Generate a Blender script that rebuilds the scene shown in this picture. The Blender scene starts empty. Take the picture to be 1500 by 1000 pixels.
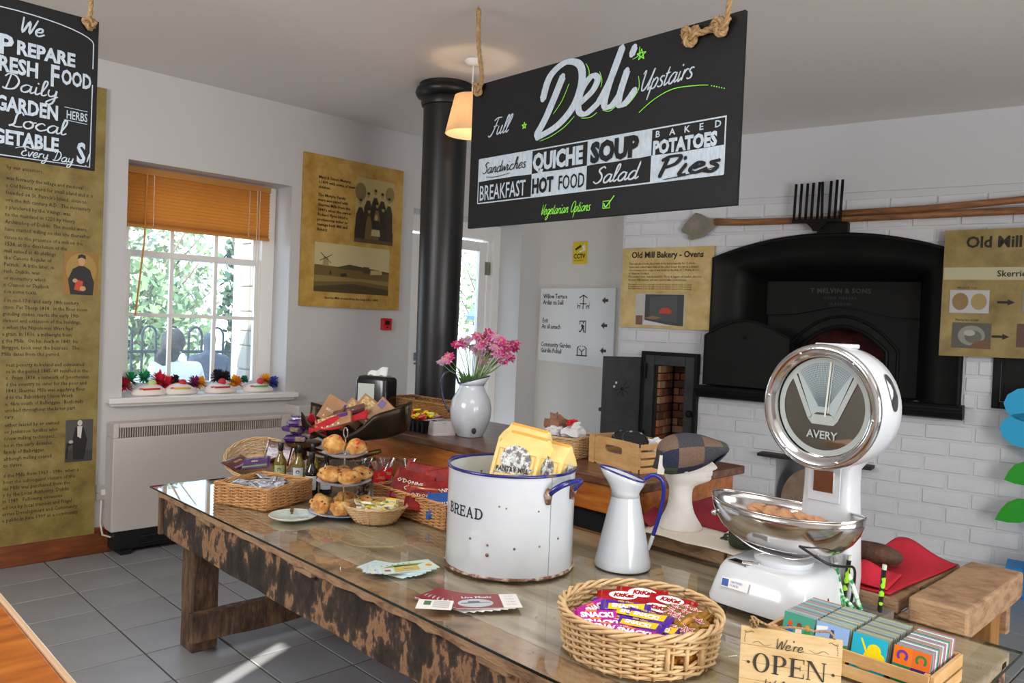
import bpy, bmesh, math, random
from mathutils import Matrix, Vector
PI = math.pi
C = bpy.context.scene.collection
R = random.Random(7)
sc = bpy.context.scene
# ---------------- camera, sky, sun, fill lamps, exposure ----------------
cam_d = bpy.data.cameras.new('camera'); cam = bpy.data.objects.new('camera', cam_d); C.objects.link(cam)
sc.camera = cam
cam_d.sensor_width = 36; cam_d.lens = 1156.9 * 36 / 1500; cam_d.clip_start = .05; cam_d.clip_end = 200
yaw, pit, rol = 0.799782, -0.0227834, 0.0409252
F = Vector((math.cos(yaw)*math.cos(pit), math.sin(yaw)*math.cos(pit), math.sin(pit)))
Rt = Vector((math.sin(yaw), -math.cos(yaw), 0)); U = Rt.cross(F)
R2 = math.cos(rol)*Rt + math.sin(rol)*U; U2 = -math.sin(rol)*Rt + math.cos(rol)*U
m4 = Matrix((( R2.x, U2.x, -F.x, 0), (R2.y, U2.y, -F.y, 0), (R2.z, U2.z, -F.z, 1.62), (0, 0, 0, 1)))
cam.matrix_world = m4
sc.view_settings.view_transform = 'Standard'; sc.view_settings.look = 'None'
sc.view_settings.gamma = 1; sc.view_settings.use_curve_mapping = False
sc.view_settings.exposure = 0.0
w = bpy.data.worlds.new('sky'); sc.world = w; w.use_nodes = True
nt = w.node_tree; bg = nt.nodes['Background']
tc = nt.nodes.new('ShaderNodeTexCoord'); sp = nt.nodes.new('ShaderNodeSeparateXYZ'); cr = nt.nodes.new('ShaderNodeValToRGB')
nt.links.new(tc.outputs['Generated'], sp.inputs[0]); nt.links.new(sp.outputs['Z'], cr.inputs[0]); nt.links.new(cr.outputs[0], bg.inputs[0])
cr.color_ramp.elements[0].position = 0.0; cr.color_ramp.elements[0].color = (.86, .93, 1, 1)
cr.color_ramp.elements[1].position = .7; cr.color_ramp.elements[1].color = (.45, .66, 1, 1)
bg.inputs[1].default_value = 4.8
def lamp(name, typ, loc, rot, energy, color=(1, 1, 1), sx=1, sy=1):
    d = bpy.data.lights.new(name, typ); d.energy = energy; d.color = color
    if typ == 'AREA': d.shape = 'RECTANGLE'; d.size = sx; d.size_y = sy
    o = bpy.data.objects.new(name, d); C.objects.link(o); o.location = loc; o.rotation_euler = rot; return o
sun = lamp('sun', 'SUN', (0, 0, 10), (0, 0, 0), 11, (1, .95, .87)); sun.data.angle = .009
sun.rotation_euler = Vector((.79, .40, -.70)).to_track_quat('-Z', 'Y').to_euler()
# fill lamps added for daylight from behind and the side; no windows built for them
lamp('back_fill', 'AREA', (1.6, -2.4, 1.5), (math.radians(99), 0, 0), 150, (1, .985, .97), 2.6, 1.9)
lamp('side_fill', 'AREA', (-1.2, 3.0, 2.3), (math.radians(75), 0, math.radians(-90)), 75, (1, .99, .98), 1.5, 1.1)
lamp('ceiling_fill', 'AREA', (1.2, .6, 3.17), (0, 0, 0), 30, (1, .96, .9), 1.2, 1.2)  # unseen fill lamp added under the ceiling, no fitting there

# ---------------- materials ----------------
def hx(s):
    s = s.lstrip('#'); v = [int(s[i:i+2], 16)/255 for i in (0, 2, 4)]
    return tuple(x/12.92 if x <= .04045 else ((x+.055)/1.055)**2.4 for x in v) + (1,)
MATS = {}
def mat(key, col, rough=.5, metal=0, bump=0, bscale=60, var=None, vscale=8, stretch=None, coat=0, alpha=1, trans=0, emit=None, ior=1.5, detail=4, ramp=None, wave=None, spec=None, coords='Object'):
    if key in MATS: return MATS[key]
    m = bpy.data.materials.new(key); m.use_nodes = True; n = m.node_tree; b = n.nodes['Principled BSDF']; L = n.links.new
    c = hx(col); b.inputs['Base Color'].default_value = c; b.inputs['Roughness'].default_value = rough
    b.inputs['Metallic'].default_value = metal; b.inputs['IOR'].default_value = ior
    b.inputs['Coat Weight'].default_value = coat; b.inputs['Coat Roughness'].default_value = .08
    b.inputs['Alpha'].default_value = alpha; b.inputs['Transmission Weight'].default_value = trans
    if spec is not None: b.inputs['Specular IOR Level'].default_value = spec
    if emit: b.inputs['Emission Color'].default_value = hx(emit[0]); b.inputs['Emission Strength'].default_value = emit[1]
    t = n.nodes.new('ShaderNodeTexCoord'); src = t.outputs[coords]
    if stretch:
        mp = n.nodes.new('ShaderNodeMapping'); mp.inputs['Scale'].default_value = stretch; L(src, mp.inputs[0]); src = mp.outputs[0]
    if var or ramp:
        nz = n.nodes.new('ShaderNodeTexNoise'); nz.inputs['Scale'].default_value = vscale; nz.inputs['Detail'].default_value = detail; nz.inputs['Roughness'].default_value = .62
        L(src, nz.inputs['Vector']); fac = nz.outputs['Fac']
        if wave:
            wv = n.nodes.new('ShaderNodeTexWave'); wv.inputs['Scale'].default_value = wave; wv.inputs['Distortion'].default_value = 6; wv.inputs['Detail'].default_value = 3
            L(src, wv.inputs['Vector']); mx = n.nodes.new('ShaderNodeMath'); mx.operation = 'ADD'; mm = n.nodes.new('ShaderNodeMath'); mm.operation = 'MULTIPLY'; mm.inputs[1].default_value = .25
            L(wv.outputs['Fac'], mm.inputs[0]); L(mm.outputs[0], mx.inputs[0]); L(fac, mx.inputs[1])
            ms = n.nodes.new('ShaderNodeMath'); ms.operation = 'SUBTRACT'; ms.inputs[1].default_value = .12; L(mx.outputs[0], ms.inputs[0]); fac = ms.outputs[0]
        rp = n.nodes.new('ShaderNodeValToRGB'); L(fac, rp.inputs[0])
        stops = ramp or [(.32, col), (.68, var)]
        e = rp.color_ramp.elements
        e[0].position = stops[0][0]; e[0].color = hx(stops[0][1]); e[1].position = stops[-1][0]; e[1].color = hx(stops[-1][1])
        for p_, c_ in stops[1:-1]: q = e.new(p_); q.color = hx(c_)
        L(rp.outputs[0], b.inputs['Base Color'])
    if bump:
        nb = n.nodes.new('ShaderNodeTexNoise'); nb.inputs['Scale'].default_value = bscale; nb.inputs['Detail'].default_value = 5; L(src, nb.inputs['Vector'])
        bp = n.nodes.new('ShaderNodeBump'); bp.inputs['Strength'].default_value = bump; bp.inputs['Distance'].default_value = .01
        L(nb.outputs['Fac'], bp.inputs['Height']); L(bp.outputs[0], b.inputs['Normal'])
    MATS[key] = m; return m
def col(h, rough=.5, metal=0, coat=0): return mat('c_%s_%g_%g_%g' % (h, rough, metal, coat), h, rough, metal, coat=coat)
def glassy(key, tint, rough=.02, refl=.12, face=.04):
    # thin clear sheet: mostly see-through, mirror-like at a grazing view
    if key in MATS: return MATS[key]
    m = bpy.data.materials.new(key); m.use_nodes = True; n = m.node_tree; n.nodes.remove(n.nodes['Principled BSDF'])
    tr = n.nodes.new('ShaderNodeBsdfTransparent'); tr.inputs[0].default_value = hx(tint)
    gl = n.nodes.new('ShaderNodeBsdfGlossy'); gl.inputs['Roughness'].default_value = rough
    lw = n.nodes.new('ShaderNodeLayerWeight'); lw.inputs[0].default_value = .5; fr = n.nodes.new('ShaderNodeMath'); fr.operation = 'POWER'; fr.inputs[1].default_value = 4.2; n.links.new(lw.outputs['Facing'], fr.inputs[0])
    mx = n.nodes.new('ShaderNodeMixShader'); ad = n.nodes.new('ShaderNodeMath'); ad.operation = 'MULTIPLY_ADD'; ad.inputs[1].default_value = refl; ad.inputs[2].default_value = face
    n.links.new(fr.outputs[0], ad.inputs[0]); n.links.new(ad.outputs[0], mx.inputs[0]); n.links.new(tr.outputs[0], mx.inputs[1]); n.links.new(gl.outputs[0], mx.inputs[2])
    n.links.new(mx.outputs[0], n.nodes['Material Output'].inputs[0]); MATS[key] = m; return m
PLAST = lambda: mat('plaster', '#cfccca', .85, bump=.06, bscale=9)
WHITE = lambda: mat('white_gloss_paint', '#eceae6', .35)
BRICKW = lambda: mat('painted_brick', '#dcdee2', .6, bump=.5, bscale=22, var='#cfd1d6', vscale=3)
ENAM = lambda: mat('white_enamel', '#d3dae1', .2, coat=.35, var='#cad2db', vscale=4)
IRON = lambda: mat('black_iron', '#08090a', .55, 0, bump=.12, bscale=30, var='#11120f', vscale=5, spec=.22)
CHROME = lambda: mat('chrome', '#d9d9da', .12, 1)
STEEL = lambda: mat('polished_steel', '#cfcccb', .14, 1, bump=.03, bscale=25)
ROPE = lambda: mat('rope', '#a98459', .9, bump=1, bscale=220, var='#c9a878', vscale=60)
WICK = lambda: mat('wicker', '#b98350', .55, var='#cf9e68', vscale=25)
WICKL = lambda: mat('pale_wicker', '#c8a270', .55, var='#dcc094', vscale=25)
WICKB = lambda: mat('brown_wicker', '#9a6a3a', .6, var='#b88650', vscale=30)
PINE = lambda: mat('orange_pine', '#a5561a', .32, coat=.3, stretch=(1, 6, 6), ramp=[(.3, '#8a420f'), (.55, '#b0611e'), (.75, '#c47a30')], vscale=5)
OLDW = lambda: mat('weathered_wood', '#8a6a48', .8, bump=.5, bscale=30, stretch=(1.6, 1.3, 4), ramp=[(.28, '#5e4532'), (.42, '#8d6e52'), (.55, '#a98867'), (.7, '#9c8166')], vscale=7, detail=12)
APRON = lambda: mat('flaking_painted_wood', '#5a4634', .85, bump=1, bscale=30, ramp=[(.38, '#241f1c'), (.49, '#3b3029'), (.525, '#55443a'), (.545, '#a07a58'), (.585, '#8c6a4c'), (.62, '#5d4636'), (.7, '#7a5e46')], vscale=6.5, detail=15, stretch=(1, 1.1, .7))
DARKW = lambda: mat('dark_old_wood', '#4e3b2c', .8, bump=.7, bscale=26, stretch=(2.2, 2.2, .8), ramp=[(.3, '#33261d'), (.48, '#5a4332'), (.6, '#7a5d45'), (.72, '#58432f')], vscale=9, detail=12)
GREYW = lambda: mat('grey_worn_tabletop', '#8d7f6a', .55, bump=.3, bscale=10, stretch=(5, 1, 5), ramp=[(.28, '#6b5a45'), (.42, '#9a866a'), (.55, '#b0a087'), (.7, '#beb39d')], vscale=2.6, detail=9)
PARCH = lambda: mat('parchment_print', '#b69a58', .5, ramp=[(.3, '#a58748'), (.45, '#c4a86a'), (.6, '#d6bd82'), (.8, '#dec995')], vscale=5, detail=9)
PARCHD = lambda: mat('dark_parchment_print', '#8d7a40', .5, ramp=[(.3, '#6e5a28'), (.5, '#8b7638'), (.7, '#9c8a50')], vscale=7, detail=9)
BLACKB = lambda: mat('chalkboard_black', '#0f1012', .6, var='#151619', vscale=3, stretch=(1, 1, 3), spec=.3)
CHALK = lambda: mat('chalk_white', '#c3d0da', .9, var='#a9b8c6', vscale=26, stretch=(3, 1, 1))
INK = lambda: mat('print_ink', '#2a2418', .7)

# ---------------- mesh builder ----------------
class MB:
    def __init__(s): s.v = []; s.f = []; s.mi = []; s.cur = 0; s.M = Matrix()
    def add(s, vs, fs):
        o = len(s.v); s.v += [tuple(s.M @ Vector(v)) for v in vs]; s.f += [tuple(o+i for i in f) for f in fs]; s.mi += [s.cur]*len(fs); return s
    def box(s, x0, x1, y0, y1, z0, z1):
        vs = [(x, y, z) for z in (z0, z1) for y in (y0, y1) for x in (x0, x1)]
        return s.add(vs, [(0, 2, 3, 1), (4, 5, 7, 6), (0, 1, 5, 4), (2, 6, 7, 3), (0, 4, 6, 2), (1, 3, 7, 5)])
    def cbox(s, c, d, rz=0, rx=0, ry=0):
        old = s.M; s.M = old @ Matrix.Translation(c) @ Matrix.Rotation(rz, 4, 'Z') @ Matrix.Rotation(ry, 4, 'Y') @ Matrix.Rotation(rx, 4, 'X')
        s.box(-d[0]/2, d[0]/2, -d[1]/2, d[1]/2, -d[2]/2, d[2]/2); s.M = old; return s
    def prism(s, pts, y0, y1):       # outline in x,z extruded along y
        n = len(pts); vs = [(p[0], y0, p[1]) for p in pts] + [(p[0], y1, p[1]) for p in pts]
        return s.add(vs, [tuple(range(n)), tuple(range(2*n-1, n-1, -1))] + [(i, i+n, (i+1) % n+n, (i+1) % n) for i in range(n)])
    def zprism(s, pts, z0, z1):      # outline in x,y extruded along z
        n = len(pts); vs = [(p[0], p[1], z0) for p in pts] + [(p[0], p[1], z1) for p in pts]
        return s.add(vs, [tuple(range(n-1, -1, -1)), tuple(range(n, 2*n))] + [(i, (i+1) % n, (i+1) % n+n, i+n) for i in range(n)])
    def poly(s, pts, y=0): return s.add([(p[0], y, p[1]) for p in pts], [tuple(range(len(pts)))])
    def lathe(s, prof, seg=32, close=False, sx=1, sy=1):
        vs = []; fs = []; n = len(prof)
        for i in range(seg):
            a = 2*PI*i/seg
            for r, z in prof: vs.append((r*math.cos(a)*sx, r*math.sin(a)*sy, z))
        for i in range(seg):
            j = (i+1) % seg
            for k in range(n-1 if not close else n):
                k2 = (k+1) % n; fs.append((i*n+k, j*n+k, j*n+k2, i*n+k2))
        return s.add(vs, fs)
    def tube(s, path, r, seg=8, closed=False, sq=1):
        P = [Vector(p) for p in path]; n = len(P); vs = []; fs = []
        up = Vector((0, 0, 1)); prev = None
        for i, p in enumerate(P):
            if closed: t = P[(i+1) % n]-P[i-1]
            else: t = P[min(i+1, n-1)]-P[max(i-1, 0)]
            t = t.normalized() if t.length > 1e-9 else Vector((0, 0, 1))
            if prev is None:
                a = up if abs(t.z) < .9 else Vector((1, 0, 0)); u = t.cross(a).normalized()
            else:
                u = prev - t*prev.dot(t); u = u.normalized() if u.length > 1e-6 else t.cross(up).normalized()
            prev = u; v = t.cross(u)
            rr = r[i] if isinstance(r, (list, tuple)) else r
            for k in range(seg):
                a = 2*PI*k/seg; vs.append(p + u*(rr*math.cos(a)) + v*(rr*sq*math.sin(a)))
        m = n if closed else n-1
        for i in range(m):
            j = (i+1) % n
            for k in range(seg):
                k2 = (k+1) % seg; fs.append((i*seg+k, i*seg+k2, j*seg+k2, j*seg+k))
        if not closed: fs += [tuple(range(seg-1, -1, -1)), tuple(range((n-1)*seg, n*seg))]
        return s.add(vs, fs)
    def ball(s, c, r, seg=12, rings=8, f=None):
        c = Vector(c); r = r if isinstance(r, (tuple, list)) else (r, r, r); vs = []; fs = []
        for i in range(rings+1):
            th = PI*i/rings
            for j in range(seg):
                ph = 2*PI*j/seg; d = Vector((math.sin(th)*math.cos(ph), math.sin(th)*math.sin(ph), math.cos(th)))
                k = f(d) if f else 1
                vs.append(c + Vector((d.x*r[0], d.y*r[1], d.z*r[2]))*k)
        for i in range(rings):
            for j in range(seg): fs.append((i*seg+j, (i+1)*seg+j, (i+1)*seg+(j+1) % seg, i*seg+(j+1) % seg))
        return s.add(vs, fs)
    def grid(s, fn, nu, nv, th=0):
        vs = [fn(i/nu, j/nv) for i in range(nu+1) for j in range(nv+1)]
        fs = [(i*(nv+1)+j, (i+1)*(nv+1)+j, (i+1)*(nv+1)+j+1, i*(nv+1)+j+1) for i in range(nu) for j in range(nv)]
        return s.add(vs, fs)
    def loft(s, loops, closed=True, cap=False):
        n = len(loops[0]); vs = [p for l in loops for p in l]; fs = []
        for i in range(len(loops)-1):
            for k in range(n if closed else n-1):
                k2 = (k+1) % n; fs.append((i*n+k, i*n+k2, (i+1)*n+k2, (i+1)*n+k))
        if cap: fs += [tuple(range(n-1, -1, -1)), tuple(range((len(loops)-1)*n, len(loops)*n))]
        return s.add(vs, fs)
    def build(s, name, mats, parent=None, smooth=False, bev=0, loc=None, rz=None, kind=None, label=None, subd=0, solid=0, rot=None, auto=None):
        me = bpy.data.meshes.new(name); me.from_pydata(s.v, [], s.f)
        ms = mats if isinstance(mats, (list, tuple)) else [mats]
        for m in ms: me.materials.append(m)
        if len(ms) > 1: me.polygons.foreach_set('material_index', s.mi)
        bm = bmesh.new(); bm.from_mesh(me); bmesh.ops.recalc_face_normals(bm, faces=bm.faces); bm.to_mesh(me); bm.free()
        if smooth or auto:
            me.polygons.foreach_set('use_smooth', [True]*len(me.polygons))
            if smooth != True or auto: me.set_sharp_from_angle(angle=math.radians(auto or smooth))
        me.update()
        return link(name, me, parent, bev, loc, rz, kind, label, subd, solid, rot)
def link(name, me, parent=None, bev=0, loc=None, rz=None, kind=None, label=None, subd=0, solid=0, rot=None):
    o = bpy.data.objects.new(name, me); C.objects.link(o)
    if parent: o.parent = parent
    if loc is not None: o.location = loc
    if rz is not None: o.rotation_euler = (0, 0, rz)
    if rot is not None: o.rotation_euler = rot
    if kind: o['kind'] = kind
    if label: o['label'] = label
    if solid: q = o.modifiers.new('solid', 'SOLIDIFY'); q.thickness = solid; q.offset = 0
    if subd: q = o.modifiers.new('subd', 'SUBSURF'); q.levels = subd; q.render_levels = subd
    if bev: q = o.modifiers.new('bevel', 'BEVEL'); q.width = bev; q.segments = 2; q.limit_method = 'ANGLE'
    return o
def thing(name, label, cat, loc=(0, 0, 0), rz=0, group=None):
    o = bpy.data.objects.new(name, None); C.objects.link(o); o.location = loc; o.rotation_euler = (0, 0, rz)
    o.empty_display_size = .05
    o['label'] = label; o['category'] = cat
    if group: o['group'] = group
    return o
def tag(o, label, cat, group=None):
    o['label'] = label; o['category'] = cat
    if group: o['group'] = group
    return o
def dup(root, loc, rz=0, label=None, rot=None, scale=None):
    r = root.copy(); C.objects.link(r); r.location = loc; r.rotation_euler = rot or (0, 0, rz)
    if scale: r.scale = scale
    if label: r['label'] = label
    for ch in list(root.children):
        c = ch.copy(); C.objects.link(c); c.parent = r
        for g in list(ch.children):
            d = g.copy(); C.objects.link(d); d.parent = c
    return r
# ---------------- lettering ----------------
def text(mb, s, x, z, size, y=-.002, align='LEFT', shear=0, off=0, xs=1, res=2, rot=0, space=1, fn=None):
    c = bpy.data.curves.new('t', 'FONT'); c.body = s; c.size = size; c.align_x = align; c.shear = shear; c.offset = off; c.resolution_u = res; c.space_character = space
    o = bpy.data.objects.new('t', c); me = bpy.data.meshes.new_from_object(o)
    cs, sn = math.cos(rot), math.sin(rot); vs = []
    for v in me.vertices:
        a, b = v.co.x*xs, v.co.y
        X, Z = x + a*cs - b*sn, z + a*sn + b*cs
        vs.append(fn(X, Z) if fn else (X, y, Z))
    mb.add(vs, [tuple(p.vertices) for p in me.polygons])
    bpy.data.meshes.remove(me); bpy.data.objects.remove(o); bpy.data.curves.remove(c)
G = {
'a': (1.1, [(.8,.85),(.45,1),(.1,.6),(.15,.1),(.45,0),(.75,.4),(.8,.95),(.8,.3),(.9,0),(1.15,.25)]),
'c': (.95, [(.75,.8),(.5,1),(.15,.7),(.1,.3),(.4,0),(.7,.1),(1,.35)]),
'd': (1.1, [(.8,.8),(.45,1),(.1,.6),(.15,.1),(.45,0),(.75,.4),(.85,2),(.8,.4),(.9,0),(1.15,.25)]),
'e': (.9, [(.1,.45),(.6,.55),(.65,.9),(.4,1),(.1,.6),(.15,.15),(.45,0),(.95,.35)]),
'g': (.95, [(.75,.85),(.45,1),(.1,.6),(.15,.15),(.45,.05),(.75,.5),(.78,.95),(.72,-.5),(.4,-1),(.12,-.7),(.95,.2)]),
'h': (.95, [(.1,.2),(.35,1.4),(.35,2),(.15,1.9),(.1,0)], [(.1,.4),(.4,.95),(.65,.9),(.62,.3),(.72,0),(.95,.25)]),
'i': (.5, [(.1,.95),(.1,.2),(.25,0),(.5,.3)], [(.14,1.4),(.2,1.55)]),
'l': (.5, [(.05,.3),(.35,1.5),(.3,2),(.1,1.8),(.08,.3),(.25,0),(.5,.25)]),
'm': (1.4, [(.1,1),(.1,0)], [(.1,.5),(.35,.98),(.55,.8),(.55,0)], [(.55,.5),(.8,.98),(1.05,.85),(1.0,.25),(1.12,0),(1.4,.25)]),
'n': (.95, [(.1,1),(.1,0)], [(.1,.5),(.4,.98),(.65,.85),(.62,.25),(.75,0),(.98,.25)]),
'o': (.95, [(.45,1),(.12,.75),(.1,.25),(.42,0),(.75,.3),(.72,.8),(.45,1),(.6,.85),(1,.95)]),
'p': (.9, [(.1,1),(.1,-1)], [(.1,.6),(.4,1),(.7,.75),(.6,.15),(.3,0),(.1,.2)]),
'r': (.65, [(.1,1),(.1,0)], [(.1,.5),(.35,.95),(.6,.9)]),
's': (.7, [(.6,.9),(.3,1),(.12,.75),(.5,.4),(.55,.1),(.25,0),(.02,.15)]),
't': (.6, [(.2,1.7),(.15,.3),(.3,0),(.6,.25)], [(-.05,1.1),(.5,1.15)]),
'u': (1.0, [(.1,1),(.1,.3),(.3,0),(.6,.3),(.65,1),(.65,.25),(.78,0),(1,.25)]),
'v': (.8, [(.05,1),(.3,0),(.65,1),(.8,.9)]),
'w': (1.15, [(.05,1),(.2,0),(.5,.8),(.7,0),(1.0,1),(1.15,.9)]),
'y': (.95, [(.1,1),(.1,.4),(.3,.1),(.65,.4),(.7,1),(.65,-.5),(.35,-1),(.1,-.7),(.9,.2)]),
'F': (1.15, [(.15,1.75),(.6,2),(1.3,1.95)], [(.75,1.95),(.5,.3),(.15,-.1),(-.1,.1)], [(.35,1.05),(.95,1.1)]),
'U': (1.5, [(-.05,1.7),(.2,2),(.25,.9),(.45,.1),(.85,.2),(1.15,1.0),(1.3,2),(1.22,.8),(1.25,0),(1.5,.3)]),
'S': (1.1, [(1.0,1.75),(.7,2),(.3,1.6),(.75,1.0),(.85,.4),(.45,0),(.0,.3)]),
'P': (1.1, [(.4,1.9),(.3,0)], [(.1,1.5),(.5,2),(1.05,1.8),(.95,1.15),(.4,.95)]),
'D': (1.35, [(.45,1.9),(.3,.1),(.05,.15),(.3,-.02),(.9,.2),(1.15,1.1),(.85,1.85),(.3,2),(.05,1.6)]),
'W': (1.45, [(.05,2),(.25,.0),(.75,1.6),(.95,0),(1.45,2)]),
'L': (1.1, [(1,1.6),(.8,2),(.5,1.6),(.45,.4),(.1,.0),(.3,.1),(.7,0),(1.1,.1)]),
'E': (1.0, [(.95,1.75),(.6,2),(.25,1.65),(.6,1.1),(.2,.9),(.1,.3),(.5,0),(.95,.3)]),
'V': (.9, [(.05,1.9),(.35,0),(.9,2)]),
'O': (1.2, [(.6,2),(.15,1.5),(.15,.4),(.55,0),(1.0,.5),(1.0,1.6),(.6,2)]),
'!': (.4, [(.15,1.9),(.12,.6)], [(.1,.1),(.14,0)]), "'": (.3, [(.15,2),(.1,1.6)]), ' ': (.7,)}
def smooth_pts(p, n=5, closed=False):
    out = []; P = [Vector(q) for q in p]; N = len(P)
    for i in range(N if closed else N-1):
        if closed: a, b, c, d = P[i-1], P[i], P[(i+1) % N], P[(i+2) % N]
        else: a, b, c, d = P[max(i-1, 0)], P[i], P[i+1], P[min(i+2, N-1)]
        for k in range(n):
            t = k/n; out.append(.5*((2*b)+(c-a)*t+(2*a-5*b+4*c-d)*t*t+(3*b-a-3*c+d)*t**3))
    if not closed: out.append(P[-1])
    return out
YC = [0]
def ribbon(mb, pts, wd, y=-.002, n=5, taper=True, y_step=0):
    q = smooth_pts(pts, n) if n > 1 else [Vector(p) for p in pts]; vs = []; N = len(q)
    for i, p in enumerate(q):
        t = q[min(i+1, N-1)]-q[max(i-1, 0)]; t = t.normalized() if t.length else Vector((1, 0)); nn = Vector((-t.y, t.x))
        k = wd/2*(1 if not taper else .65 + .35*math.sin(PI*min(1, max(0, i/(N-1)))))
        if abs(t.y) < .4 and taper: k *= .8
        a = p + nn*k; b = p - nn*k; YC[0] = (YC[0]+1) % 97; yy = y-YC[0]*8e-6; vs += [(a.x, yy, a.y), (b.x, yy, b.y)]
    mb.add(vs, [(2*i, 2*i+1, 2*i+3, 2*i+2) for i in range(N-1)])
def script(mb, s, x, z, h, wd, slant=.25, y=-.002, xs=1, rot=0):
    cx = 0
    for ch in s:
        g = G[ch]
        for st in g[1:]:
            pts = []
            for (a, b) in st:
                px_ = (cx + a*xs + b*slant)*h; pz_ = b*h
                pts.append((x + px_*math.cos(rot) - pz_*math.sin(rot), z + px_*math.sin(rot) + pz_*math.cos(rot)))
            ribbon(mb, pts, wd, y, 4)
        cx += g[0]*xs
    return cx*h
def ring2(mb, o, i, y, fn=None):   # flat ring between two closed outlines
    n = len(o); vs = [(p[0], y, p[1]) for p in o] + [(p[0], y, p[1]) for p in i]
    if fn: vs = [fn(v[0], v[2]) for v in vs]
    mb.add(vs, [(k, (k+1) % n, n+(k+1) % n, n+k) for k in range(n)])
def serif(mb, s, x, z, h, y=-.002, wd=.24, thin=.05, gap=.16, fn=None, slab=0.0):
    """didone capitals: thick stems, hair serifs"""
    st = wd*h*.62; th = max(thin, slab)*h; sw = st*.55
    def q(pts): mb.add([fn(p[0], p[1]) if fn else (p[0], y, p[1]) for p in pts], [tuple(range(len(pts)))])
    def bar(x0, x1, z0, z1):
        n = 3 if fn else 1
        for i in range(n): a = x0+(x1-x0)*i/n; b = x0+(x1-x0)*(i+1)/n; q([(a, z0), (b, z0), (b, z1), (a, z1)])
    def stem(cx, top=True, bot=True, wid=None):
        w_ = wid or st; bar(cx-w_/2, cx+w_/2, z, z+h)
        if bot: bar(cx-w_/2-sw, cx+w_/2+sw, z, z+th)
        if top: bar(cx-w_/2-sw, cx+w_/2+sw, z+h-th, z+h)
    def bowl(x0, zc, a, b):
        o = [(x0+a*math.sin(PI*k/12), zc+b*math.cos(PI*k/12)) for k in range(13)]
        i_ = [(x0+(a-st)*math.sin(PI*k/12), zc+(b-th)*math.cos(PI*k/12)) for k in range(13)]
        for k in range(12): q([o[k], o[k+1], i_[k+1], i_[k]])
    for ch in s:
        if ch == 'O':
            W_ = .84*h; cx = x+W_/2
            o = [(cx+W_/2*math.cos(2*PI*k/28), z+h/2+h*.52*math.sin(2*PI*k/28)) for k in range(28)]
            i_ = [(cx+(W_/2-st)*math.cos(2*PI*k/28), z+h/2+(h*.52-th)*math.sin(2*PI*k/28)) for k in range(28)]
            ring2(mb, o, i_, y, fn)
        elif ch in 'PRBD':
            W_ = {'P': .72, 'R': .82, 'B': .74, 'D': .84}[ch]*h; cx = x+sw+st/2; stem(cx)
            if ch == 'D': bar(cx, cx+W_*.3, z+h-th, z+h); bar(cx, cx+W_*.3, z, z+th); bowl(cx+W_*.25, z+h/2, W_*.55, h/2)
            elif ch == 'B': bar(cx, cx+W_*.3, z+h-th, z+h); bar(cx, cx+W_*.3, z, z+th); bar(cx, cx+W_*.35, z+h*.5, z+h*.5+th); bowl(cx+W_*.28, z+h*.76, W_*.42, h*.25); bowl(cx+W_*.3, z+h*.27, W_*.5, h*.27)
            else:
                bar(cx, cx+W_*.3, z+h-th, z+h); bar(cx, cx+W_*.3, z+h*.42, z+h*.42+th); bowl(cx+W_*.28, z+h*.72, W_*.48, h*.29)
                if ch == 'R': q([(cx+W_*.35, z+h*.45), (cx+W_*.35+st, z+h*.45), (cx+W_*.8, z), (cx+W_*.8-st, z)]); bar(cx+W_*.5, cx+W_*.9, z, z+th)
        elif ch == 'E':
            W_ = .74*h; cx = x+sw+st/2; stem(cx); bar(cx, x+W_, z+h-th, z+h); bar(cx, x+W_, z, z+th); bar(cx, x+W_*.75, z+h*.5, z+h*.5+th)
            q([(x+W_, z+h), (x+W_-th, z+h), (x+W_-th*.6, z+h*.75), (x+W_, z+h*.75)]); q([(x+W_, z), (x+W_-th, z), (x+W_-th*.6, z+h*.26), (x+W_, z+h*.26)]); bar(x+W_*.72, x+W_*.72+th*.6, z+h*.38, z+h*.66)
        elif ch == 'N':
            W_ = .92*h; stem(x+sw, wid=th, bot=True); stem(x+W_-sw, wid=th, bot=False)
            q([(x+sw-th, z+h), (x+sw+st-th*.5, z+h), (x+W_-sw+th*.5, z), (x+W_-sw-st*.5, z)])
        elif ch == 'A':
            W_ = .86*h; t0 = x+W_/2
            q([(x+sw, z), (x+sw+th, z), (t0+th*.4, z+h), (t0-th*.6, z+h)]); q([(t0-st*.6, z+h), (t0+st*.3, z+h), (x+W_-sw+st*.3, z), (x+W_-sw-st*.7, z)])
            bar(x+W_*.28, x+W_*.72, z+h*.3, z+h*.3+th); bar(x, x+sw*2.2, z, z+th); bar(x+W_-sw*3, x+W_, z, z+th)
        else: W_ = .4*h
        x += W_ + gap*h
    return x
# frame of the skewed oven wall: x runs along it to the right, y into the wall
WA = math.radians(-79); WO = Vector((5.329, 5.58, 0)); WX = Vector((.1908, -.9816, 0)); WY = Vector((.9816, .1908, 0))
def wp(x, z, y=0): return WO + WX*x + WY*y + Vector((0, 0, z))
def struct(o): o['kind'] = 'structure'; return o
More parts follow.
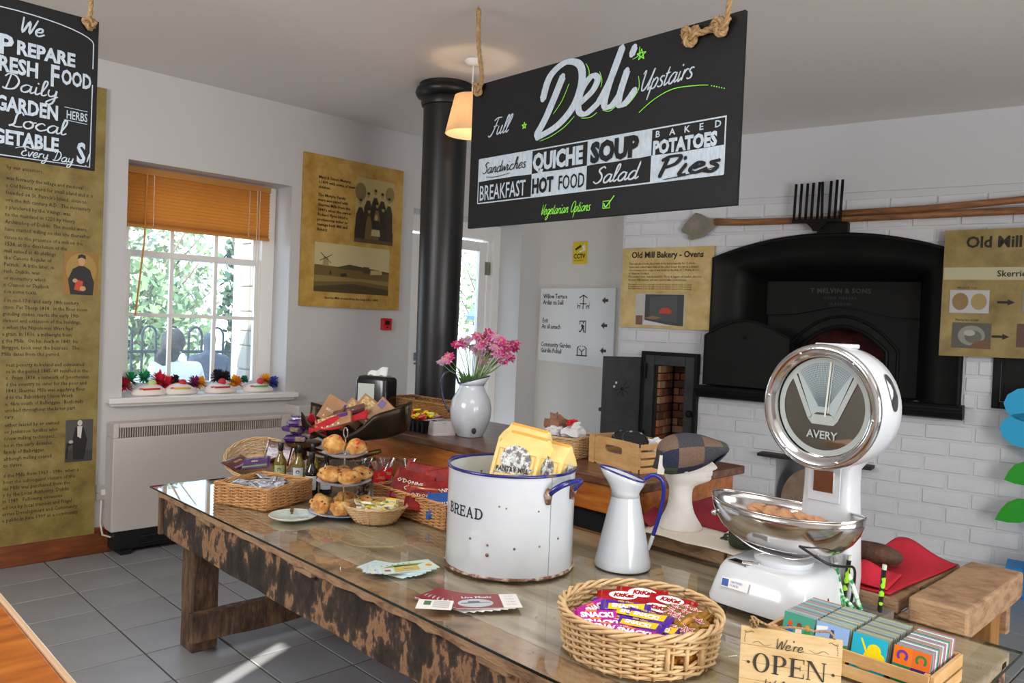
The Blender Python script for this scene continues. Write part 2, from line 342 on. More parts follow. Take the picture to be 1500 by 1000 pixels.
# ================= SETTING =================
gm = mat('grout', '#4d4740', .9)
floor = struct(MB().box(-1.3, 8, -2.6, 5.58, -.06, -.004).build('floor', gm))
tilem = mat('grey_floor_tile', '#86878a', .38, var='#929396', vscale=2.2, bump=.03, bscale=40)
tb = MB()
hw, hd = .1675, .1725
def tile_mesh(mb, cx, cy):
    o = [(-hw, -hd), (hw, -hd), (hw, hd), (-hw, hd)]; i = [(-hw+.004, -hd+.004), (hw-.004, -hd+.004), (hw-.004, hd-.004), (-hw+.004, hd-.004)]
    mb.add([(cx+a, cy+b, -.004) for a, b in o] + [(cx+a, cy+b, 0) for a, b in i], [(4, 5, 6, 7)] + [(k, (k+1) % 4, 4+(k+1) % 4, 4+k) for k in range(4)])
tile_mesh(tb, 0, 0); t0 = tb.build('tile', tilem, floor); tme = t0.data
rest = MB(); first = True
for i in range(-8, 20):
    for j in range(-18, 6):
        cx = 1.372 + .342*(i+.5); cy = 3.798 + .352*(j+.5)
        if cx < -1.2 or cx > 7.6 or cy > 5.42 or cy < -2.4: continue
        if .3 < cx < 3.4 and 2.2 < cy:
            if first: t0.location = (cx, cy, 0); first = False
            else: link('tile', tme, floor, loc=(cx, cy, R.uniform(-.0008, .0008)))
        else: tile_mesh(rest, cx, cy)
rest.build('tile', tilem, floor, kind='stuff')
strip = MB()
for i in range(-8, 20):
    cx = 1.372+.342*(i+.5)
    if -1.2 < cx < 7.6: strip.box(cx-hw, cx+hw, 5.562, 5.578, -.004, 0)
strip.build('tile', tilem, floor, kind='stuff')
struct(MB().box(-1.4, 8, -2.7, 6.1, 3.215, 3.4).build('ceiling', mat('ceiling_paint', '#e2dcd7', .9)))
# ---- window wall
WT = 6.08
wl = MB()
wl.box(-1.3, 1.81, 5.58, WT, 0, 3.215); wl.box(1.81, 3.0, 5.58, WT, 0, 1.0); wl.box(1.81, 3.0, 5.58, WT, 2.605, 3.215)
wl.box(3.0, 4.163, 5.58, WT, 0, 3.215); wl.box(4.163, 5.497, 5.58, WT, 2.59, 3.215); wl.box(5.497, 6.3, 5.58, WT, 0, 3.215)
wall_left = struct(wl.build('wall_left', mat('window_wall_plaster', '#c9c7c6', .85, bump=.05, bscale=9)))
# ---- side wall behind the camera with a high slot added to shape the sun patch, back wall
sw = MB(); y0, y1, z0, z1 = 1.72, 1.90, 2.35, 3.02
sw.box(-1.5, -1.3, -2.6, y0, 0, 3.215); sw.box(-1.5, -1.3, y1, 6.08, 0, 3.215); sw.box(-1.5, -1.3, y0, y1, 0, z0); sw.box(-1.5, -1.3, y0, y1, z1, 3.215)
struct(sw.build('wall_side', PLAST()))
struct(MB().box(-1.5, 8, -2.8, -2.6, 0, 3.215).build('wall_back', PLAST()))
struct(MB().box(5.776, 6.3, 4.38, 5.58, 0, 3.215).build('wall_sign', mat('cream_plaster', '#dad6d0', .8, bump=.05, bscale=9)))
# ---- oven wall
ow = MB()
xs = [1.233, 1.60, 1.905, 2.14, 2.66, 3.27, 3.86, 9.3]; zs = [0, .05, .55, .66, 1.17, 1.335, 2.22, 2.7, 3.215]
holes = [(1.60, 1.905, .55, 1.335), (2.14, 3.86, 1.17, 2.22), (2.66, 3.27, .05, .66)]
for i in range(len(xs)-1):
    for j in range(len(zs)-1):
        xm, zm = (xs[i]+xs[i+1])/2, (zs[j]+zs[j+1])/2
        if any(a < xm < b and c < zm < d for a, b, c, d in holes): continue
        ow.box(xs[i], xs[i+1], -.014 if zs[j] >= 2.7 else 0, .7, zs[j], zs[j+1])
for a, b, c, d in holes: ow.box(a, b, .69, .72, c, d)
wall_oven = struct(ow.build('wall_right', mat('painted_mortar', '#d0d2d6', .7, bump=.3, bscale=30), loc=WO, rz=WA))
# bricks, each its own object
CH, BL = .1155, .305
variants = []
for k in range(5):
    r_ = random.Random(k); j = lambda s_: r_.uniform(-s_, s_)
    L_, H_ = BL-.012, CH-.012
    nx = 4; o = MB(); vs = []; fs = []
    for a in range(nx+1):
        for b in range(4):
            x = L_*a/nx-L_/2; z = [-H_/2, -H_/2+.007, H_/2-.007, H_/2][b]
            if a in (0, nx): x += 0
            edge = a in (0, nx) or b in (0, 3)
            if not edge and a == 1: x = -L_/2+.008
            if not edge and a == nx-1: x = L_/2-.008
            vs.append((x, .003 if edge else -.007+j(.0015), z+(0 if edge else j(.002))))
    for a in range(nx):
        for b in range(3): fs.append((a*4+b, (a+1)*4+b, (a+1)*4+b+1, a*4+b+1))
    o.add(vs, fs); ob = o.build('brick', BRICKW(), wall_oven, smooth=False); variants.append(ob.data)
    if k: bpy.data.objects.remove(ob)
    else: b0 = ob
bricks = []
row = 0; z = CH/2
skip = holes + [(2.06, 3.92, 1.10, 2.3), (1.49, 1.99, .5, 1.43)]
while z < 2.69:
    x = 1.245 + (BL/2 if row % 2 == 0 else BL)
    if row % 2 == 1: bricks.append((1.245+BL/4, z, .5))
    while x < 4.62:
        bricks.append((x, z, 1)); x += BL
    z += CH; row += 1
n_b = 0
def place_brick(x0, x1, z):
    global n_b
    if x1-x0 < .03: return
    if n_b == 0: o = b0
    else: o = link('brick', variants[R.randrange(5)], wall_oven)
    o.location = ((x0+x1)/2, R.uniform(-.003, .002), z); o.scale = ((x1-x0)/BL, 1, 1); n_b += 1
for x, z, sxx in bricks:
    a, b = x-BL*sxx/2, x+BL*sxx/2
    segs = [(a, b)]
    for h in skip:
        if h[2]-CH*.45 < z < h[3]+CH*.3:
            ns = []
            for (p, q) in segs:
                if q <= h[0] or p >= h[1]: ns.append((p, q)); continue
                if p < h[0]: ns.append((p, h[0]))
                if q > h[1]: ns.append((h[1], q))
            segs = ns
    for p, q in segs: place_brick(p, q, z)
# niche lining + ledge at the wall foot
struct(MB().box(2.2, 6.5, -.16, -.014, 0, .10).build('trim_1', BRICKW(), loc=WO, rz=WA))
# ---- baseboard
bb = MB(); bb.box(-1.3, 1.80, 5.555, 5.58, 0, .135); bb.box(-1.3, 1.80, 5.562, 5.58, .135, .15); bb.box(-1.3, 1.80, 5.557, 5.58, .15, .168)
struct(bb.build('baseboard_left', mat('brown_varnished_pine', '#7b3f16', .35, coat=.3, stretch=(1, 6, 6), ramp=[(.3, '#5f2c0d'), (.6, '#83431a'), (.8, '#9a5622')], vscale=5), bev=.003))
# ---- window
FY = 5.83
def frame_boxes(mb, x0, x1, z0, z1, wd, y0, y1):
    mb.box(x0, x0+wd, y0, y1, z0, z1); mb.box(x1-wd, x1, y0, y1, z0, z1); mb.box(x0+wd, x1-wd, y0, y1, z1-wd, z1); mb.box(x0+wd, x1-wd, y0, y1, z0, z0+wd)
wf = MB(); wf.box(1.81, 1.885, FY, FY+.13, 1.0, 2.605); wf.box(2.895, 3.0, FY, FY+.13, 1.0, 2.605); wf.box(1.885, 2.895, FY, FY+.13, 2.53, 2.605); wf.box(1.885, 2.895, FY, FY+.13, 1.0, 1.05)
win = struct(wf.build('window_1', WHITE(), bev=.004)); tag_glass = glassy('window_glass', '#f2f7f8', .02, .8, .03)
_n = tag_glass.node_tree; _t = _n.nodes.new('ShaderNodeBsdfTranslucent'); _t.inputs[0].default_value = (.9, .93, .96, 1); _m = _n.nodes.new('ShaderNodeMixShader')  # translucent veil mixed into the glass as overexposure haze over the outdoor view
_z = _n.nodes.new('ShaderNodeTexNoise'); _z.inputs['Scale'].default_value = 60; _z.inputs['Detail'].default_value = 6; _q = _n.nodes.new('ShaderNodeMapRange'); _q.inputs[1].default_value = .35; _q.inputs[2].default_value = .75; _q.inputs[3].default_value = .01; _q.inputs[4].default_value = .07
_n.links.new(_z.outputs['Fac'], _q.inputs[0]); _n.links.new(_q.outputs[0], _m.inputs[0]); _o = _n.nodes['Material Output']; _n.links.new(_o.inputs[0].links[0].from_socket, _m.inputs[1]); _n.links.new(_t.outputs[0], _m.inputs[2]); _n.links.new(_m.outputs[0], _o.inputs[0])
def sash(x0, x1, z0, z1, y, cols, rows):
    m = MB(); wd = .042; frame_boxes(m, x0, x1, z0, z1, wd, y, y+.04); s_ = m.build('sash', WHITE(), win, bev=.003)
    for c in cols: MB().box(c-.013, c+.013, y+.006, y+.034, z0+wd, z1-wd).build('glazing_bar', WHITE(), s_)
    for r in rows: MB().box(x0+wd, x1-wd, y+.008, y+.032, r-.013, r+.013).build('glazing_bar', WHITE(), s_)
    ex = [x0+wd]+cols+[x1-wd]; ez = [z0+wd]+rows+[z1-wd]
    for i in range(len(ex)-1):
        for k in range(len(ez)-1): MB().box(ex[i]+.001, ex[i+1]-.001, y+.018, y+.021, ez[k]+.001, ez[k+1]-.001).build('pane', tag_glass, s_)
sash(1.885, 2.895, 1.05, 2.03, FY+.01, [2.215, 2.54], [1.575])
sash(1.885, 2.895, 1.985, 2.53, FY+.06, [2.23, 2.56], [])
sl = MB(); sl.box(1.71, 3.075, 5.50, 5.60, .985, 1.022); sl.box(1.81, 3.0, 5.58, FY, .985, 1.022); sl.box(1.73, 3.055, 5.53, 5.58, .965, .985)
sl.build('window_sill', WHITE(), win, bev=.006)
MB().box(2.999, 3.0, 5.58, FY, 1.02, 2.6)
# ---- glazed double door (its frame and two leaves)
DY = 5.88
df = MB(); df.box(4.163, 4.30, DY, DY+.12, 0, 2.59); df.box(5.40, 5.497, DY, DY+.12, 0, 2.59); df.box(4.30, 5.40, DY, DY+.12, 2.44, 2.59); df.box(5.355, 5.40, DY+.03, DY+.12, 0, 2.44)
door = struct(df.build('door_1', WHITE(), bev=.004))
dl = MB(); frame_boxes(dl, 4.86, 5.34, .02, 2.42, .095, DY+.03, DY+.075); dl.box(4.955, 5.245, DY+.035, DY+.07, .115, .75)
leaf = dl.build('door_leaf', WHITE(), door, bev=.003)
MB().box(4.956, 5.244, DY+.05, DY+.054, .75, 2.325).build('pane', tag_glass, leaf)
dl = MB(); frame_boxes(dl, 4.31, 4.85, .02, 2.42, .24, DY+.03, DY+.075)
leaf2 = dl.build('door_leaf', WHITE(), door, bev=.003)
MB().box(4.551, 4.609, DY+.05, DY+.054, .261, 2.179).build('pane', tag_glass, leaf2)
lk = MB(); lk.box(4.47, 4.495, DY+.015, DY+.03, 1.24, 1.31); lk.tube([(4.482, DY+.03, 1.27), (4.482, DY-.01, 1.27)], .012); lk.tube([(4.482, DY+.03, 1.21), (4.482, DY+.0, 1.21)], .010)
lk.build('door_lock', col('8a97a8', .3, .9), leaf2)
for hz in (2.16, .45):
    h = MB(); h.box(5.32, 5.348, DY+.018, DY+.03, hz-.065, hz+.065); h.box(5.356, 5.385, DY+.018, DY+.03, hz-.065, hz+.065); h.tube([(5.352, DY+.018, hz-.065), (5.352, DY+.018, hz+.065)], .007)
    h.build('hinge', col('8c8a78', .45, .8), leaf)
# ================= OUTSIDE =================
struct(MB().box(-8, 30, 6.08, 40, -.12, -.02).build('ground_outside', mat('outside_paving', '#b9b4aa', .9, var='#a39d90', vscale=3)))
def foliage(name, label, c, r, n, cols, seed, trunk=True):
    rr = random.Random(seed); t = thing(name, label, 'tree', (c[0], c[1], 0), 0, 'trees beyond the railing')
    mb = MB()
    for k in range(n):
        a = rr.uniform(0, 2*PI); ct = rr.uniform(-1, 1); q = rr.random()**.45; st_ = math.sqrt(1-ct*ct)
        p = Vector((math.cos(a)*st_*r[0]*q, math.sin(a)*st_*r[1]*q, c[2]+ct*r[2]*q))
        if p.z < .05: p.z = .05 + rr.random()*.4
        s = rr.uniform(.05, .13); u = Vector((rr.uniform(-1, 1), rr.uniform(-1, 1), rr.uniform(-1, 1))).normalized(); v = u.cross(Vector((rr.uniform(-1, 1), rr.uniform(-1, 1), .3))).normalized()
        mb.cur = rr.randrange(len(cols)); mb.add([p-u*s, p+v*s*.5, p+u*s, p-v*s*.5], [(0, 1, 2, 3)])
    o = mb.build('foliage', [col(h, .7) for h in cols], t, kind='stuff')
    if trunk:
        tr = MB(); tr.tube([(0, 0, 0), (.05, 0, c[2]*.5), (-.05, .1, c[2]+r[2]*.3)], [.14, .1, .04])
        for k in range(9):
            a = k*2.4; tr.tube([(0, 0, c[2]*.35+k*.1), (math.cos(a)*r[0]*.5, math.sin(a)*r[1]*.4, c[2]*.6+k*.2), (math.cos(a)*r[0]*.9, math.sin(a)*r[1]*.7, c[2]+k*.25)], [.04, .025, .01], 5)
        tr.build('trunk', col('7b6a55', .9), t)
gr = ['#8ca06c', '#a9b98a', '#768f60', '#bcc5a2', '#a0a28c']
foliage('tree', 'tall pale green tree behind the railing, left panes of the window', (5.0, 16.5, 2.1), (2.4, 1.2, 1.9), 3800, gr, 1)
foliage('tree', 'dark conifer seen in the middle panes of the window', (6.3, 12.6, 1.9), (.7, .6, 1.85), 2200, ['#3c5637', '#4b6a3e', '#2f472f'], 2)
foliage('tree', 'bare-branched tree right of the conifer outside the window', (8.9, 14.6, 2.0), (1.4, 1, 1.9), 1500, gr, 3)
foliage('bush', 'low bushy hedge tree far left outside the window', (4.0, 12.4, 1.1), (1.3, .8, 1.4), 2600, gr[:3], 4)
foliage('tree', 'leafy tree seen through the glazed door above the thatched parasol', (14.6, 15.5, 2.3), (1.8, 1.2, 1.6), 1800, gr, 5)
# hoop-top railing
rl = thing('railing', 'dark metal hoop-topped railing outside the window', 'railing', (2.0, 8.5, 0))
dm = col('1c262d', .5, .3)
for zr in (1.16, .25): MB().box(-.6, 4.2, -.02, .02, zr, zr+.03).build('rail', dm, rl)
h0 = None
for k in range(20):
    x = -.5+k*.24
    if h0 is None:
        m = MB(); m.tube([(0, 0, 0)]+[(.07-.07*math.cos(PI*i/8), 0, 1.35+.09*math.sin(PI*i/8)) for i in range(9)]+[(.14, 0, 0)], .013, 6); h0 = m.build('hoop', dm, rl, loc=(x, 0, 0))
    else: link('hoop', h0.data, rl, loc=(x, 0, 0))
# stone pier to the right of the window
pr = thing('stone_pier', 'pale rubble stone pier outside, right-hand panes of the window', 'pillar', (3.47, 7.2, 0))
MB().box(.01, .39, .01, .39, 0, 3.6).build('core', col('b5ab9c', .9), pr)
zz = 0; k = 0
while zz < 3.55:
    hh = R.uniform(.14, .24); xx = 0
    while xx < .38:
        ww = min(R.uniform(.12, .24), .4-xx); m = MB(); m.box(xx+.004, xx+ww-.004, -.015-R.random()*.012, .2, zz+.004, zz+hh-.004)
        m.build('stone', col(['b8ab98', 'a79a88', 'c4bcae', '9d9184'][R.randrange(4)], .95), pr, bev=.012); xx += ww
    m = MB(); m.box(-.02, .1, .0, .2, zz+.004, zz+hh-.004); m.build('stone', col('b0a594', .95), pr, bev=.012)
    zz += hh
# parasol beyond the door
pa = thing('thatched_parasol', 'blue-grey thatched parasol seen through the glazed door', 'parasol', (10.05, 9.9, 0))
MB().tube([(0, 0, 0), (0, 0, 2.5)], .035).build('pole', col('6b5a48'), pa)
m = MB(); m.lathe([(.0, 2.75), (.35, 2.45), (.9, 1.98), (1.15, 1.72), (1.12, 1.66), (0, 2.45)], 28); m.build('canopy', mat('blue_thatch', '#4a6f93', .9, bump=1, bscale=30, var='#7f9fba', vscale=20, stretch=(3, 3, .5)), pa)
pt = thing('garden_table', 'pale garden table in front of the glazed door outside', 'table', (9.3, 9.9, 0))
MB().cbox((0, 0, .73), (1.2, .8, .04)).build('tabletop', col('d9d4c8'), pt)
for a in (-.5, .5):
    for b in (-.33, .33): MB().cbox((a, b, .355), (.06, .06, .71)).build('leg', col('bdb6a6'), pt)
# garden table by the window with bottle
gt = thing('picnic_table', 'white picnic table outside beside the person in a white shirt', 'table', (2.8, 8.0, 0))
MB().cbox((0, 0, .93), (.75, .5, .03)).build('tabletop', WHITE(), gt); MB().cbox((0, 0, .46), (.08, .3, .91)).build('leg', WHITE(), gt)
dk = MB(); dk.lathe([(0, 0), (.035, 0), (.035, .14), (.02, .17), (.012, .2), (0, .2)], 12); tag(dk.build('drink_bottle', [col('e8efe8')], loc=(3.02, 7.92, .946), smooth=40), 'white bottle with green cap on the picnic table outside', 'bottle')
m = MB(); m.lathe([(0, .2), (.016, .2), (.016, .225), (0, .225)], 10); m.build('cap', col('2f9e6e'), bpy.data.objects['drink_bottle'])
# people outside
def skin(name, pts, edges, rad, m, parent=None, sub=2):
    me = bpy.data.meshes.new(name); me.from_pydata(pts, edges, []); o = bpy.data.objects.new(name, me); C.objects.link(o)
    md = o.modifiers.new('s', 'SKIN'); sv = me.skin_vertices[0].data
    for i, r in enumerate(rad): sv[i].radius = r if isinstance(r, tuple) else (r, r)
    sv[0].use_root = True; md2 = o.modifiers.new('d', 'SUBSURF'); md2.levels = sub; md2.render_levels = sub; me.materials.append(m)
    if parent: o.parent = parent
    for p in o.data.polygons: p.use_smooth = True
    return o
pe = thing('person', 'person in a white shirt with dark hair seated outside, back to the window', 'person', (2.86, 7.35, 0))
P_ = [(0, 0, .62), (0, .02, .82), (0, .03, 1.02), (0, .06, 1.12), (0, .09, 1.2), (0, .14, 1.31), (-.19, .04, 1.08), (-.25, .06, .85), (-.2, .28, .72), (.19, .04, 1.08), (.27, .1, .86), (.2, .3, .8), (-.1, .3, .5), (.1, .3, .5), (-.1, .42, .1), (.1, .42, .1)]
skin('body', P_, [(0, 1), (1, 2), (2, 3), (3, 4), (4, 5), (2, 6), (6, 7), (7, 8), (2, 9), (9, 10), (10, 11), (0, 12), (0, 13), (12, 14), (13, 15)], [(.17, .12), (.16, .11), (.18, .11), (.07, .07), (.055, .055), (.09, .1), .075, .055, .04, .075, .055, .04, .09, .09, .05, .05], col('ecebea', .8), pe)
m = MB(); m.ball((0, .12, 1.32), (.105, .115, .13), 16, 12, lambda d: 1+.05*math.sin(9*d.x+5*d.z)); m.ball((-.05, .05, 1.26), (.09, .08, .14), 12, 10); m.ball((-.13, .02, 1.17), (.06, .05, .1), 10, 8)
m.build('hair', mat('dark_hair', '#2a221f', .6, bump=.6, bscale=60), pe, smooth=True)
ch = thing('garden_chair', 'grey slatted chair of the person in the white shirt outside', 'chair', (2.86, 7.3, 0))
MB().cbox((0, 0, .5), (.5, .45, .04)).build('seat', col('8b95a0'), ch)
for k in range(4): MB().cbox((0, -.2, .62+k*.1), (.52, .02, .05)).build('slat', col('8b95a0'), ch)
for a in (-.23, .23):
    for b in (-.2, .2): MB().cbox((a, b, .25 if b > 0 else .5), (.04, .03, .5 if b > 0 else 1.0)).build('leg', col('8b95a0'), ch)
p2 = thing('person', 'person in dark clothes outside, holding an ice cream cone', 'person', (3.52, 8.2, 0))
P_ = [(0, 0, .55), (0, 0, .8), (0, 0, 1.05), (0, 0, 1.17), (0, 0, 1.26), (0, .0, 1.4), (-.17, 0, 1.1), (-.23, -.1, .86), (-.34, -.22, 1.02), (.17, 0, 1.1), (.22, -.05, .85), (.15, -.2, .75), (-.1, -.3, .5), (.1, -.3, .5), (-.1, -.35, .08), (.1, -.35, .08)]
skin('body', P_, [(0, 1), (1, 2), (2, 3), (3, 4), (4, 5), (2, 6), (6, 7), (7, 8), (2, 9), (9, 10), (10, 11), (0, 12), (0, 13), (12, 14), (13, 15)], [(.16, .12), (.15, .11), (.17, .11), (.06, .06), (.055, .055), (.09, .1), .07, .05, .035, .07, .05, .035, .085, .085, .05, .05], col('2b3646', .8), p2)
hd_ = MB(); hd_.ball((-.36, -.24, 1.05), (.035, .03, .045), 10, 8)
for k in range(4): hd_.tube([(-.36+.01*k, -.26, 1.03+.012*k), (-.385+.004*k, -.29, 1.04+.013*k), (-.40, -.265, 1.05+.013*k)], .008, 6)
hd_.tube([(-.345, -.24, 1.06), (-.36, -.275, 1.085), (-.385, -.285, 1.09)], .009, 6)
hd_.build('hand', col('c99b84', .6), p2, smooth=True)
ic = thing('ice_cream_cone', 'ice cream in a wafer cone held by the person in dark clothes', 'ice cream', (3.52-.40, 8.2-.285, .93))
m = MB(); m.lathe([(0, 0), (.012, .02), (.045, .16), (.04, .16), (0, .05)], 14); m.build('cone', col('c9884c', .7), ic)
m = MB(); m.ball((0, 0, .185), (.05, .05, .05), 12, 8); m.ball((.005, 0, .225), (.033, .033, .035), 10, 8); m.build('ice_cream', col('f1e4e2', .6), ic, smooth=True)
# ================= THINGS ON THE WALLS =================
# blind
bl = thing('venetian_blind', 'orange wooden slatted blind drawn down over the top of the window', 'blind', (1.86, 5.745, 2.19))
bm_ = mat('orange_blind_slat', '#cf964e', .45, var='#daa55e', vscale=4, stretch=(1, 4, 4))
nb = bm_.node_tree; tr_ = nb.nodes.new('ShaderNodeBsdfTranslucent'); tr_.inputs[0].default_value = hx('#f6c878'); mx_ = nb.nodes.new('ShaderNodeMixShader'); mx_.inputs[0].default_value = .5
nb.links.new(nb.nodes['Principled BSDF'].outputs[0], mx_.inputs[1]); nb.links.new(tr_.outputs[0], mx_.inputs[2]); nb.links.new(mx_.outputs[0], nb.nodes['Material Output'].inputs[0])
MB().box(0, 1.045, -.02, .035, .355, .40).build('head_rail', bm_, bl, bev=.003)
m = MB(); m.cbox((.5225, 0, 0), (1.04, .036, .004), rx=math.radians(54)); s0 = m.build('slat', bm_, bl, loc=(0, 0, .04))
for k in range(1, 14): link('slat', s0.data, bl, loc=(0, 0, .04+k*.0235))
for k in range(3): link('slat', s0.data, bl, loc=(0, .004, .025-.006*k))
MB().box(0, 1.045, -.02, .02, -.012, .008).build('bottom_rail', bm_, bl, bev=.003)
m = MB()
for x in (.17, .87):
    m.tube([(x, -.024, .36), (x, -.024, 0)], .002, 5)
m.tube([(.93, -.03, .36), (.93, -.03, -.5), (.96, -.04, -1.1)], .0025, 5); m.tube([(.95, -.03, .36), (.95, -.03, -.5), (.97, -.05, -1.1)], .0025, 5)
m.build('cord', col('d8cbb8'), bl)
MB().tube([(.12, -.03, .37), (.11, -.035, -.1), (.06, -.05, -.62)], .006, 6).build('tilt_wand', bm_, bl)
# storage heater under the window
ht = thing('storage_heater', 'white storage heater under the window on a black base', 'heater', (1.72, 5.43, 0))
hm = mat('heater_enamel', '#cfc9c5', .45)
m = MB(); m.box(0, 1.26, 0, .148, .155, .77); m.box(0, .035, 0, .148, .77, .865); m.box(1.18, 1.26, 0, .148, .77, .865); m.box(.035, 1.18, 0, .148, .835, .865); m.box(.035, 1.18, .03, .148, .77, .835)
m.build('casing', hm, ht, bev=.006)
m = MB()
for k in range(76): m.box(.04+k*.015, .046+k*.015, .002, .03, .772, .834)
m.build('grille', mat('heater_grille', '#a79c8b', .5, var='#d6cfc4', vscale=5), ht, kind='stuff')
m = MB(); m.box(.02, 1.24, .012, .146, .03, .154); m.box(.18, 1.1, -.004, .02, .055, .065); m.box(.18, 1.1, -.004, .02, .10, .11)
m.build('base', col('17181a', .4), ht, bev=.004)
for x in (.06, 1.15):
    MB().box(x, x+.07, -.01, .1, 0, .03).build('foot', col('17181a', .4), ht)
e2 = thing('white_box_unit', 'narrow white boxed unit standing right of the storage heater', 'cabinet', (3.0, 5.36, 0))
m = MB(); m.box(0, .42, 0, .218, 0, .93); m.build('body', hm, e2, bev=.006); MB().box(.02, .40, -.006, 0, .03, .88).build('door', hm, e2, bev=.003)
# socket + cable
so = thing('wall_socket', 'grey metal wall socket between the long text panel and the heater', 'socket', (1.665, 5.58, .345))
MB().box(0, .085, -.012, -.0005, 0, .105).build('plate', mat('plate_steel', '#c9c7c4', .4, .6), so, bev=.004)
m = MB(); m.box(.03, .055, -.02, -.012, .035, .07); m.build('switch', col('e8e6e0'), so, bev=.002)
for x in (.01, .075): MB().lathe([(0, -.001), (.004, -.001), (.004, .001), (0, .001)], 8).build('screw', CHROME(), so, loc=(x, -.013, .052), rot=(PI/2, 0, 0))
tag(MB().tube([(1.70, 5.57, .345), (1.695, 5.568, .2), (1.70, 5.53, .125), (1.74, 5.50, .11), (1.80, 5.49, .12)], .006, 8).build('power_cable', col('d9d6d0', .5), smooth=True), 'white cable drooping from the wall socket to the heater', 'cable')
# red call point
al = thing('alarm_call_point', 'small red fire alarm call point on the wall under the sepia poster', 'alarm', (3.86, 5.58, 1.52))
MB().box(0, .095, -.035, -.0005, 0, .10).build('housing', col('c4141c', .4), al, bev=.004)
m = MB(); m.box(.025, .07, -.037, -.035, .045, .08); m.box(.04, .055, -.037, -.035, .02, .03); m.build('window', col('1c1c22', .2), al)
# long text panel at the left
tp = thing('history_board', 'tall parchment-coloured history panel covered in text at the left wall', 'panel', (.45, 5.55, .135))
MB().box(0, 1.205, 0, .028, 0, 2.89).build('board', PARCHD(), tp)
paras = [(246, 10.6, ['by our ancestors.']), (262, 10.6, ['was formerly the village and medieval', 's Old Norse word for small island and it is', 'founded on St. Patrick\u2019s Island, close to', 'ore the 8th century A.D.  The monastery', 's plundered by the Vikings, was', 'to the mainland in 1220 by Henry', 'Archbishop of Dublin. The monks were', 'have started milling on this site thereafter.']),
 (348, 9.9, ['rence to the presence of a mill on the', '1538, at the dissolution of the', 'mill valued at 40 shillings', 'the Canons Regular of', 'Patrick.  A little later, in', 'rath, Dublin, was', 'or monastery which', 'n Chanon or Shallock', 'd in some texts.']),
 (440, 9.9, ['d in mid-17th and early 18th century,', 'ction. Pat Thorp 1814 , in the floor room', 'grinding stones, marks the early 19th', 'shment and extension of the buildings,', 'o when the Napoleonic Wars had', 'a grain. In 1836, a millwright from', 'g the Mills.  On his death in 1849, his', 'lbriggan, took over the business.  The', 'Mills dates from this period.']),
 (535, 9.6, ['reat poverty in Ireland and culminated', 'se in the period 1845-\u201949 resulted in the', 's.  From 1838, a network of \u2018poorhouses', 'd the country to cater for the poor and', '1840, Skerries Mills was supplying flour,', 'd to the Balrothery Union Work', 'e, 4km south of Balbriggan.  Both mills', 'urished throughout the latter part', 'tury.']),
 (624, 10, ['either leased by or owned', 'or Jenkinson families who', 't new milling techniques,', 'ne in the early decades', 'family of Balbriggan', 'although milling ceased', 'to thrive.']),
 (699, 9.5, ['d the Mills from 1963 - 1986, when a', 'bout the subsequent closure of the', 'ies Mills was purchased from the', 'y by the Local Authority, Dublin', 'in 1989.  Following extensive', 'ed out by local trainees and Fingal', 'erries Development and Community', 'e public in June 1999 as a community'])]
m = MB()
for y_, sp_, ls in paras:
    for k, s_ in enumerate(ls): text(m, s_, .66+(0 if y_ < 500 else .025), 2.416-(y_+k*sp_-248)*.00412-.135, .034, res=1, xs=.82)
m.build('lettering', INK(), tp)
def pic(parent, x0, x1, z0, z1, shapes, name='printed_picture', bg_='c8bfa0', y=-.0015):
    m = MB(); mats = [col(bg_, .5)]; m.cur = 0; m.poly([(x0, z0), (x1, z0), (x1, z1), (x0, z1)], y)
    for k, (c_, kind, *a) in enumerate(shapes):
        mm_ = col(c_, .5)
        if mm_ not in mats: mats.append(mm_)
        m.cur = mats.index(mm_); W_, H_ = x1-x0, z1-z0
        if kind == 'p': pts = [(x0+u*W_, z0+v*H_) for u, v in a[0]]
        else: cx, cz, rx, rz_ = a[0]; pts = [(x0+cx*W_+rx*W_*math.cos(q*PI/8), z0+cz*H_+rz_*H_*math.sin(q*PI/8)) for q in range(16)]
        m.poly(pts, y-.0004*(k+1))
    return m.build(name, mats, parent)
pic(tp, .985, 1.185, 1.555, 1.825, [('a8853c', 'e', (.5, .6, .45, .38)), ('16130f', 'p', [(.2, 0), (.12, .35), (.25, .6), (.42, .68), (.58, .68), (.75, .6), (.88, .3), (.85, 0)]), ('c79a6c', 'e', (.5, .8, .1, .12)), ('16130f', 'p', [(.38, .84), (.4, .93), (.5, .96), (.61, .93), (.62, .84), (.5, .88)]), ('c8401e', 'p', [(.3, .12), (.5, .08), (.56, .32), (.36, .36)]), ('c79a6c', 'e', (.55, .15, .09, .06)), ('c79a6c', 'e', (.32, .33, .07, .05))], bg_='9a6f2c')
pic(tp, 1.02, 1.18, .485, .755, [('3a3a3a', 'p', [(0, 0), (1, 0), (1, .25), (0, .3)]), ('161616', 'p', [(.3, .05), (.25, .5), (.35, .82), (.65, .82), (.8, .5), (.68, .05)]), ('d8d4cc', 'p', [(.43, .6), (.42, .84), (.6, .84), (.56, .55)]), ('cfc8bc', 'e', (.51, .92, .09, .07)), ('161616', 'p', [(.02, .1), (.05, .45), (.3, .48), (.3, .42), (.1, .38), (.08, .08)]), ('b5aea2', 'e', (.2, .48, .08, .04))], bg_='4c4a48')
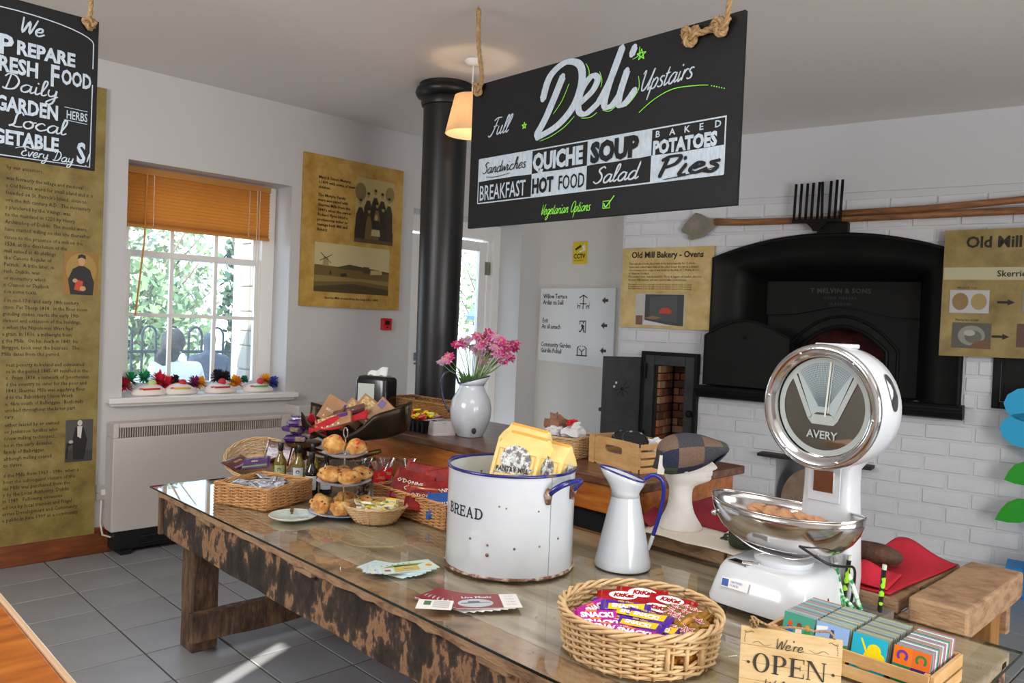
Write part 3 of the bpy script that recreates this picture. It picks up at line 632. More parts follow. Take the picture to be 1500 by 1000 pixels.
# sepia poster
sp_ = thing('sepia_poster', 'parchment poster with two sepia photographs on the wall right of the window', 'poster', (3.083, 5.549, 1.692))
PW, PH = .937, 1.19
MB().box(0, PW, 0, .028, 0, PH).build('board', mat('golden_parchment', '#b98f3c', .45, ramp=[(.3, '#9a6c22'), (.45, '#b48a3c'), (.6, '#c49f52'), (.8, '#cdaa60')], vscale=6, detail=9), sp_)
m = MB()
for k, s_ in enumerate(['Mary & Simon Murphy', 'c.1899 with some of their', 'children.', '', 'The Murphy Family', 'were associated with', 'Skerries Mills from the', "1840's when the owner", 'Richard Flynn hired a', 'professional miller to', 'manage both Mill and', 'Bakery.']):
    if s_: text(m, s_, .125, PH*.845-k*.0385+(.015 if k > 3 else 0), .032, res=1, off=.0008)
text(m, 'Skerries Mills as seen from the Long Hill c. 1899.', PW*.5, PH*.055, .026, align='CENTER', res=1, off=.0006)
m.build('lettering', INK(), sp_)
pp = [('5d4a22', 'p', [(0, 0), (1, 0), (1, .2), (0, .22)]), ('7c6a3a', 'e', (.12, .78, .14, .14)), ('8a7640', 'e', (.88, .8, .12, .12))]
for (x, zt, wd, c1) in [(.32, .74, .13, '3a2c14'), (.5, .8, .12, '2e2412'), (.68, .76, .13, '35290f'), (.86, .70, .12, '3d3018'), (.12, .62, .13, '2b210f'), (.34, .5, .1, '6a5628'), (.54, .6, .1, '6f5c30'), (.7, .55, .1, '30260f')]:
    pp.append((c1, 'p', [(x-wd, .06), (x-wd*.8, zt-.2), (x-.04, zt-.08), (x+.04, zt-.08), (x+wd*.8, zt-.2), (x+wd, .06)])); pp.append(('a08a58', 'e', (x, zt, .035, .04))); pp.append(('251b0c', 'e', (x, zt+.03, .038, .022)))
pp += [('b7a678', 'p', [(.4, .12), (.44, .32), (.6, .32), (.64, .12)]), ('2a200f', 'p', [(.42, .22), (.44, .36), (.6, .36), (.62, .22)]), ('a89468', 'e', (.52, .41, .04, .045))]
pic(sp_, PW*.50, PW*.905, PH*.455, PH*.90, pp, 'printed_photograph', 'b9a468')
pic(sp_, PW*.12, PW*.875, PH*.10, PH*.425, [('6b5526', 'p', [(0, 0), (1, 0), (1, .46), (.6, .52), (0, .55)]), ('4a3a18', 'p', [(0, 0), (1, 0), (1, .12), (.5, .2), (0, .1)]), ('8c7440', 'p', [(0, .2), (.6, .26), (1, .2), (1, .3), (0, .34)]), ('4c3d20', 'p', [(.3, .53), (.45, .6), (.62, .57), (1, .5), (1, .46), (.3, .5)]), ('b6a26a', 'p', [(.74, .42), (.74, .52), (.9, .52), (.9, .44)]), ('453618', 'p', [(.64, .44), (.64, .58), (.72, .58), (.72, .44)]), ('9d8c5c', 'p', [(.1, .54), (.115, .72), (.165, .72), (.18, .53)]), ('3c2f14', 'p', [(.06, .62), (.065, .64), (.22, .78), (.215, .76)]), ('3c2f14', 'p', [(.07, .79), (.075, .8), (.21, .6), (.205, .59)]), ('2e240f', 'p', [(.33, .34), (.34, .4), (.41, .41), (.42, .34)]), ('2e240f', 'p', [(.19, .36), (.195, .44), (.21, .44), (.215, .36)])], 'printed_photograph', 'c6b684')
# ---- chalk board at the left
lb = thing('chalkboard_sign', 'black hanging chalkboard at the left reading We Prepare Fresh Food Daily', 'sign', (.48, 3.9, 2.231), 0)
MB().box(0, .643, 0, .018, 0, .667).build('board', BLACKB(), lb, bev=.002)
m = MB(); X0 = .48
arc = [(.022, .008), (.022, .56)] + [(.022+.30*(1-math.cos(PI/2*k/8)), .56+.06*math.sin(PI/2*k/8)) for k in range(1, 9)] + [(.322+.30*math.sin(PI/2*k/8), .56+.06*math.cos(PI/2*k/8)) for k in range(1, 9)] + [(.622, .45)]
ribbon(m, arc, .0045, n=1, taper=False); ribbon(m, [(.622, .38), (.62, .012), (.3, .008), (.022, .006)], .0045, n=1, taper=False)
script(m, 'We', .335, .535, .033, .009, slant=.2, xs=1.15)
text(m, 'P', .258, .430, .112, off=.004, res=2, xs=.95); text(m, 'REPARE', .325, .441, .079, off=.0032, xs=.84)
text(m, 'F', .19, .352, .10, off=.004); text(m, 'RESH', .260, .358, .088, off=.0032, xs=.745); text(m, 'F', .452, .338, .13, off=.003, xs=.62); text(m, 'OOD', .497, .358, .088, off=.003, xs=.57)
script(m, 'Daily', .275, .287, .032, .0075, slant=.2, xs=1.5)
text(m, 'GARDEN', .253, .195, .085, off=.0032, xs=.69); text(m, 'HERBS', .520, .21, .052, xs=.58, off=.0006)
ribbon(m, [(.512, .258), (.605, .256)], .0025, n=1, taper=False); ribbon(m, [(.512, .203), (.605, .200)], .0025, n=1, taper=False)
script(m, 'Local', .30, .135, .032, .0078, slant=.2, xs=1.5)
text(m, 'VEGETABLE', .18, .058, .082, off=.0032, xs=.74); text(m, 'S', .566, .026, .125, off=.004, xs=.62)
script(m, 'Every Day', .35, -.002+.02, .021, .005, slant=.25, xs=1.15); script(m, '!', .60, .015, .03, .006)
ribbon(m, [(.33, .045), (.36, .055), (.42, .05)], .004)
m.build('lettering', CHALK(), lb)
def rope_path(mb, path, r, turns=60):
    P = smooth_pts([Vector(p) for p in path], 8); n = len(P); L = [0]
    for i in range(1, n): L.append(L[-1]+(P[i]-P[i-1]).length)
    tot = L[-1]; N = max(24, int(tot/.006)); res_ = [[], [], []]
    import bisect
    for i in range(N+1):
        s_ = tot*i/N; k = min(max(bisect.bisect(L, s_)-1, 0), n-2); f_ = (s_-L[k])/max(L[k+1]-L[k], 1e-6); p = P[k].lerp(P[k+1], f_); t = (P[k+1]-P[k]).normalized()
        a = Vector((1, 0, 0)) if abs(t.x) < .9 else Vector((0, 1, 0)); u = t.cross(a).normalized(); v = t.cross(u)
        for q in range(3): ph = s_*turns + q*2*PI/3; res_[q].append(p + (u*math.cos(ph)+v*math.sin(ph))*r*.5)
    for q in range(3): mb.tube(res_[q], r*.58, 6)
def knot(mb, c, r, rr):
    pts = []
    for k in range(28):
        t = 2*PI*k/28; pts.append((c[0]+r*(math.sin(t)+2*math.sin(2*t))*.36, c[1]-r*.5*math.sin(3*t)*.5, c[2]+r*(math.cos(t)-2*math.cos(2*t))*.36))
    rope_path(mb, pts+[pts[0]], rr)
    for k in range(14):
        a = R.uniform(0, 2*PI); mb.tube([(c[0]+r*.5*math.cos(a), c[1]-r*.2, c[2]+r*.5*math.sin(a)), (c[0]+r*1.2*math.cos(a), c[1]-r*.3-R.uniform(0, .01), c[2]+r*1.2*math.sin(a))], .0012, 3)
m = MB(); knot(m, (.598, -.022, .642), .024, .009); rope_path(m, [(.60, -.01, .66), (.607, 0, .72), (.615, .0, .984)], .010)
m.build('rope', ROPE(), lb, smooth=True)
m = MB(); knot(m, (.045, -.022, .642), .024, .009); rope_path(m, [(.045, -.01, .66), (.04, 0, .72), (.03, .0, .984)], .010); m.build('rope', ROPE(), lb, smooth=True)
# ---- Deli board (local x = 3.065 - y)
db = thing('menu_board', 'long black hanging chalkboard menu headed Full Deli Upstairs', 'sign', (2.63, 3.065, 0), -PI/2)
MB().box(0, 1.52, 0, .02, 2.093, 2.812).build('board', BLACKB(), db, bev=.002)
w1 = MB()
def wobble(mb, x0, z0, x1, z1, y=-.001):
    n = 6; T_ = [(x0+(x1-x0)*k/n, z1+R.uniform(-.002, .002)) for k in range(n+1)]; B_ = [(x1-(x1-x0)*k/n, z0+R.uniform(-.002, .002)) for k in range(n+1)]
    mb.poly(T_+B_, y)
gx = [.072, .445, .783, 1.125, 1.462]; zT, zM, zB = 2.432, 2.322, 2.213
for a, b, c_, d in [(gx[0], zM, gx[1], zT), (gx[1], zB, gx[2], zM), (gx[2], zM, gx[3], zT), (gx[3], zB, gx[4], zM)]: wobble(w1, a, b, c_, d)
ribbon(w1, [(gx[0], zT), (gx[4], zT-.003)], .006, n=1, taper=False); ribbon(w1, [(gx[0], zB), (gx[4], zB)], .006, n=1, taper=False)
ribbon(w1, [(gx[0], zT), (gx[0], zB)], .006, n=1, taper=False); ribbon(w1, [(gx[4], zT), (gx[4], zB)], .006, n=1, taper=False)
ribbon(w1, [(gx[2], zM), (gx[2], zB)], .004, n=1, taper=False)
script(w1, 'Full', .135, 2.54, .040, .0075, slant=.5, xs=1.1, rot=.02)
script(w1, 'Upstairs', 1.045, 2.592, .040, .0075, slant=.45, xs=.97, rot=.045)
# big brush lettering Deli
def fat(mb, pts, wd, y, n=8):
    q = smooth_pts(pts, n); N = len(q); vs = []
    for i, p in enumerate(q):
        t = (q[min(i+1, N-1)]-q[max(i-1, 0)]).normalized(); nn = Vector((-t.y, t.x)); k = wd/2*(.55+.45*abs(t.y)); YC[0] = (YC[0]+1) % 97; yy = y-YC[0]*8e-6
        vs += [(p.x+nn.x*k, yy, p.y+nn.y*k), (p.x-nn.x*k, yy, p.y-nn.y*k)]
    mb.add(vs, [(2*i, 2*i+1, 2*i+3, 2*i+2) for i in range(N-1)])
    for e, d in ((q[0], q[1]-q[0]), (q[-1], q[-1]-q[-2])):
        YC[0] = (YC[0]+1) % 97; mb.poly([(e.x+wd*.36*math.cos(a*PI/5), e.y+wd*.36*math.sin(a*PI/5)) for a in range(10)], y-.001-YC[0]*8e-6)
D1 = [(.468, 2.50), (.53, 2.58), (.62, 2.74)]
D2 = [(.50, 2.66), (.54, 2.755), (.63, 2.80), (.715, 2.775), (.735, 2.70), (.695, 2.60), (.60, 2.525), (.475, 2.487)]
E1 = [(.735, 2.605), (.80, 2.645), (.825, 2.69), (.79, 2.708), (.735, 2.655), (.722, 2.575), (.765, 2.55), (.835, 2.585)]
L1 = [(.835, 2.585), (.90, 2.68), (.955, 2.80), (.90, 2.68), (.868, 2.575), (.905, 2.56), (.95, 2.60)]
I1 = [(.985, 2.695), (.95, 2.60), (.95, 2.558), (.985, 2.562), (1.03, 2.605)]
for st, wd in ((D1, .042), (D2, .042), (E1, .036), (L1, .036), (I1, .036)): fat(w1, st, wd, -.0025)
fat(w1, [(1.005, 2.755), (1.02, 2.785)], .034, -.0025)
text(w1, 'QUICHE', .452, zM+.016, .105, off=.0055, xs=.78); text(w1, 'BREAKFAST', .082, zB+.014, .105, off=.001, xs=.60, y=-.002)
script(w1, 'Salad', .82, zB+.025, .034, .009, slant=.4, xs=1.45)
text(w1, 'POTATOES', 1.132, zM+.006, .072, off=.004, xs=.82)
for k, ch_ in enumerate('BAKED'): text(w1, ch_, 1.142+k*.068, zM+.072, .036, off=.0008, xs=1.1)
w1.build('chalk_lettering', CHALK(), db)
b1 = MB(); yb = -.004
script(b1, 'Sandwiches', .10, zM+.035, .027, .0055, slant=.35, xs=1.2, y=yb); ribbon(b1, [(.13, zM+.018), (.2, zM+.012), (.3, zM+.02)], .004, yb)
text(b1, 'HOT', .452, zB+.018, .092, yb, off=.004, xs=.68); text(b1, 'FOOD', .618, zB+.018, .092, yb, off=.0005, xs=.60)
text(b1, 'SOUP', .805, zM+.012, .115, yb, off=.007, xs=.88)
for st in ([(.0, .1), (.03, .9)], [(-.02, .85), (.05, .97), (.16, .92), (.13, .62), (.04, .5)], [(.24, .5), (.2, .1), (.26, .05)], [(.34, .3), (.42, .42), (.36, .52), (.3, .25), (.36, .08), (.46, .2)], [(.56, .5), (.49, .45), (.56, .25), (.52, .05), (.44, .12)]):
    fat(b1, [(1.17+u*.46+v*.03, zB+.012+v*.085) for u, v in st], .019, yb)
fat(b1, [(1.29, zB+.078), (1.293, zB+.083)], .016, yb); ribbon(b1, [(1.19, zB+.006), (1.3, zB+.014), (1.43, zB+.03)], .005, yb)
b1.build('black_lettering', BLACKB(), db, label='black lettering painted out of the white blocks')
g1 = MB(); GRN = col('86e04a', .8)
def star(mb, x, z, r):
    for k in range(5):
        a = PI/2+k*4*PI/5; b_ = PI/2+(k+1)*4*PI/5; ribbon(mb, [(x+r*math.cos(a), z+r*math.sin(a)), (x+r*math.cos(b_), z+r*math.sin(b_))], .004, -.003, 1, False)
star(g1, .385, 2.555, .017); star(g1, 1.055, 2.745, .024)
ribbon(g1, [(1.055, 2.508), (1.13, 2.55), (1.22, 2.575), (1.33, 2.568), (1.38, 2.56)], .0045, -.003)
for k in range(6): ribbon(g1, [(1.392+k*.011, 2.556-k*.004), (1.397+k*.011, 2.554-k*.004)], .004, -.003, 1, False)
for st in ([(.755, 2.77), (.775, 2.735), (.775, 2.69)], [(.49, 2.468), (.56, 2.48), (.64, 2.51), (.70, 2.55)], [(.74, 2.535), (.79, 2.53), (.83, 2.545)], [(.86, 2.55), (.90, 2.54), (.94, 2.56)], [(.985, 2.545), (1.02, 2.57), (1.05, 2.61), (1.045, 2.66)], [(1.045, 2.78), (1.04, 2.745), (1.01, 2.735)], [(.57, 2.58), (.62, 2.63), (.66, 2.70)], [(.835, 2.72), (.85, 2.68), (.845, 2.65)]): ribbon(g1, st, .0042, -.003)
script(g1, 'Vegetarian Options', .515, 2.125, .024, .0042, slant=.35, xs=.82, rot=.0)
ribbon(g1, [(.885, 2.128), (.922, 2.128), (.922, 2.158), (.885, 2.158), (.885, 2.128)], .004, -.003, 1, False); ribbon(g1, [(.89, 2.15), (.902, 2.134), (.945, 2.178)], .006, -.003)
g1.build('green_lettering', GRN, db, label='lime green chalk lettering and stars')
m = MB(); knot(m, (.062, -.022, 2.786), .030, .010); rope_path(m, [(.062, -.01, 2.79), (.058, .004, 2.86), (.03, .002, 3.0), (.018, 0, 3.16)], .011); rope_path(m, [(.018, .0, 3.16), (.012, 0, 3.185), (.024, 0, 3.185), (.022, 0, 3.10), (.02, .01, 3.03)], .011)
m.build('rope', ROPE(), db, smooth=True)
m = MB(); knot(m, (1.30, -.022, 2.762), .034, .012); knot(m, (1.435, -.024, 2.768), .032, .012); rope_path(m, [(1.30, -.022, 2.765), (1.37, -.026, 2.76), (1.43, -.024, 2.77)], .013); rope_path(m, [(1.435, -.01, 2.78), (1.45, .0, 2.83), (1.47, .0, 3.19)], .011)
m.build('rope', ROPE(), db, smooth=True)
m = MB(); 
for x in (.018, 1.47): m.tube([(x, 0, 3.214), (x, 0, 3.195), (x+.012, 0, 3.185), (x, 0, 3.175), (x-.01, 0, 3.183)], .003, 6)
m.build('hook', CHROME(), db)
# ---- column
cl = thing('iron_column', 'tall black cast-iron column rising to the ceiling behind the counter', 'column', (3.40, 4.235, 0))
CI = mat('column_black', '#141517', .38, bump=.05, bscale=50)
MB().lathe([(0, 0), (.18, 0), (.18, .06), (.14, .1), (.138, 1.0), (.152, 3.05), (.152, 3.1), (0, 3.1)], 40).build('shaft', CI, cl, smooth=50)
MB().lathe([(.148, 3.06), (.165, 3.065), (.172, 3.09), (.165, 3.115), (.172, 3.12), (.20, 3.13), (.212, 3.155), (.205, 3.18), (.185, 3.19), (.185, 3.214), (0, 3.214)], 40).build('capital', CI, cl, smooth=50)
# ---- pendant lamp
pl_ = thing('pendant_lamp', 'pendant ceiling lamp with a cream fabric shade half hidden by the deli board', 'lamp', (3.17, 3.70, 0))
MB().lathe([(0, 3.214), (.055, 3.214), (.055, 3.205), (.035, 3.185), (0, 3.18)], 24).build('ceiling_rose', WHITE(), pl_, smooth=50)
MB().tube([(0, 0, 3.185), (0, 0, 2.93)], .004, 6).build('cord', WHITE(), pl_)
shm = mat('shade_fabric', '#e2cdb0', .8, bump=.1, bscale=120); n_ = shm.node_tree; tl = n_.nodes.new('ShaderNodeBsdfTranslucent'); tl.inputs[0].default_value = hx('#f3dfc0'); mx2 = n_.nodes.new('ShaderNodeMixShader'); mx2.inputs[0].default_value = .5
n_.links.new(n_.nodes['Principled BSDF'].outputs[0], mx2.inputs[1]); n_.links.new(tl.outputs[0], mx2.inputs[2]); n_.links.new(mx2.outputs[0], n_.nodes['Material Output'].inputs[0])
MB().lathe([(.106, 2.995), (.157, 2.765), (.155, 2.765), (.104, 2.995)], 40, close=True).build('lamp_shade', shm, pl_, smooth=60)
m = MB(); m.lathe([(0, 2.97), (.022, 2.965), (.022, 2.91), (0, 2.91)], 12)
for a in range(3): m.tube([(0, 0, 2.985), (.105*math.cos(a*2.1), .105*math.sin(a*2.1), 2.985)], .002, 5)
m.build('socket', WHITE(), pl_)
MB().ball((0, 0, 2.865), (.032, .032, .045), 14, 10).build('bulb', mat('bulb', '#ffe2b0', .5, emit=('#ffe0b8', 60)), pl_, smooth=True)
# ---- wayfinding sign, cctv sticker (on the plaster wall x=5.776)
ws = thing('wayfinding_sign', 'white wall sign with arrows to Willow Terrace, Exit and Community Garden', 'sign', (5.755, 5.58, 0), -PI/2)
MB().prism([(.04, 1.265), (1.0, 1.24), (1.0, 1.985), (.045, 1.985)], 0, .018).build('board', mat('sign_white', '#e6e8e9', .35), ws)
m = MB()
for s_, x, z in [('Willow Terrace', .085, 1.885), ('Ardán na Sailí', .085, 1.825), ('Exit', .085, 1.645), ('An slí amach', .08, 1.585), ('Community Garden', .075, 1.405), ('Gairdín Pobail', .075, 1.345)]: text(m, s_, x, z, .064, res=1, off=.001, xs=.78)
for z in (1.87, 1.635, 1.40): m.poly([(.845, z), (.885, z+.033), (.885, z+.013), (.92, z+.013), (.92, z-.013), (.885, z-.013), (.885, z-.033)], -.002)
zc = 1.84
m.poly([(.56, zc+.055), (.615, zc+.085), (.67, zc+.055), (.66, zc+.05), (.615, zc+.072), (.57, zc+.05)], -.002)
for a in [[(.61, zc+.07), (.61, zc-.055), (.62, zc-.055), (.62, zc+.07)], [(.575, zc), (.575, zc-.008), (.66, zc-.008), (.66, zc)], [(.535, zc+.02), (.55, zc-.02), (.58, zc-.02), (.58, zc-.05), (.572, zc-.05), (.572, zc-.028), (.552, zc-.028), (.552, zc-.05), (.544, zc-.05), (.544, zc-.02)], [(.70, zc+.02), (.685, zc-.02), (.655, zc-.02), (.655, zc-.05), (.663, zc-.05), (.663, zc-.028), (.683, zc-.028), (.683, zc-.05), (.691, zc-.05), (.691, zc-.02)]]: m.poly(a, -.002)
zc = 1.615
for a in [[(.58, zc+.06), (.66, zc+.06), (.66, zc-.06), (.652, zc-.06), (.652, zc+.05), (.588, zc+.05), (.588, zc+.02), (.58, zc+.02)], [(.61, zc+.03), (.64, zc+.01), (.635, zc-.02), (.65, zc-.055), (.635, zc-.055), (.62, zc-.02), (.60, zc-.05), (.575, zc-.05), (.575, zc-.04), (.595, zc-.038), (.61, zc-.01), (.60, zc+.01)], [(.62, zc+.045), (.635, zc+.045), (.635, zc+.032), (.62, zc+.032)]]: m.poly(a, -.002)
zc = 1.385
for a in [[(.55, zc-.05), (.69, zc-.05), (.69, zc-.04), (.55, zc-.04)], [(.56, zc-.04), (.56, zc+.03), (.59, zc+.05), (.59, zc+.04), (.57, zc+.025), (.57, zc-.04)], [(.68, zc-.04), (.68, zc+.03), (.65, zc+.05), (.65, zc+.04), (.67, zc+.025), (.67, zc-.04)], [(.615, zc-.04), (.615, zc-.01), (.58, zc+.02), (.585, zc+.026), (.62, zc-.002), (.655, zc+.026), (.66, zc+.02), (.625, zc-.01), (.625, zc-.04)], [(.60, zc+.05), (.61, zc+.05), (.61, zc+.04), (.60, zc+.04)], [(.63, zc+.05), (.64, zc+.05), (.64, zc+.04), (.63, zc+.04)]]: m.poly(a, -.002)
m.build('lettering', col('3a3b3d', .6), ws)
cc = thing('cctv_notice', 'small yellow CCTV notice above the wayfinding sign', 'notice', (5.77, 5.14, 2.22), -PI/2)
MB().box(0, .18, 0, .005, 0, .215).build('card', col('e6c713', .5), cc)
m = MB(); text(m, 'CCTV', .015, .055, .062, xs=.9, off=.002); text(m, 'in operation', .02, .028, .024, res=1)
m.poly([(.03, .15), (.10, .185), (.11, .165), (.04, .13)], -.002); m.build('lettering', col('1c1c18'), cc)
MB().poly([(.09, .11), (.16, .13), (.15, .19), (.12, .17), (.13, .135), (.085, .125)], -.002).build('camera_symbol', col('f2f0e4'), cc)
# ---- oven posters
o1 = thing('bakery_poster', 'parchment poster titled Old Mill Bakery - Ovens, left of the black oven', 'poster', tuple(wp(1.255, 0, -.035)), WA)
MB().prism([(0, 1.632), (.835, 1.628), (.833, 2.325), (0, 2.315)], 0, .02).build('board', PARCH(), o1)
m = MB(); text(m, 'Old Mill Bakery - Ovens', .417, 2.235, .072, align='CENTER', off=.0022, xs=.93, res=2)
body = ['This coke-fired oven, lined with brick, had a capacity for 12 dozen', 'loaves and a blind baker with all the other bread. Known as a draught', 'oven because of its origin, it was made by the firm of T. Melvin & Sons', 'of Glasgow, Scotland.', 'The smaller oven, manufactured by Thorp & Jaggers of London, dated to', 'the mid 19th century, and was used to bake confectionery.']
for k, s_ in enumerate(body): text(m, s_, .065, 2.175-k*.028, .0265, res=1, xs=.86)
for k in range(3): text(m, 'The bakers worked here by night and the bread was carried out by morning.', .065, 1.998-k*.018, .0175, res=1, xs=1.08)
m.build('lettering', INK(), o1)
pic(o1, .145, .60, 1.655, 1.925, [('3f4143', 'p', [(.2, .1), (.2, .98), (.98, .98), (.98, 0), (.9, 0)]), ('4d5052', 'p', [(.3, .2), (.3, .9), (.85, .95), (.85, .1)]), ('b9452b', 'p', [(.5, .38), (.5, .48), (.56, .56), (.68, .56), (.74, .48), (.74, .38)]), ('7a5a40', 'p', [(.02, 0), (.02, .3), (.16, .3), (.16, 0)]), ('8e6a48', 'p', [(.2, .22), (.36, .3), (.55, .25), (.4, .18)]), ('cfd2d6', 'p', [(.16, 0), (.2, .16), (.7, .02), (.7, 0)])], 'printed_photograph', 'bdbcb4')
o2 = thing('bakery_poster', 'parchment poster at the right edge titled Old Mill, with grain and dough photos', 'poster', tuple(wp(3.762, 0, -.095)), WA)
MB().prism([(0, 1.52), (1.5, 1.54), (1.5, 2.40), (0, 2.385)], 0, .02).build('board', mat('brown_parchment', '#8e7844', .5, ramp=[(.3, '#75602f'), (.5, '#927d48'), (.7, '#a8945c')], vscale=5, detail=9), o2)
MB().poly([(.005, 2.045), (1.49, 2.045), (1.49, 2.13), (.005, 2.13)], -.001).build('title_band', col('bdb795', .6), o2)
m = MB(); text(m, 'Old Mill Bakery', .13, 2.265, .105, off=.003, xs=.95, y=-.003); text(m, 'How we bake', .52, 2.17, .05, y=-.003); text(m, 'Skerries Mills', .32, 2.068, .058, off=.0008, y=-.003); text(m, 'Wheat & Oats', .09, 1.985, .02, y=-.003, res=1); text(m, 'Mixing the dough', .09, 1.765, .02, y=-.003, res=1)
for x, z in ((.33, 1.895), (.31, 1.665)): m.poly([(x, z+.008), (x+.06, z+.008), (x+.06, z+.02), (x+.10, z), (x+.06, z-.02), (x+.06, z-.008), (x, z-.008)], -.003)
m.build('lettering', INK(), o2)
pic(o2, .05, .285, 1.818, 1.975, [('8d7040', 'e', (.27, .5, .21, .38)), ('a58a58', 'e', (.74, .5, .2, .36))], 'printed_photograph', 'b9b9bb', y=-.004)
pic(o2, .075, .305, 1.58, 1.752, [('8a8a7c', 'e', (.5, .5, .35, .4)), ('62624f', 'e', (.55, .45, .22, .25)), ('a9a99a', 'e', (.45, .6, .15, .12)), ('6d4a34', 'p', [(.4, 0), (.6, .25), (.95, .4), (1, 0)])], 'printed_photograph', '54524a', y=-.004)
pic(o2, .47, .72, 1.83, 1.98, [('3c3a38', 'e', (.5, .5, .3, .3))], 'printed_photograph', '85827d', y=-.004); pic(o2, .45, .70, 1.60, 1.755, [('94705c', 'e', (.5, .55, .3, .4))], 'printed_photograph', '5e3a30', y=-.004)
# ---- the big oven
ov = thing('bread_oven', 'large black cast-iron bread oven with an arched hood in the brick wall', 'oven', tuple(wp(0, 0, 0)), WA)
def arcz(x): 
    c_ = 2.99; return 2.402-.175*abs((x-c_)/.91)**2.1
NS = 10; NA = 24
def outline(f):
    """f=0 outer arch, f=1 inner mouth of the hood"""
    o = []; xo0, xo1, zb = 2.08, 3.905, 1.175; xi0, xi1, zi = 2.44, 3.58, 2.055
    for k in range(NS): t = k/NS; o.append((xo0+(xi0-xo0)*f, zb+(arcz(xo0)+(zi-arcz(xo0))*f-zb)*t))
    for k in range(NA+1):
        t = k/NA; xo = xo0+(xo1-xo0)*t; o.append((xo+((xi0+(xi1-xi0)*t)-xo)*f, arcz(xo)+(zi-arcz(xo))*f))
    for k in range(NS-1, -1, -1): t = k/NS; o.append((xo1+(xi1-xo1)*f, zb+(arcz(xo1)+(zi-arcz(xo1))*f-zb)*t))
    return o
loops = [[(x, y, z) for x, z in outline(f)] for f, y in ((0, .0), (0, -.05), (.03, -.062), (.08, -.062), (.10, -.05), (.45, -.04), (.60, -.02), (.72, .02), (.82, .08), (.9, .17), (1, .30))]
m = MB(); m.loft(loops, closed=False); m.build('hood', IRON(), ov, smooth=True)
m = MB()
def am(x):   # arch of sign plate
    return 1.78 + (.075*math.exp(-((x-3.02)/.27)**2) if True else 0)
def mouth(x): return 1.70-.22*((x-3.03)/.36)**2 if abs(x-3.03) < .33 else None
xsn = [2.44+(3.58-2.44)*k/38 for k in range(39)]
for a, b in zip(xsn[:-1], xsn[1:]):
    m.add([(a, .285, am(a)), (b, .285, am(b)), (b, .285, 2.055), (a, .285, 2.055), (a, .33, am(a)), (b, .33, am(b))], [(0, 1, 2, 3), (0, 4, 5, 1)])
m.build('name_plate', IRON(), ov)
m = MB()
for a, b in zip(xsn[:-1], xsn[1:]):
    ma, mb_ = mouth(a), mouth(b)
    if ma is None or mb_ is None: m.add([(a, .325, 1.17), (b, .325, 1.17), (b, .325, am(b)), (a, .325, am(a))], [(0, 1, 2, 3)])
    else: m.add([(a, .325, ma), (b, .325, mb_), (b, .325, am(b)), (a, .325, am(a)), (a, .45, ma), (b, .45, mb_)], [(0, 1, 2, 3), (0, 4, 5, 1)])
m.tube([(2.70, .32, 1.2), (2.70, .32, 1.48)]+[(3.03+q*.33, .32, 1.70-.22*(q*.33/.36)**2) for q in (-1, -.8, -.6, -.4, -.2, 0, .2, .4, .6, .8, 1)]+[(3.36, .32, 1.48), (3.36, .32, 1.2)], .018, 8)
m.tube([(2.62, .32, 1.2), (2.62, .32, 1.52)]+[(3.03+q*.40, .32, 1.785-.24*abs(q)**2) for q in (-1, -.75, -.5, -.25, 0, .25, .5, .75, 1)]+[(3.44, .32, 1.52), (3.44, .32, 1.2)], .012, 8)
m.box(2.44, 3.58, -.05, .66, 1.165, 1.18)
m.build('oven_front', IRON(), ov, smooth=40)
m = MB(); m.box(2.60, 2.62, .45, .68, 1.18, 1.75); m.box(3.42, 3.44, .45, .68, 1.18, 1.75); m.box(2.6, 3.44, .66, .68, 1.18, 1.76); m.box(2.6, 3.44, .45, .68, 1.74, 1.76)
m.build('fire_chamber', mat('dark_red_firebrick', '#5a1710', .8, var='#2c0c0a', vscale=14), ov)
m = MB(); text(m, 'T MELVIN & SONS', 3.01, 1.965, .052, y=.28, align='CENTER', off=.0015, space=1.1); text(m, 'OVEN MAKERS', 3.01, 1.915, .03, y=.28, align='CENTER', res=1, space=1.3); text(m, 'GLASGOW', 3.01, 1.868, .03, y=.28, align='CENTER', res=1, space=1.2)
m.build('raised_lettering', mat('iron_lettering', '#2c2c2c', .4, .2), ov)
m = MB(); prof = [(-.01, 1.085), (-.13, 1.085), (-.15, 1.095), (-.165, 1.13), (-.19, 1.145), (-.195, 1.165), (-.18, 1.182), (-.01, 1.182)]
m.loft([[(2.03+.02*0, y, z) for y, z in prof], [(3.93, y, z) for y, z in prof]], cap=True); m.build('shelf', IRON(), ov, smooth=30, bev=.003)
m = MB(); dp = [(0, 0), (.69, 0), (.69, .40)] + [(.69-.69*k/10, .40+.13*math.sin(PI*k/10)) for k in range(1, 10)] + [(0, .40)]
m.prism(dp, 0, .016); dl_ = m.build('oven_door', IRON(), ov, bev=.003); dl_.location = (2.08, -.15, 1.195); dl_.rotation_euler = (0, 0, math.radians(-3))
m = MB(); m.tube([(p[0]*.97+.01, -.002, p[1]*.97+.006) for p in dp], .009, 6, closed=True); m.ball((.34, -.01, .39), (.012, .012, .014), 8, 6); m.build('door_rim', IRON(), dl_, smooth=True)
m = MB()
for z in (1.30, 1.50): m.box(2.74, 2.80, .27, .30, z, z+.06); m.tube([(2.77, -.1, z+.03), (2.77, .28, z+.03)], .01, 6)
m.build('hinge_bracket', IRON(), ov)
MB().box(2.90, 3.12, -.075, 0, 2.392, 2.476).build('flue_plate', IRON(), ov, bev=.004)
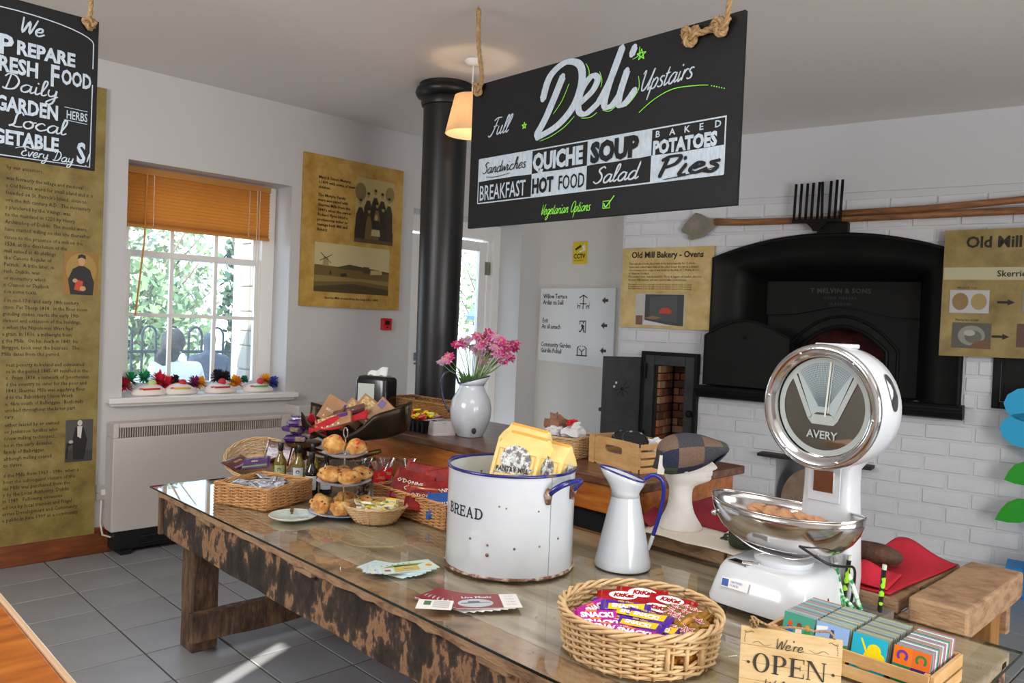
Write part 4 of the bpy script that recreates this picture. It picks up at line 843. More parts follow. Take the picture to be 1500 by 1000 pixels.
# ---- small oven
so_ = thing('small_oven', 'small square black iron oven with its door open, under the bakery poster', 'oven', tuple(wp(0, 0, 0)), WA)
m = MB(); frame_boxes(m, 1.505, 1.985, .47, 1.415, .10, -.05, .0); m.build('oven_frame', mat('grey_iron', '#3c3c3e', .45, .3, bump=.15, bscale=30, var='#2e2e30', vscale=6), so_, bev=.006)
m = MB(); frame_boxes(m, 1.49, 2.0, .455, 1.43, .03, -.062, -.0); m.build('frame_rim', IRON(), so_, bev=.004)
GI = MATS['grey_iron']
m = MB(); m.box(1.60, 1.616, 0, .5, .56, 1.33); m.box(1.616, 1.889, .36, .49, .56, 1.32); m.box(1.89, 1.905, 0, .5, .56, 1.33); m.box(1.6, 1.905, .49, .5, .56, 1.33); m.box(1.6, 1.905, 0, .5, 1.315, 1.33); m.box(1.6, 1.905, 0, .5, .55, .565); m.build('oven_lining', col('2a221c', .9), so_)
bcol = [col(h, .85) for h in ('8a4a30', '9c6648', '6e4432', 'a3805f', '5a3d2e')]
for r_i in range(11):
    z = .575+r_i*.067; yv = .012 - (.06 if r_i % 2 else 0)
    while yv < .30:
        a, b = max(yv, .012), min(yv+.115, .298)
        if b-a > .02: MB().box(1.6155, 1.640, a+.003, b-.003, z+.003, z+.062).build('brick', bcol[R.randrange(5)], so_, bev=.004)
        yv += .12
    x = 1.642 - (.06 if r_i % 2 else 0)
    while x < 1.885:
        a, b = max(x, 1.642), min(x+.115, 1.888)
        if b-a > .02: MB().box(a+.003, b-.003, .30, .36, z+.003, z+.062).build('brick', bcol[R.randrange(5)], so_, bev=.004)
        x += .12
lf = MB(); lf.box(0, .36, 0, .02, .50, 1.375); frame = lf.build('oven_door', GI, so_, bev=.003); frame.location = (1.27, -.33, 0); frame.rotation_euler = (0, 0, math.radians(52))
m = MB()
for k in range(8):
    a = k*PI/4+.2
    if k in (2, 3): continue
    m.poly([(.18+.02*math.cos(a-.3), 1.10+.02*math.sin(a-.3)), (.18+.075*math.cos(a-.1), 1.10+.075*math.sin(a-.1)), (.18+.075*math.cos(a+.1), 1.10+.075*math.sin(a+.1)), (.18+.02*math.cos(a+.3), 1.10+.02*math.sin(a+.3))], -.001)
m.ball((.18, -.003, 1.10), .014, 8, 6); m.build('vent_slots', col('0a0a0b'), frame)
m = MB()
for a in (2.4, 2.9): m.ball((.18+.075*math.cos(a), -.001, 1.10+.075*math.sin(a)), (.011, .003, .011), 8, 6)
m.build('vent_holes', col('c9cbcd'), frame)
m = MB(); m.tube([(-.02, .01, .92), (0, .01, .92)], .016, 8); m.build('latch', GI, frame)
m = MB(); m.box(.355, .375, -.03, .02, .50, 1.375); m.build('door_edge', IRON(), frame)
MB().ball((1.945, -.07, .93), (.025, .03, .03), 10, 8).build('catch', IRON(), so_, smooth=True)
m = MB(); m.tube([(1.53, -.07, 1.2), (1.53, -.07, 1.33)], .018, 8); m.tube([(1.53, -.07, .62), (1.53, -.07, .75)], .018, 8); m.build('hinge', IRON(), so_)
# ---- right iron hatch
rh = thing('iron_hatch', 'black framed iron hatch at the right edge under the Old Mill poster', 'hatch', tuple(wp(4.085, 1.18, -.03)), WA)
m = MB(); frame_boxes(m, 0, .5, 0, .40, .045, 0, .03); m.build('frame', IRON(), rh, bev=.005); MB().box(.05, .45, .008, .03, .05, .35).build('plate', IRON(), rh)
m = MB(); frame_boxes(m, .055, .445, .055, .345, .012, 0, .01); m.build('inner_rim', IRON(), rh)
# ---- niche shelf and disc
MBs = MB(); MBs.box(2.545, 3.375, -.13, .02, .665, .69); tag(MBs.build('iron_shelf', mat('dark_iron_lip', '#2b2522', .6, .2, bump=.4, bscale=25), loc=WO, rz=WA, bev=.004), 'dark iron shelf sticking out of the white brick wall behind the scale', 'shelf')
m = MB(); m.lathe([(0, -.02), (.25, -.02), (.255, 0), (.25, .02), (0, .02)], 40)
dsk = m.build('round_wooden_lid', mat('brown_stone', '#7a6656', .9, bump=.5, bscale=30, var='#94816d', vscale=12), smooth=40); dsk.location = wp(2.97, .36, -.02); dsk.rotation_euler = (math.radians(90-10), 0, WA); tag(dsk, 'round brown disc leaning in the white wall niche behind the scale', 'disc')
# ---- shovels, rake
sh = thing('bakers_peel', 'long wooden-handled peel with a worn spade blade hung over the ovens', 'tool', tuple(wp(1.80, 0, -.05)), WA)
shw = mat('old_handle_wood', '#8a5a34', .6, bump=.3, bscale=25, ramp=[(.3, '#6a4224'), (.55, '#93633c'), (.75, '#ad7d52')], vscale=6, stretch=(1, 8, 8))
m = MB(); m.tube([(.29, 0, 2.518), (.5, 0, 2.505), (1.2, 0, 2.500), (2.8, 0, 2.512)], [.03, .026, .026, .026], 12); m.build('handle', shw, sh, smooth=True)
ol = [(.02, 2.435), (.0, 2.46), (.035, 2.52), (.12, 2.60), (.17, 2.585), (.22, 2.555), (.31, 2.535), (.31, 2.50), (.27, 2.455), (.20, 2.40), (.09, 2.375), (.06, 2.385), (.075, 2.42)]
m = MB(); m.prism(ol, -.012, .006); m.build('blade', mat('worn_grey_blade', '#6f6a5e', .7, bump=.5, bscale=20, var='#8d8776', vscale=9), sh, bev=.004)
sh2 = thing('bakers_peel', 'second long wooden pole crossing above the first, towards the right edge', 'tool', tuple(wp(3.05, 0, -.09)), WA)
MB().tube([(0, 0, 2.535), (.6, 0, 2.545), (1.6, 0, 2.60)], .024, 12).build('handle', shw, sh2, smooth=True)
rk = thing('iron_rake', 'black iron oven rake head with long upright tines over the oven arch', 'tool', tuple(wp(2.735, 2.485, -.11)), WA)
m = MB(); m.box(-.01, .345, -.014, .012, -.012, .014); m.build('bar', IRON(), rk, bev=.003)
for x, ln in ((.0, .285), (.042, .285), (.086, .285), (.128, .287), (.172, .29), (.205, .29), (.255, .292), (.297, .298), (.335, .298)):
    MB().tube([(x, 0, 0), (x+.006-(.012 if x == .205 else 0), 0, ln)], .0105, 8).build('tine', IRON(), rk, smooth=True)
MB().prism([(.09, -.012), (.25, -.012), (.20, -.06), (.19, -.075), (.145, -.075), (.13, -.05)], -.012, .012).build('socket', IRON(), rk, bev=.003)
# ---- blue paper flower at the right
fl = thing('paper_flower_cutout', 'big blue cut-out flower with green leaves at the right edge of the brick wall', 'decoration', tuple(wp(4.36, 0, -.20)), WA)
def blob(cx, cz, rx, rz_, n=12): return [(cx+rx*math.cos(2*PI*k/n), cz+rz_*math.sin(2*PI*k/n)) for k in range(n)]
BLU = mat('blue_card', '#1fa5d6', .6, bump=.1, bscale=20)
for cx, cz, rx, rz_ in ((-.05, 1.23, .145, .115), (-.065, 1.065, .145, .115), (.16, 1.26, .14, .12), (.19, 1.07, .14, .12), (.06, .98, .13, .11)): MB().prism(blob(cx, cz, rx, rz_), -.006, .006).build('petal', BLU, fl)
GRC = col('1b9a1b', .6)
MB().tube([(.06, .02, .1), (.05, .02, 1.1)], .012).build('stem', GRC, fl)
def leafp(x0, z0, x1, z1, wd):
    d = Vector((x1-x0, z1-z0)); n = Vector((-d.y, d.x)).normalized(); return [(x0+d.x*t+n.x*wd*math.sin(PI*t)*s, z0+d.y*t+n.y*wd*math.sin(PI*t)*s) for s, ts in ((1, (0, .2, .4, .6, .8, 1)), (-1, (.8, .6, .4, .2))) for t in ts]
for a in ((.05, .84, -.17, .73, .075), (.05, .62, -.21, .46, .075), (.05, .8, .27, .72, .07)): MB().prism(leafp(*a), -.005, .005).build('leaf', GRC, fl)
m = MB(); m.box(-.13, .25, -.12, .12, 0, .19); m.box(-.03, .25, -.13, -.12, .0, .31); m.build('pot', mat('blue_pot', '#1f86cf', .6), fl)
# ================= FURNITURE =================
TZ = .765
tbl = thing('display_table', 'long old table with flaking painted apron, glass laid over its worn top', 'table', (1.43, .55, 0))
# apron with a wavering lower edge
def plank(mb, x0, x1, y0, y1, z0, z1, n=14, wob=.006, axis='y', seed=1):
    rr = random.Random(seed); lo = []
    L0, L1 = (y0, y1) if axis == 'y' else (x0, x1)
    loops = []
    for k in range(n+1):
        t = L0+(L1-L0)*k/n; a, b = rr.uniform(-wob, wob), rr.uniform(-wob, wob)*.4; c_ = rr.uniform(-wob, wob)*.5
        if axis == 'y': loops.append([(x0+c_, t, z0+a), (x1, t, z0+a), (x1, t, z1+b), (x0+c_*.6, t, z1+b)])
        else: loops.append([(t, y0+c_, z0+a), (t, y1, z0+a), (t, y1, z1+b), (t, y0+c_*.6, z1+b)])
    mb.loft(loops, cap=True); return mb
plank(MB(), .035, .09, .03, 3.33, .525, .715, 30, .007).build('apron', APRON(), tbl, bev=.004)
plank(MB(), .004, .117, .02, 3.33, .716, .7535, 60, .005, seed=5).build('top_moulding', OLDW(), tbl, bev=.004)
plank(MB(), 1.06, 1.11, .03, 3.33, .55, .74, 8, .005, seed=2).build('apron', APRON(), tbl, bev=.004)
plank(MB(), .09, 1.06, 3.26, 3.31, .53, .74, 8, .005, 'x', 3).build('end_board', OLDW(), tbl, bev=.004)
plank(MB(), .02, .085, 3.335, 3.36, .53, .755, 3, .004, 'x', 4).build('end_block', DARKW(), tbl, bev=.005)
plank(MB(), .09, 1.06, .05, .09, .53, .74, 8, .005, 'x', 6).build('end_board', OLDW(), tbl, bev=.004)
pxs = [.118, .36, .60, .85, 1.135]
for k in range(4): plank(MB(), pxs[k]+.0015, pxs[k+1]-.0015, .03, 3.33, .72, .7545, 20, .0006, seed=10+k).build('plank', GREYW(), tbl, bev=.002)
for k, (x, y) in enumerate([(.10, 3.11), (.94, 3.11), (.10, .2), (.94, .2)]):
    m = MB(); rr = random.Random(k); m.loft([[(x+a+rr.uniform(-.004, .004), y+b+rr.uniform(-.004, .004), z) for a, b in ((0, 0), (.125, 0), (.125, .14), (0, .14))] for z in (0, .02, .15, .3, .45, .72)], cap=True); m.build('leg', DARKW(), tbl, bev=.006)
plank(MB(), .075, 1.08, 3.05, 3.10, .065, .205, 10, .005, 'x', 20).build('stretcher', DARKW(), tbl, bev=.004)
plank(MB(), .075, 1.08, .36, .41, .065, .205, 10, .005, 'x', 22).build('stretcher', DARKW(), tbl, bev=.004)
plank(MB(), .55, .62, .41, 3.05, .15, .27, 10, .005, seed=21).build('stretcher', DARKW(), tbl, bev=.004)
for y in (.9, 1.9, 2.75): plank(MB(), .012, .05, y, y+.13, .692, .714, 2, .004, seed=30).build('corbel', OLDW(), tbl, bev=.006)
gls = thing('glass_sheet', 'long clear glass sheet with a green edge laid over the old table', 'glass', (1.415, .55, .7565))
MB().add([(0, 0, .0075), (1.15, 0, .0075), (1.15, 3.375, .0075), (0, 3.375, .0075)], [(0, 1, 2, 3)]).build('pane', glassy('table_glass', '#f8faf8', .015, .95, .06), gls)
ge = mat('glass_edge', '#05201a', .1, spec=.8)
m = MB(); m.box(-.0015, 0, 0, 3.375, 0, .0075); m.box(1.15, 1.1515, 0, 3.375, 0, .0075); m.box(0, 1.15, -.0015, 0, 0, .0075); m.box(0, 1.15, 3.375, 3.3765, 0, .0075); m.build('edge', ge, gls, label='dark green polished edge of the glass')
# second bench beyond
bn = thing('plank_bench', 'rough plank bench behind the table, holding the red cloths and mannequin head', 'bench', (2.585, .69, 0))
plank(MB(), -.02, .60, .0, .165, .745, .835, 6, .004, 'x', 40).build('plank', OLDW(), bn, bev=.008)
plank(MB(), .0, .60, .20, .40, .765, .812, 6, .003, 'x', 41).build('plank', OLDW(), bn, bev=.006)
plank(MB(), .0, .60, .41, .80, .765, .812, 6, .003, 'x', 42).build('plank', OLDW(), bn, bev=.006)
plank(MB(), .0, .60, .81, 1.27, .765, .812, 6, .003, 'x', 43).build('plank', OLDW(), bn, bev=.006)
plank(MB(), .01, .05, .03, 1.27, .62, .764, 8, .003, seed=44).build('rail', OLDW(), bn, bev=.004)
plank(MB(), .54, .58, .03, 1.27, .62, .764, 8, .003, seed=45).build('rail', OLDW(), bn, bev=.004)
MB().box(.10, .118, .158, .172, .80, .836).build('iron_strap', col('3a2a20', .6), bn)
for x, y in ((.08, .05), (.44, .05), (.08, 1.13), (.44, 1.13)): MB().box(x, x+.1, y, y+.08, 0, .764).build('leg', mat('tan_wood', '#a5763f', .6, var='#8a5f30', vscale=8, stretch=(6, 6, 1)), bn, bev=.004)
# counter
ctop = mat('dark_red_worn_worktop', '#5e3524', .38, coat=.3, bump=.15, bscale=12, stretch=(6, 1.2, 6), ramp=[(.3, '#452619'), (.5, '#66402c'), (.65, '#7d5d48'), (.8, '#8d7261')], vscale=4, detail=8)
ct = thing('wooden_counter', 'long wooden counter with orange panelled front beyond the table', 'counter', (2.75, 2.0, 0))
MB().zprism([(0, .02), (.05, 0), (.86, 0), (.86, 1.93), (.45, 1.93), (.45, 2.38), (0, 2.38)], .915, .955).build('worktop', ctop, ct, bev=.006)
cp = mat('orange_varnish', '#a55a1c', .35, coat=.4, bump=.05, bscale=8, stretch=(6, .9, 6), ramp=[(.3, '#8a430f'), (.5, '#aa5f1f'), (.7, '#c07a35')], vscale=4, detail=7)
MB().box(.03, .055, .03, 2.36, .785, .914).build('front_panel', cp, ct, bev=.003)
MB().box(.055, .80, .03, .055, .785, .914).build('end_panel', cp, ct, bev=.003)
MB().box(.03, .055, 1.05, 2.36, .30, .784).build('lower_panel', cp, ct, bev=.003)
for x, y in ((.06, .06), (.70, .06), (.06, 2.24), (.34, 2.24)): MB().box(x, x+.08, y, y+.08, 0, .914).build('leg', cp, ct, bev=.003)
MB().box(.12, .14, .2, 2.34, .02, .78).build('shade_board', col('0c0b0b', .8), ct)  # near-black sheet painted as the shade in the void below the counter front
MB().box(.03, .42, 1.5, 2.36, .02, .05).build('base_board', cp, ct)
# counter edge in the near left corner
nc = thing('near_counter', 'orange wooden counter top corner at the bottom left, with a pale edge', 'counter', (-.45, .9, 0))
MB().box(0, .84, 0, 1.6, .955, .995).build('worktop', PINE(), nc, bev=.004)
MB().box(.8405, .852, 0, 1.6, .955, .998).build('edge_strip', mat('pale_edge', '#cfae8c', .3, coat=.4), nc, bev=.003)
MB().box(.03, .80, .04, 1.56, 0, .955).build('cabinet', PINE(), nc)
# ================= helpers for goods =================
def tflat(mb, s, x, y, size, z, align='CENTER', **k): text(mb, s, x, y, size, align=align, fn=lambda X, Z: (X, Z, z), **k)
def weave(mb, shape, z0, z1, rows, stakes, amp, r, flare=0, gap=None, seg=5, sub=2, droop=0):
    """shape(t, out) -> (x, y) on the plan outline; out = outward offset"""
    N = stakes*sub
    for k in range(rows):
        z = z0 + (z1-z0)*(k+.5)/rows; fl = flare*(k+.5)/rows; pts = []
        for i in range(N):
            t = i/N; o = amp*math.cos(PI*(i/sub*1.0 + k)) + fl
            x, y = shape(t, o); pts.append((x, y, z + droop*math.cos(2*PI*t)))
        if gap and gap[2] <= k <= gap[3]:
            a, b = int(gap[0]*N), int(gap[1]*N); mb.tube(pts[b:]+pts[:a+1], r, seg)
        else: mb.tube(pts, r, seg, closed=True)
def twist_rim(mb, shape, z, R_, r, turns, n=120, off=0, strands=3, seg=5):
    for s_ in range(strands):
        pts = []
        for i in range(n):
            t = i/n; ph = 2*PI*(turns*t + s_/strands); x, y = shape(t, off+R_*math.cos(ph)); pts.append((x, y, z+R_*.8*math.sin(ph)))
        mb.tube(pts, r, seg, closed=True)
def ell(rx, ry): return lambda t, o: ((rx+o)*math.cos(2*PI*t), (ry+o)*math.sin(2*PI*t))
def rrect(a, b, rad=.012):
    P = [(a, -b), (a, b), (-a, b), (-a, -b)]; per = 4*(a+b)
    def f(t, o):
        d = (t % 1)*per; A, B = a+o, b+o
        if d < 2*b: return (A, (-1+2*d/(2*b))*b)
        d -= 2*b
        if d < 2*a: return ((1-2*d/(2*a))*a, B)
        d -= 2*a
        if d < 2*b: return (-A, (1-2*d/(2*b))*b)
        d -= 2*b; return ((-1+2*d/(2*a))*a, -B)
    return f
def basket(name, label, cat, loc, rz, shape, h, rows, stakes, r, amp, m_, flare=0, floor_pts=None, rimr=None, gap=None, group=None, rot=None, sub=2, rim_n=120):
    t = thing(name, label, cat, loc, rz, group)
    if rot: t.rotation_euler = rot
    mb = MB(); weave(mb, shape, .004, h, rows, stakes, amp, r, flare, gap, sub=sub); mb.build('wicker_weave', m_, t, smooth=True, kind='stuff')
    mb = MB()
    for i in range(stakes):
        x0, y0 = shape((i+.0)/stakes, 0); x1, y1 = shape(i/stakes, flare); mb.tube([(x0, y0, 0), (x1, y1, h)], r*.9, 5)
    mb.build('stakes', m_, t, smooth=True, kind='stuff')
    mb = MB(); twist_rim(mb, shape, h+r, rimr or r*1.1, r*1.15, stakes/3 if stakes % 3 == 0 else stakes//3, n=rim_n, off=flare); mb.build('rim', m_, t, smooth=True)
    mb = MB(); mb.zprism([shape(i/48, -.002) for i in range(48)], 0, .006); mb.build('base', m_, t)
    return t
def packet(L, W, H, m_, crimp=True, name='wrapper', parent=None, seed=0):
    """pillow wrapper: flat crimped ends, rounded middle; x length"""
    rr = random.Random(seed); loops = []; K = 12
    for t in (0, .03, .06, .10, .2, .5, .8, .90, .94, .97, 1):
        e = 1 if .1 <= t <= .9 else (0 if (t <= .06 or t >= .94) else .5); loop = []
        for k in range(K):
            a = 2*PI*k/K; ca, sa = math.cos(a), math.sin(a)
            w_ = W/2*(1.0 if not e else (.96 if e == 1 else 1)); y = w_*math.copysign(abs(ca)**.6, ca)*(1.0 if e == 1 else 1.05)
            z = H/2*math.copysign(abs(sa)**.6, sa)*(.92*e+.08) + H/2 + (rr.uniform(-.0012, .0012))
            loop.append(((t-.5)*L + (0 if e else rr.uniform(-.001, .001)), y, z))
        loops.append(loop)
    mb = MB(); mb.loft(loops, cap=True); return mb.build(name, m_, parent, smooth=35)
# ================= the white bread bin =================
bx, by = 1.975, 2.005; ER = .226; EH = .350
bb_ = thing('bread_bin', 'big round white enamel bin lettered BREAD with a blue rim', 'bin', (bx, by, TZ), 0)
MB().lathe([(0, .004), (ER-.004, .004), (ER, .012), (ER, EH), (ER-.004, EH), (ER-.004, .012), (0, .008)], 72).build('body', ENAM(), bb_, smooth=40)
rust = mat('rusty_enamel_edge', '#6d4a38', .7, bump=.6, bscale=60, ramp=[(.35, '#4a3028'), (.5, '#7d5542'), (.62, '#bcae9f')], vscale=30)
brim = mat('blue_enamel_rim', '#1b1f6e', .25, coat=.5, ramp=[(.40, '#191b5e'), (.60, '#23268a'), (.66, '#6e5d52')], vscale=18)
m = MB(); m.tube([(ER*math.cos(2*PI*k/72), ER*math.sin(2*PI*k/72), EH) for k in range(72)], .0055, 8, closed=True); m.build('rim', brim, bb_, smooth=True)
m = MB(); m.tube([((ER+.0008)*math.cos(2*PI*k/72), (ER+.0008)*math.sin(2*PI*k/72), .008) for k in range(72)], [.0052+.0018*math.sin(k*1.7)*math.sin(k*.6) for k in range(72)], 8, closed=True); m.build('foot_rim', rust, bb_, smooth=True)
def on_cyl(a0, zb, r=ER+.0012): return lambda X, Z: (r*math.cos(a0+X/r), r*math.sin(a0+X/r), zb+Z)
m = MB(); serif(m, 'BREAD', 0, 0, .037, wd=.26, slab=.12, gap=.14, fn=on_cyl(math.radians(159), .198)); m.build('lettering', mat('stencil_black', '#1f2230', .5), bb_)
def bin_handle(ang):
    m = MB(); u = Vector((math.cos(ang), math.sin(ang), 0)); v = Vector((-u.y, u.x, 0)); z = Vector((0, 0, 1)); c_ = u*ER
    pts = [c_-v*.066+z*(EH-.06)+u*.0, c_-v*.064+z*(EH-.04)+u*.02, c_-v*.045+z*(EH-.020)+u*.045, c_+v*.0+z*(EH-.014)+u*.055, c_+v*.045+z*(EH-.020)+u*.045, c_+v*.064+z*(EH-.04)+u*.02, c_+v*.066+z*(EH-.06)+u*.0]
    m.tube(smooth_pts(pts, 4), .0105, 8); o = m.build('handle', brim, bb_, smooth=True)
    m = MB()
    for s_ in (-1, 1): m.tube([c_+v*.066*s_+z*(EH-.042)+u*.004, c_+v*.067*s_+z*(EH-.062)+u*-.002, c_+v*.062*s_+z*(EH-.092)-u*.004], [.011, .014, .008], 8)
    m.build('handle_lug', rust, o, smooth=True)
bin_handle(math.radians(-86)); bin_handle(math.radians(94))
m = MB()
for a, z, r_ in ((190, .13, .004), (207, .118, .004), (230, .112, .004), (252, .118, .004), (272, .135, .004), (207, .085, .006), (216, .25, .003), (222, .245, .003), (250, .235, .003)):
    a = math.radians(a); m.ball((ER*math.cos(a), ER*math.sin(a), z), (r_, r_, r_*1.1), 8, 6)
m.build('chips', rust, bb_)
m = MB(); a = math.radians(-98); m.box(-.0008, .0008, -.001, .001, .012, EH-.004); sm = m.build('seam', col('9aa3ad', .4), bb_); sm.location = ((ER+.0006)*math.cos(a), (ER+.0006)*math.sin(a), 0)
# flour bags in the bin
bagm = mat('cream_yellow_paper', '#e3c878', .6, bump=.35, bscale=18, var='#ecd691', vscale=9); gold = mat('ochre_print', '#d9a23a', .6)
def flour_bag(label, loc, rot):
    t = thing('flour_bag', label, 'flour bag', loc, 0, 'paper flour bags in the bread bin'); t.rotation_euler = rot
    W_, D_, H_ = .182, .115, .30; loops = []
    for z, sx_, sy_ in ((0, .95, .95), (.01, 1, 1), (.12, 1.02, 1.05), (.24, 1.0, 1.0), (.262, .97, .72), (.282, .93, .3), (.30, .90, .10)):
        lp = []
        for q, (a, b) in enumerate([(-1, -1), (-.5, -1.04), (0, -1.05), (.5, -1.04), (1, -1), (1.03, 0), (1, 1), (0, 1.05), (-1, 1), (-1.03, 0)]): lp.append((a*W_/2*sx_, b*D_/2*sy_, z))
        loops.append(lp)
    m = MB(); m.loft(loops, cap=True); m.build('paper_bag', bagm, t, smooth=50)
    m = MB(); m.box(-.078, .078, -.010, .010, .293, .304); m.build('folded_top', gold, t, bev=.002)
    y = -D_/2*1.05-.0022
    m = MB(); ring2(m, [(-.078, .04), (.078, .04), (.078, .235), (-.078, .235)], [(-.075, .043), (.075, .043), (.075, .232), (-.075, .232)], y); 
    xx = W_/2*1.03+.002; V = lambda Y, Z: (xx, Y, Z)
    ring2(m, [(-.05, .04), (.05, .04), (.05, .235), (-.05, .235)], [(-.048, .042), (.048, .042), (.048, .233), (-.048, .233)], 0, V); m.build('border_print', gold, t)
    m = MB(); m.poly([(.064*math.cos(q*PI/12), .205+.050*math.sin(q*PI/12)) for q in range(24)], y-.0004); m.poly([(-.080, .146), (.058, .160), (.082, .188), (-.055, .174)], y-.0008); m.add([V(.038*math.cos(q*PI/12), .200+.042*math.sin(q*PI/12)) for q in range(24)], [tuple(range(24))])
    m.build('oval_print', mat('engraving_print', '#c6c8c8', .6, ramp=[(.42, '#6d6f70'), (.5, '#c2c4c4'), (.6, '#e6e7e5')], vscale=70), t)
    m = MB(); text(m, 'PANTRY MILL', -.070, .153, .0245, y-.0014, off=.0008, xs=.92, rot=.12, res=1); text(m, 'GENUINE', 0, .118, .02, y-.0006, align='CENTER', res=1); text(m, 'STONE GROUND', 0, .097, .015, y-.0006, align='CENTER', res=1)
    text(m, 'PANTRY MILL', 0, .160, .012, align='CENTER', res=1, fn=lambda X, Z: (xx+.001, X, Z)); 
    for q in range(10): m.add([V(-.04, .145-q*.006), V(.04, .145-q*.006), V(.04, .1435-q*.006), V(-.04, .1435-q*.006)], [(0, 1, 2, 3)])
    m.build('lettering', mat('brown_print', '#4a3a20', .7), t); return t
fb = [('cream flour bag in front, its printed oval facing left, in the bread bin', (1.955, 1.985, TZ+.165), -78, -13), ('cream flour bag on the right side of the bread bin, leaning right', (2.015, 1.935, TZ+.145), -76, -13), ('cream flour bag standing behind the front bag, only its top showing', (2.03, 2.055, TZ+.180), -78, -12)]
for lab, loc, rz, ti in fb: flour_bag(lab, loc, (math.radians(ti), math.radians(6), math.radians(rz)))
# ================= white enamel jugs =================
jg = thing('enamel_jug', 'tall tapered white enamel jug with blue rim and blue handle on the table', 'jug', (2.275, 1.725, TZ), math.radians(-44))
MB().lathe([(0, .003), (.098, .003), (.101, .01), (.098, .03), (.052, .245), (.050, .255), (.048, .255), (.05, .24), (.094, .03), (0, .01)], 48).build('body', ENAM(), jg, smooth=40)
m = MB()   # collar and flared lip, spout towards -x
loops = []
for f, z0, rr_ in ((0, .253, .050), (.2, .268, .047), (.5, .285, .052), (.8, .305, .062), (1, .325, .068)):
    lp = []
    for k in range(40):
        a = 2*PI*k/40; s_ = (1-math.cos(a))/2   # 1 at -x
        x = math.cos(a)*rr_*(1+.42*f*s_*s_); y = math.sin(a)*rr_*(1-.05*f*s_); z = z0 + f*(.048*s_**1.3 - .014)
        lp.append((x, y, z))
    loops.append(lp)
m.loft(loops); m.build('lip', ENAM(), jg, smooth=True, solid=.003)
MB().tube(loops[-1], .0035, 8, closed=True).build('rim', brim, jg, smooth=True)
m = MB(); m.tube(smooth_pts([(.066, 0, .318), (.095, 0, .333), (.125, 0, .32), (.137, 0, .28), (.128, 0, .20), (.105, 0, .115)], 5), .0095, 8, sq=.8); hj = m.build('handle', mat('blue_enamel', '#1b2590', .2, coat=.5), jg, smooth=True)
MB().tube(smooth_pts([(.105, 0, .115), (.098, 0, .09), (.090, 0, .06)], 5), [.0095]*6+[.009, .008, .007, .006, .004], 8, sq=.8).build('handle_tail', ENAM(), hj, smooth=True)
vs_ = thing('vase_jug', 'rounded white enamel jug used as a vase on the counter', 'jug', (3.04, 3.45, .955), math.radians(-40))
prof = [(0, .002), (.075, .002), (.078, .008), (.098, .05), (.118, .11), (.121, .16), (.112, .21), (.088, .255), (.072, .285), (.071, .30)]
MB().lathe(prof+[(.068, .30), (.07, .285), (.109, .21), (0, .012)], 48).build('body', ENAM(), vs_, smooth=50)
loops = []
for f, z0 in ((0, .298), (.5, .312), (1, .326)):
    lp = []
    for k in range(40):
        a = 2*PI*k/40; s_ = (1+math.cos(a))/2; rr_ = .071+.008*f
        lp.append((math.cos(a)*rr_*(1+.32*f*s_*s_), math.sin(a)*rr_, z0+f*(.05*s_-.022)))
    loops.append(lp)
MB().loft(loops).build('lip', ENAM(), vs_, smooth=True, solid=.003)
MB().tube(loops[-1], .0028, 8, closed=True).build('rim', brim, vs_, smooth=True)
MB().tube(smooth_pts([(-.075, 0, .305), (-.105, 0, .365), (-.15, 0, .37), (-.178, 0, .31), (-.165, 0, .22), (-.125, 0, .135)], 5), .0085, 8, sq=.7).build('handle', mat('dark_blue_enamel', '#171c46', .2, coat=.5), vs_, smooth=True)
MB().ball((.02, -.116, .045), (.013, .008, .018), 10, 8).build('enamel_chip', col('3a2a22', .7), vs_)
# flowers
pinks = [col(h, .6) for h in ('c42a74', 'd64a8e', 'b01f5c', 'e08ab8', 'd9a3c6', 'cfb9d3')]
fp = [(-.185, .44, 5, 'w'), (-.145, .475, 1, ''), (-.10, .545, 0, ''), (-.065, .565, 1, ''), (-.03, .58, 4, 'd'), (.02, .60, 1, ''), (.055, .585, 2, ''), (.085, .615, 0, ''), (.10, .58, 3, ''), (.14, .595, 4, ''), (.17, .58, 1, ''), (.035, .50, 4, 'd'), (.00, .53, 4, 'd'), (.075, .535, 4, 'd'), (.13, .54, 3, ''), (.105, .525, 1, ''), (.16, .53, 1, ''), (.19, .52, 4, ''), (.20, .545, 0, ''), (.245, .54, 2, ''), (.26, .565, 0, ''), (.065, .455, 3, ''), (.185, .455, 2, ''), (.225, .48, 0, ''), (.14, .565, 0, ''), (.175, .49, 5, ''), (-.16, .455, 3, ''), (.045, .545, 3, ''), (.12, .60, 1, ''), (.215, .56, 2, ''), (.15, .50, 3, ''), (-.05, .55, 4, 'd'), (.06, .56, 1, ''), (.205, .50, 1, ''), (.10, .49, 4, '')]
gst = col('6f8f4e', .7); yel = col('c9b35a')
k = 0
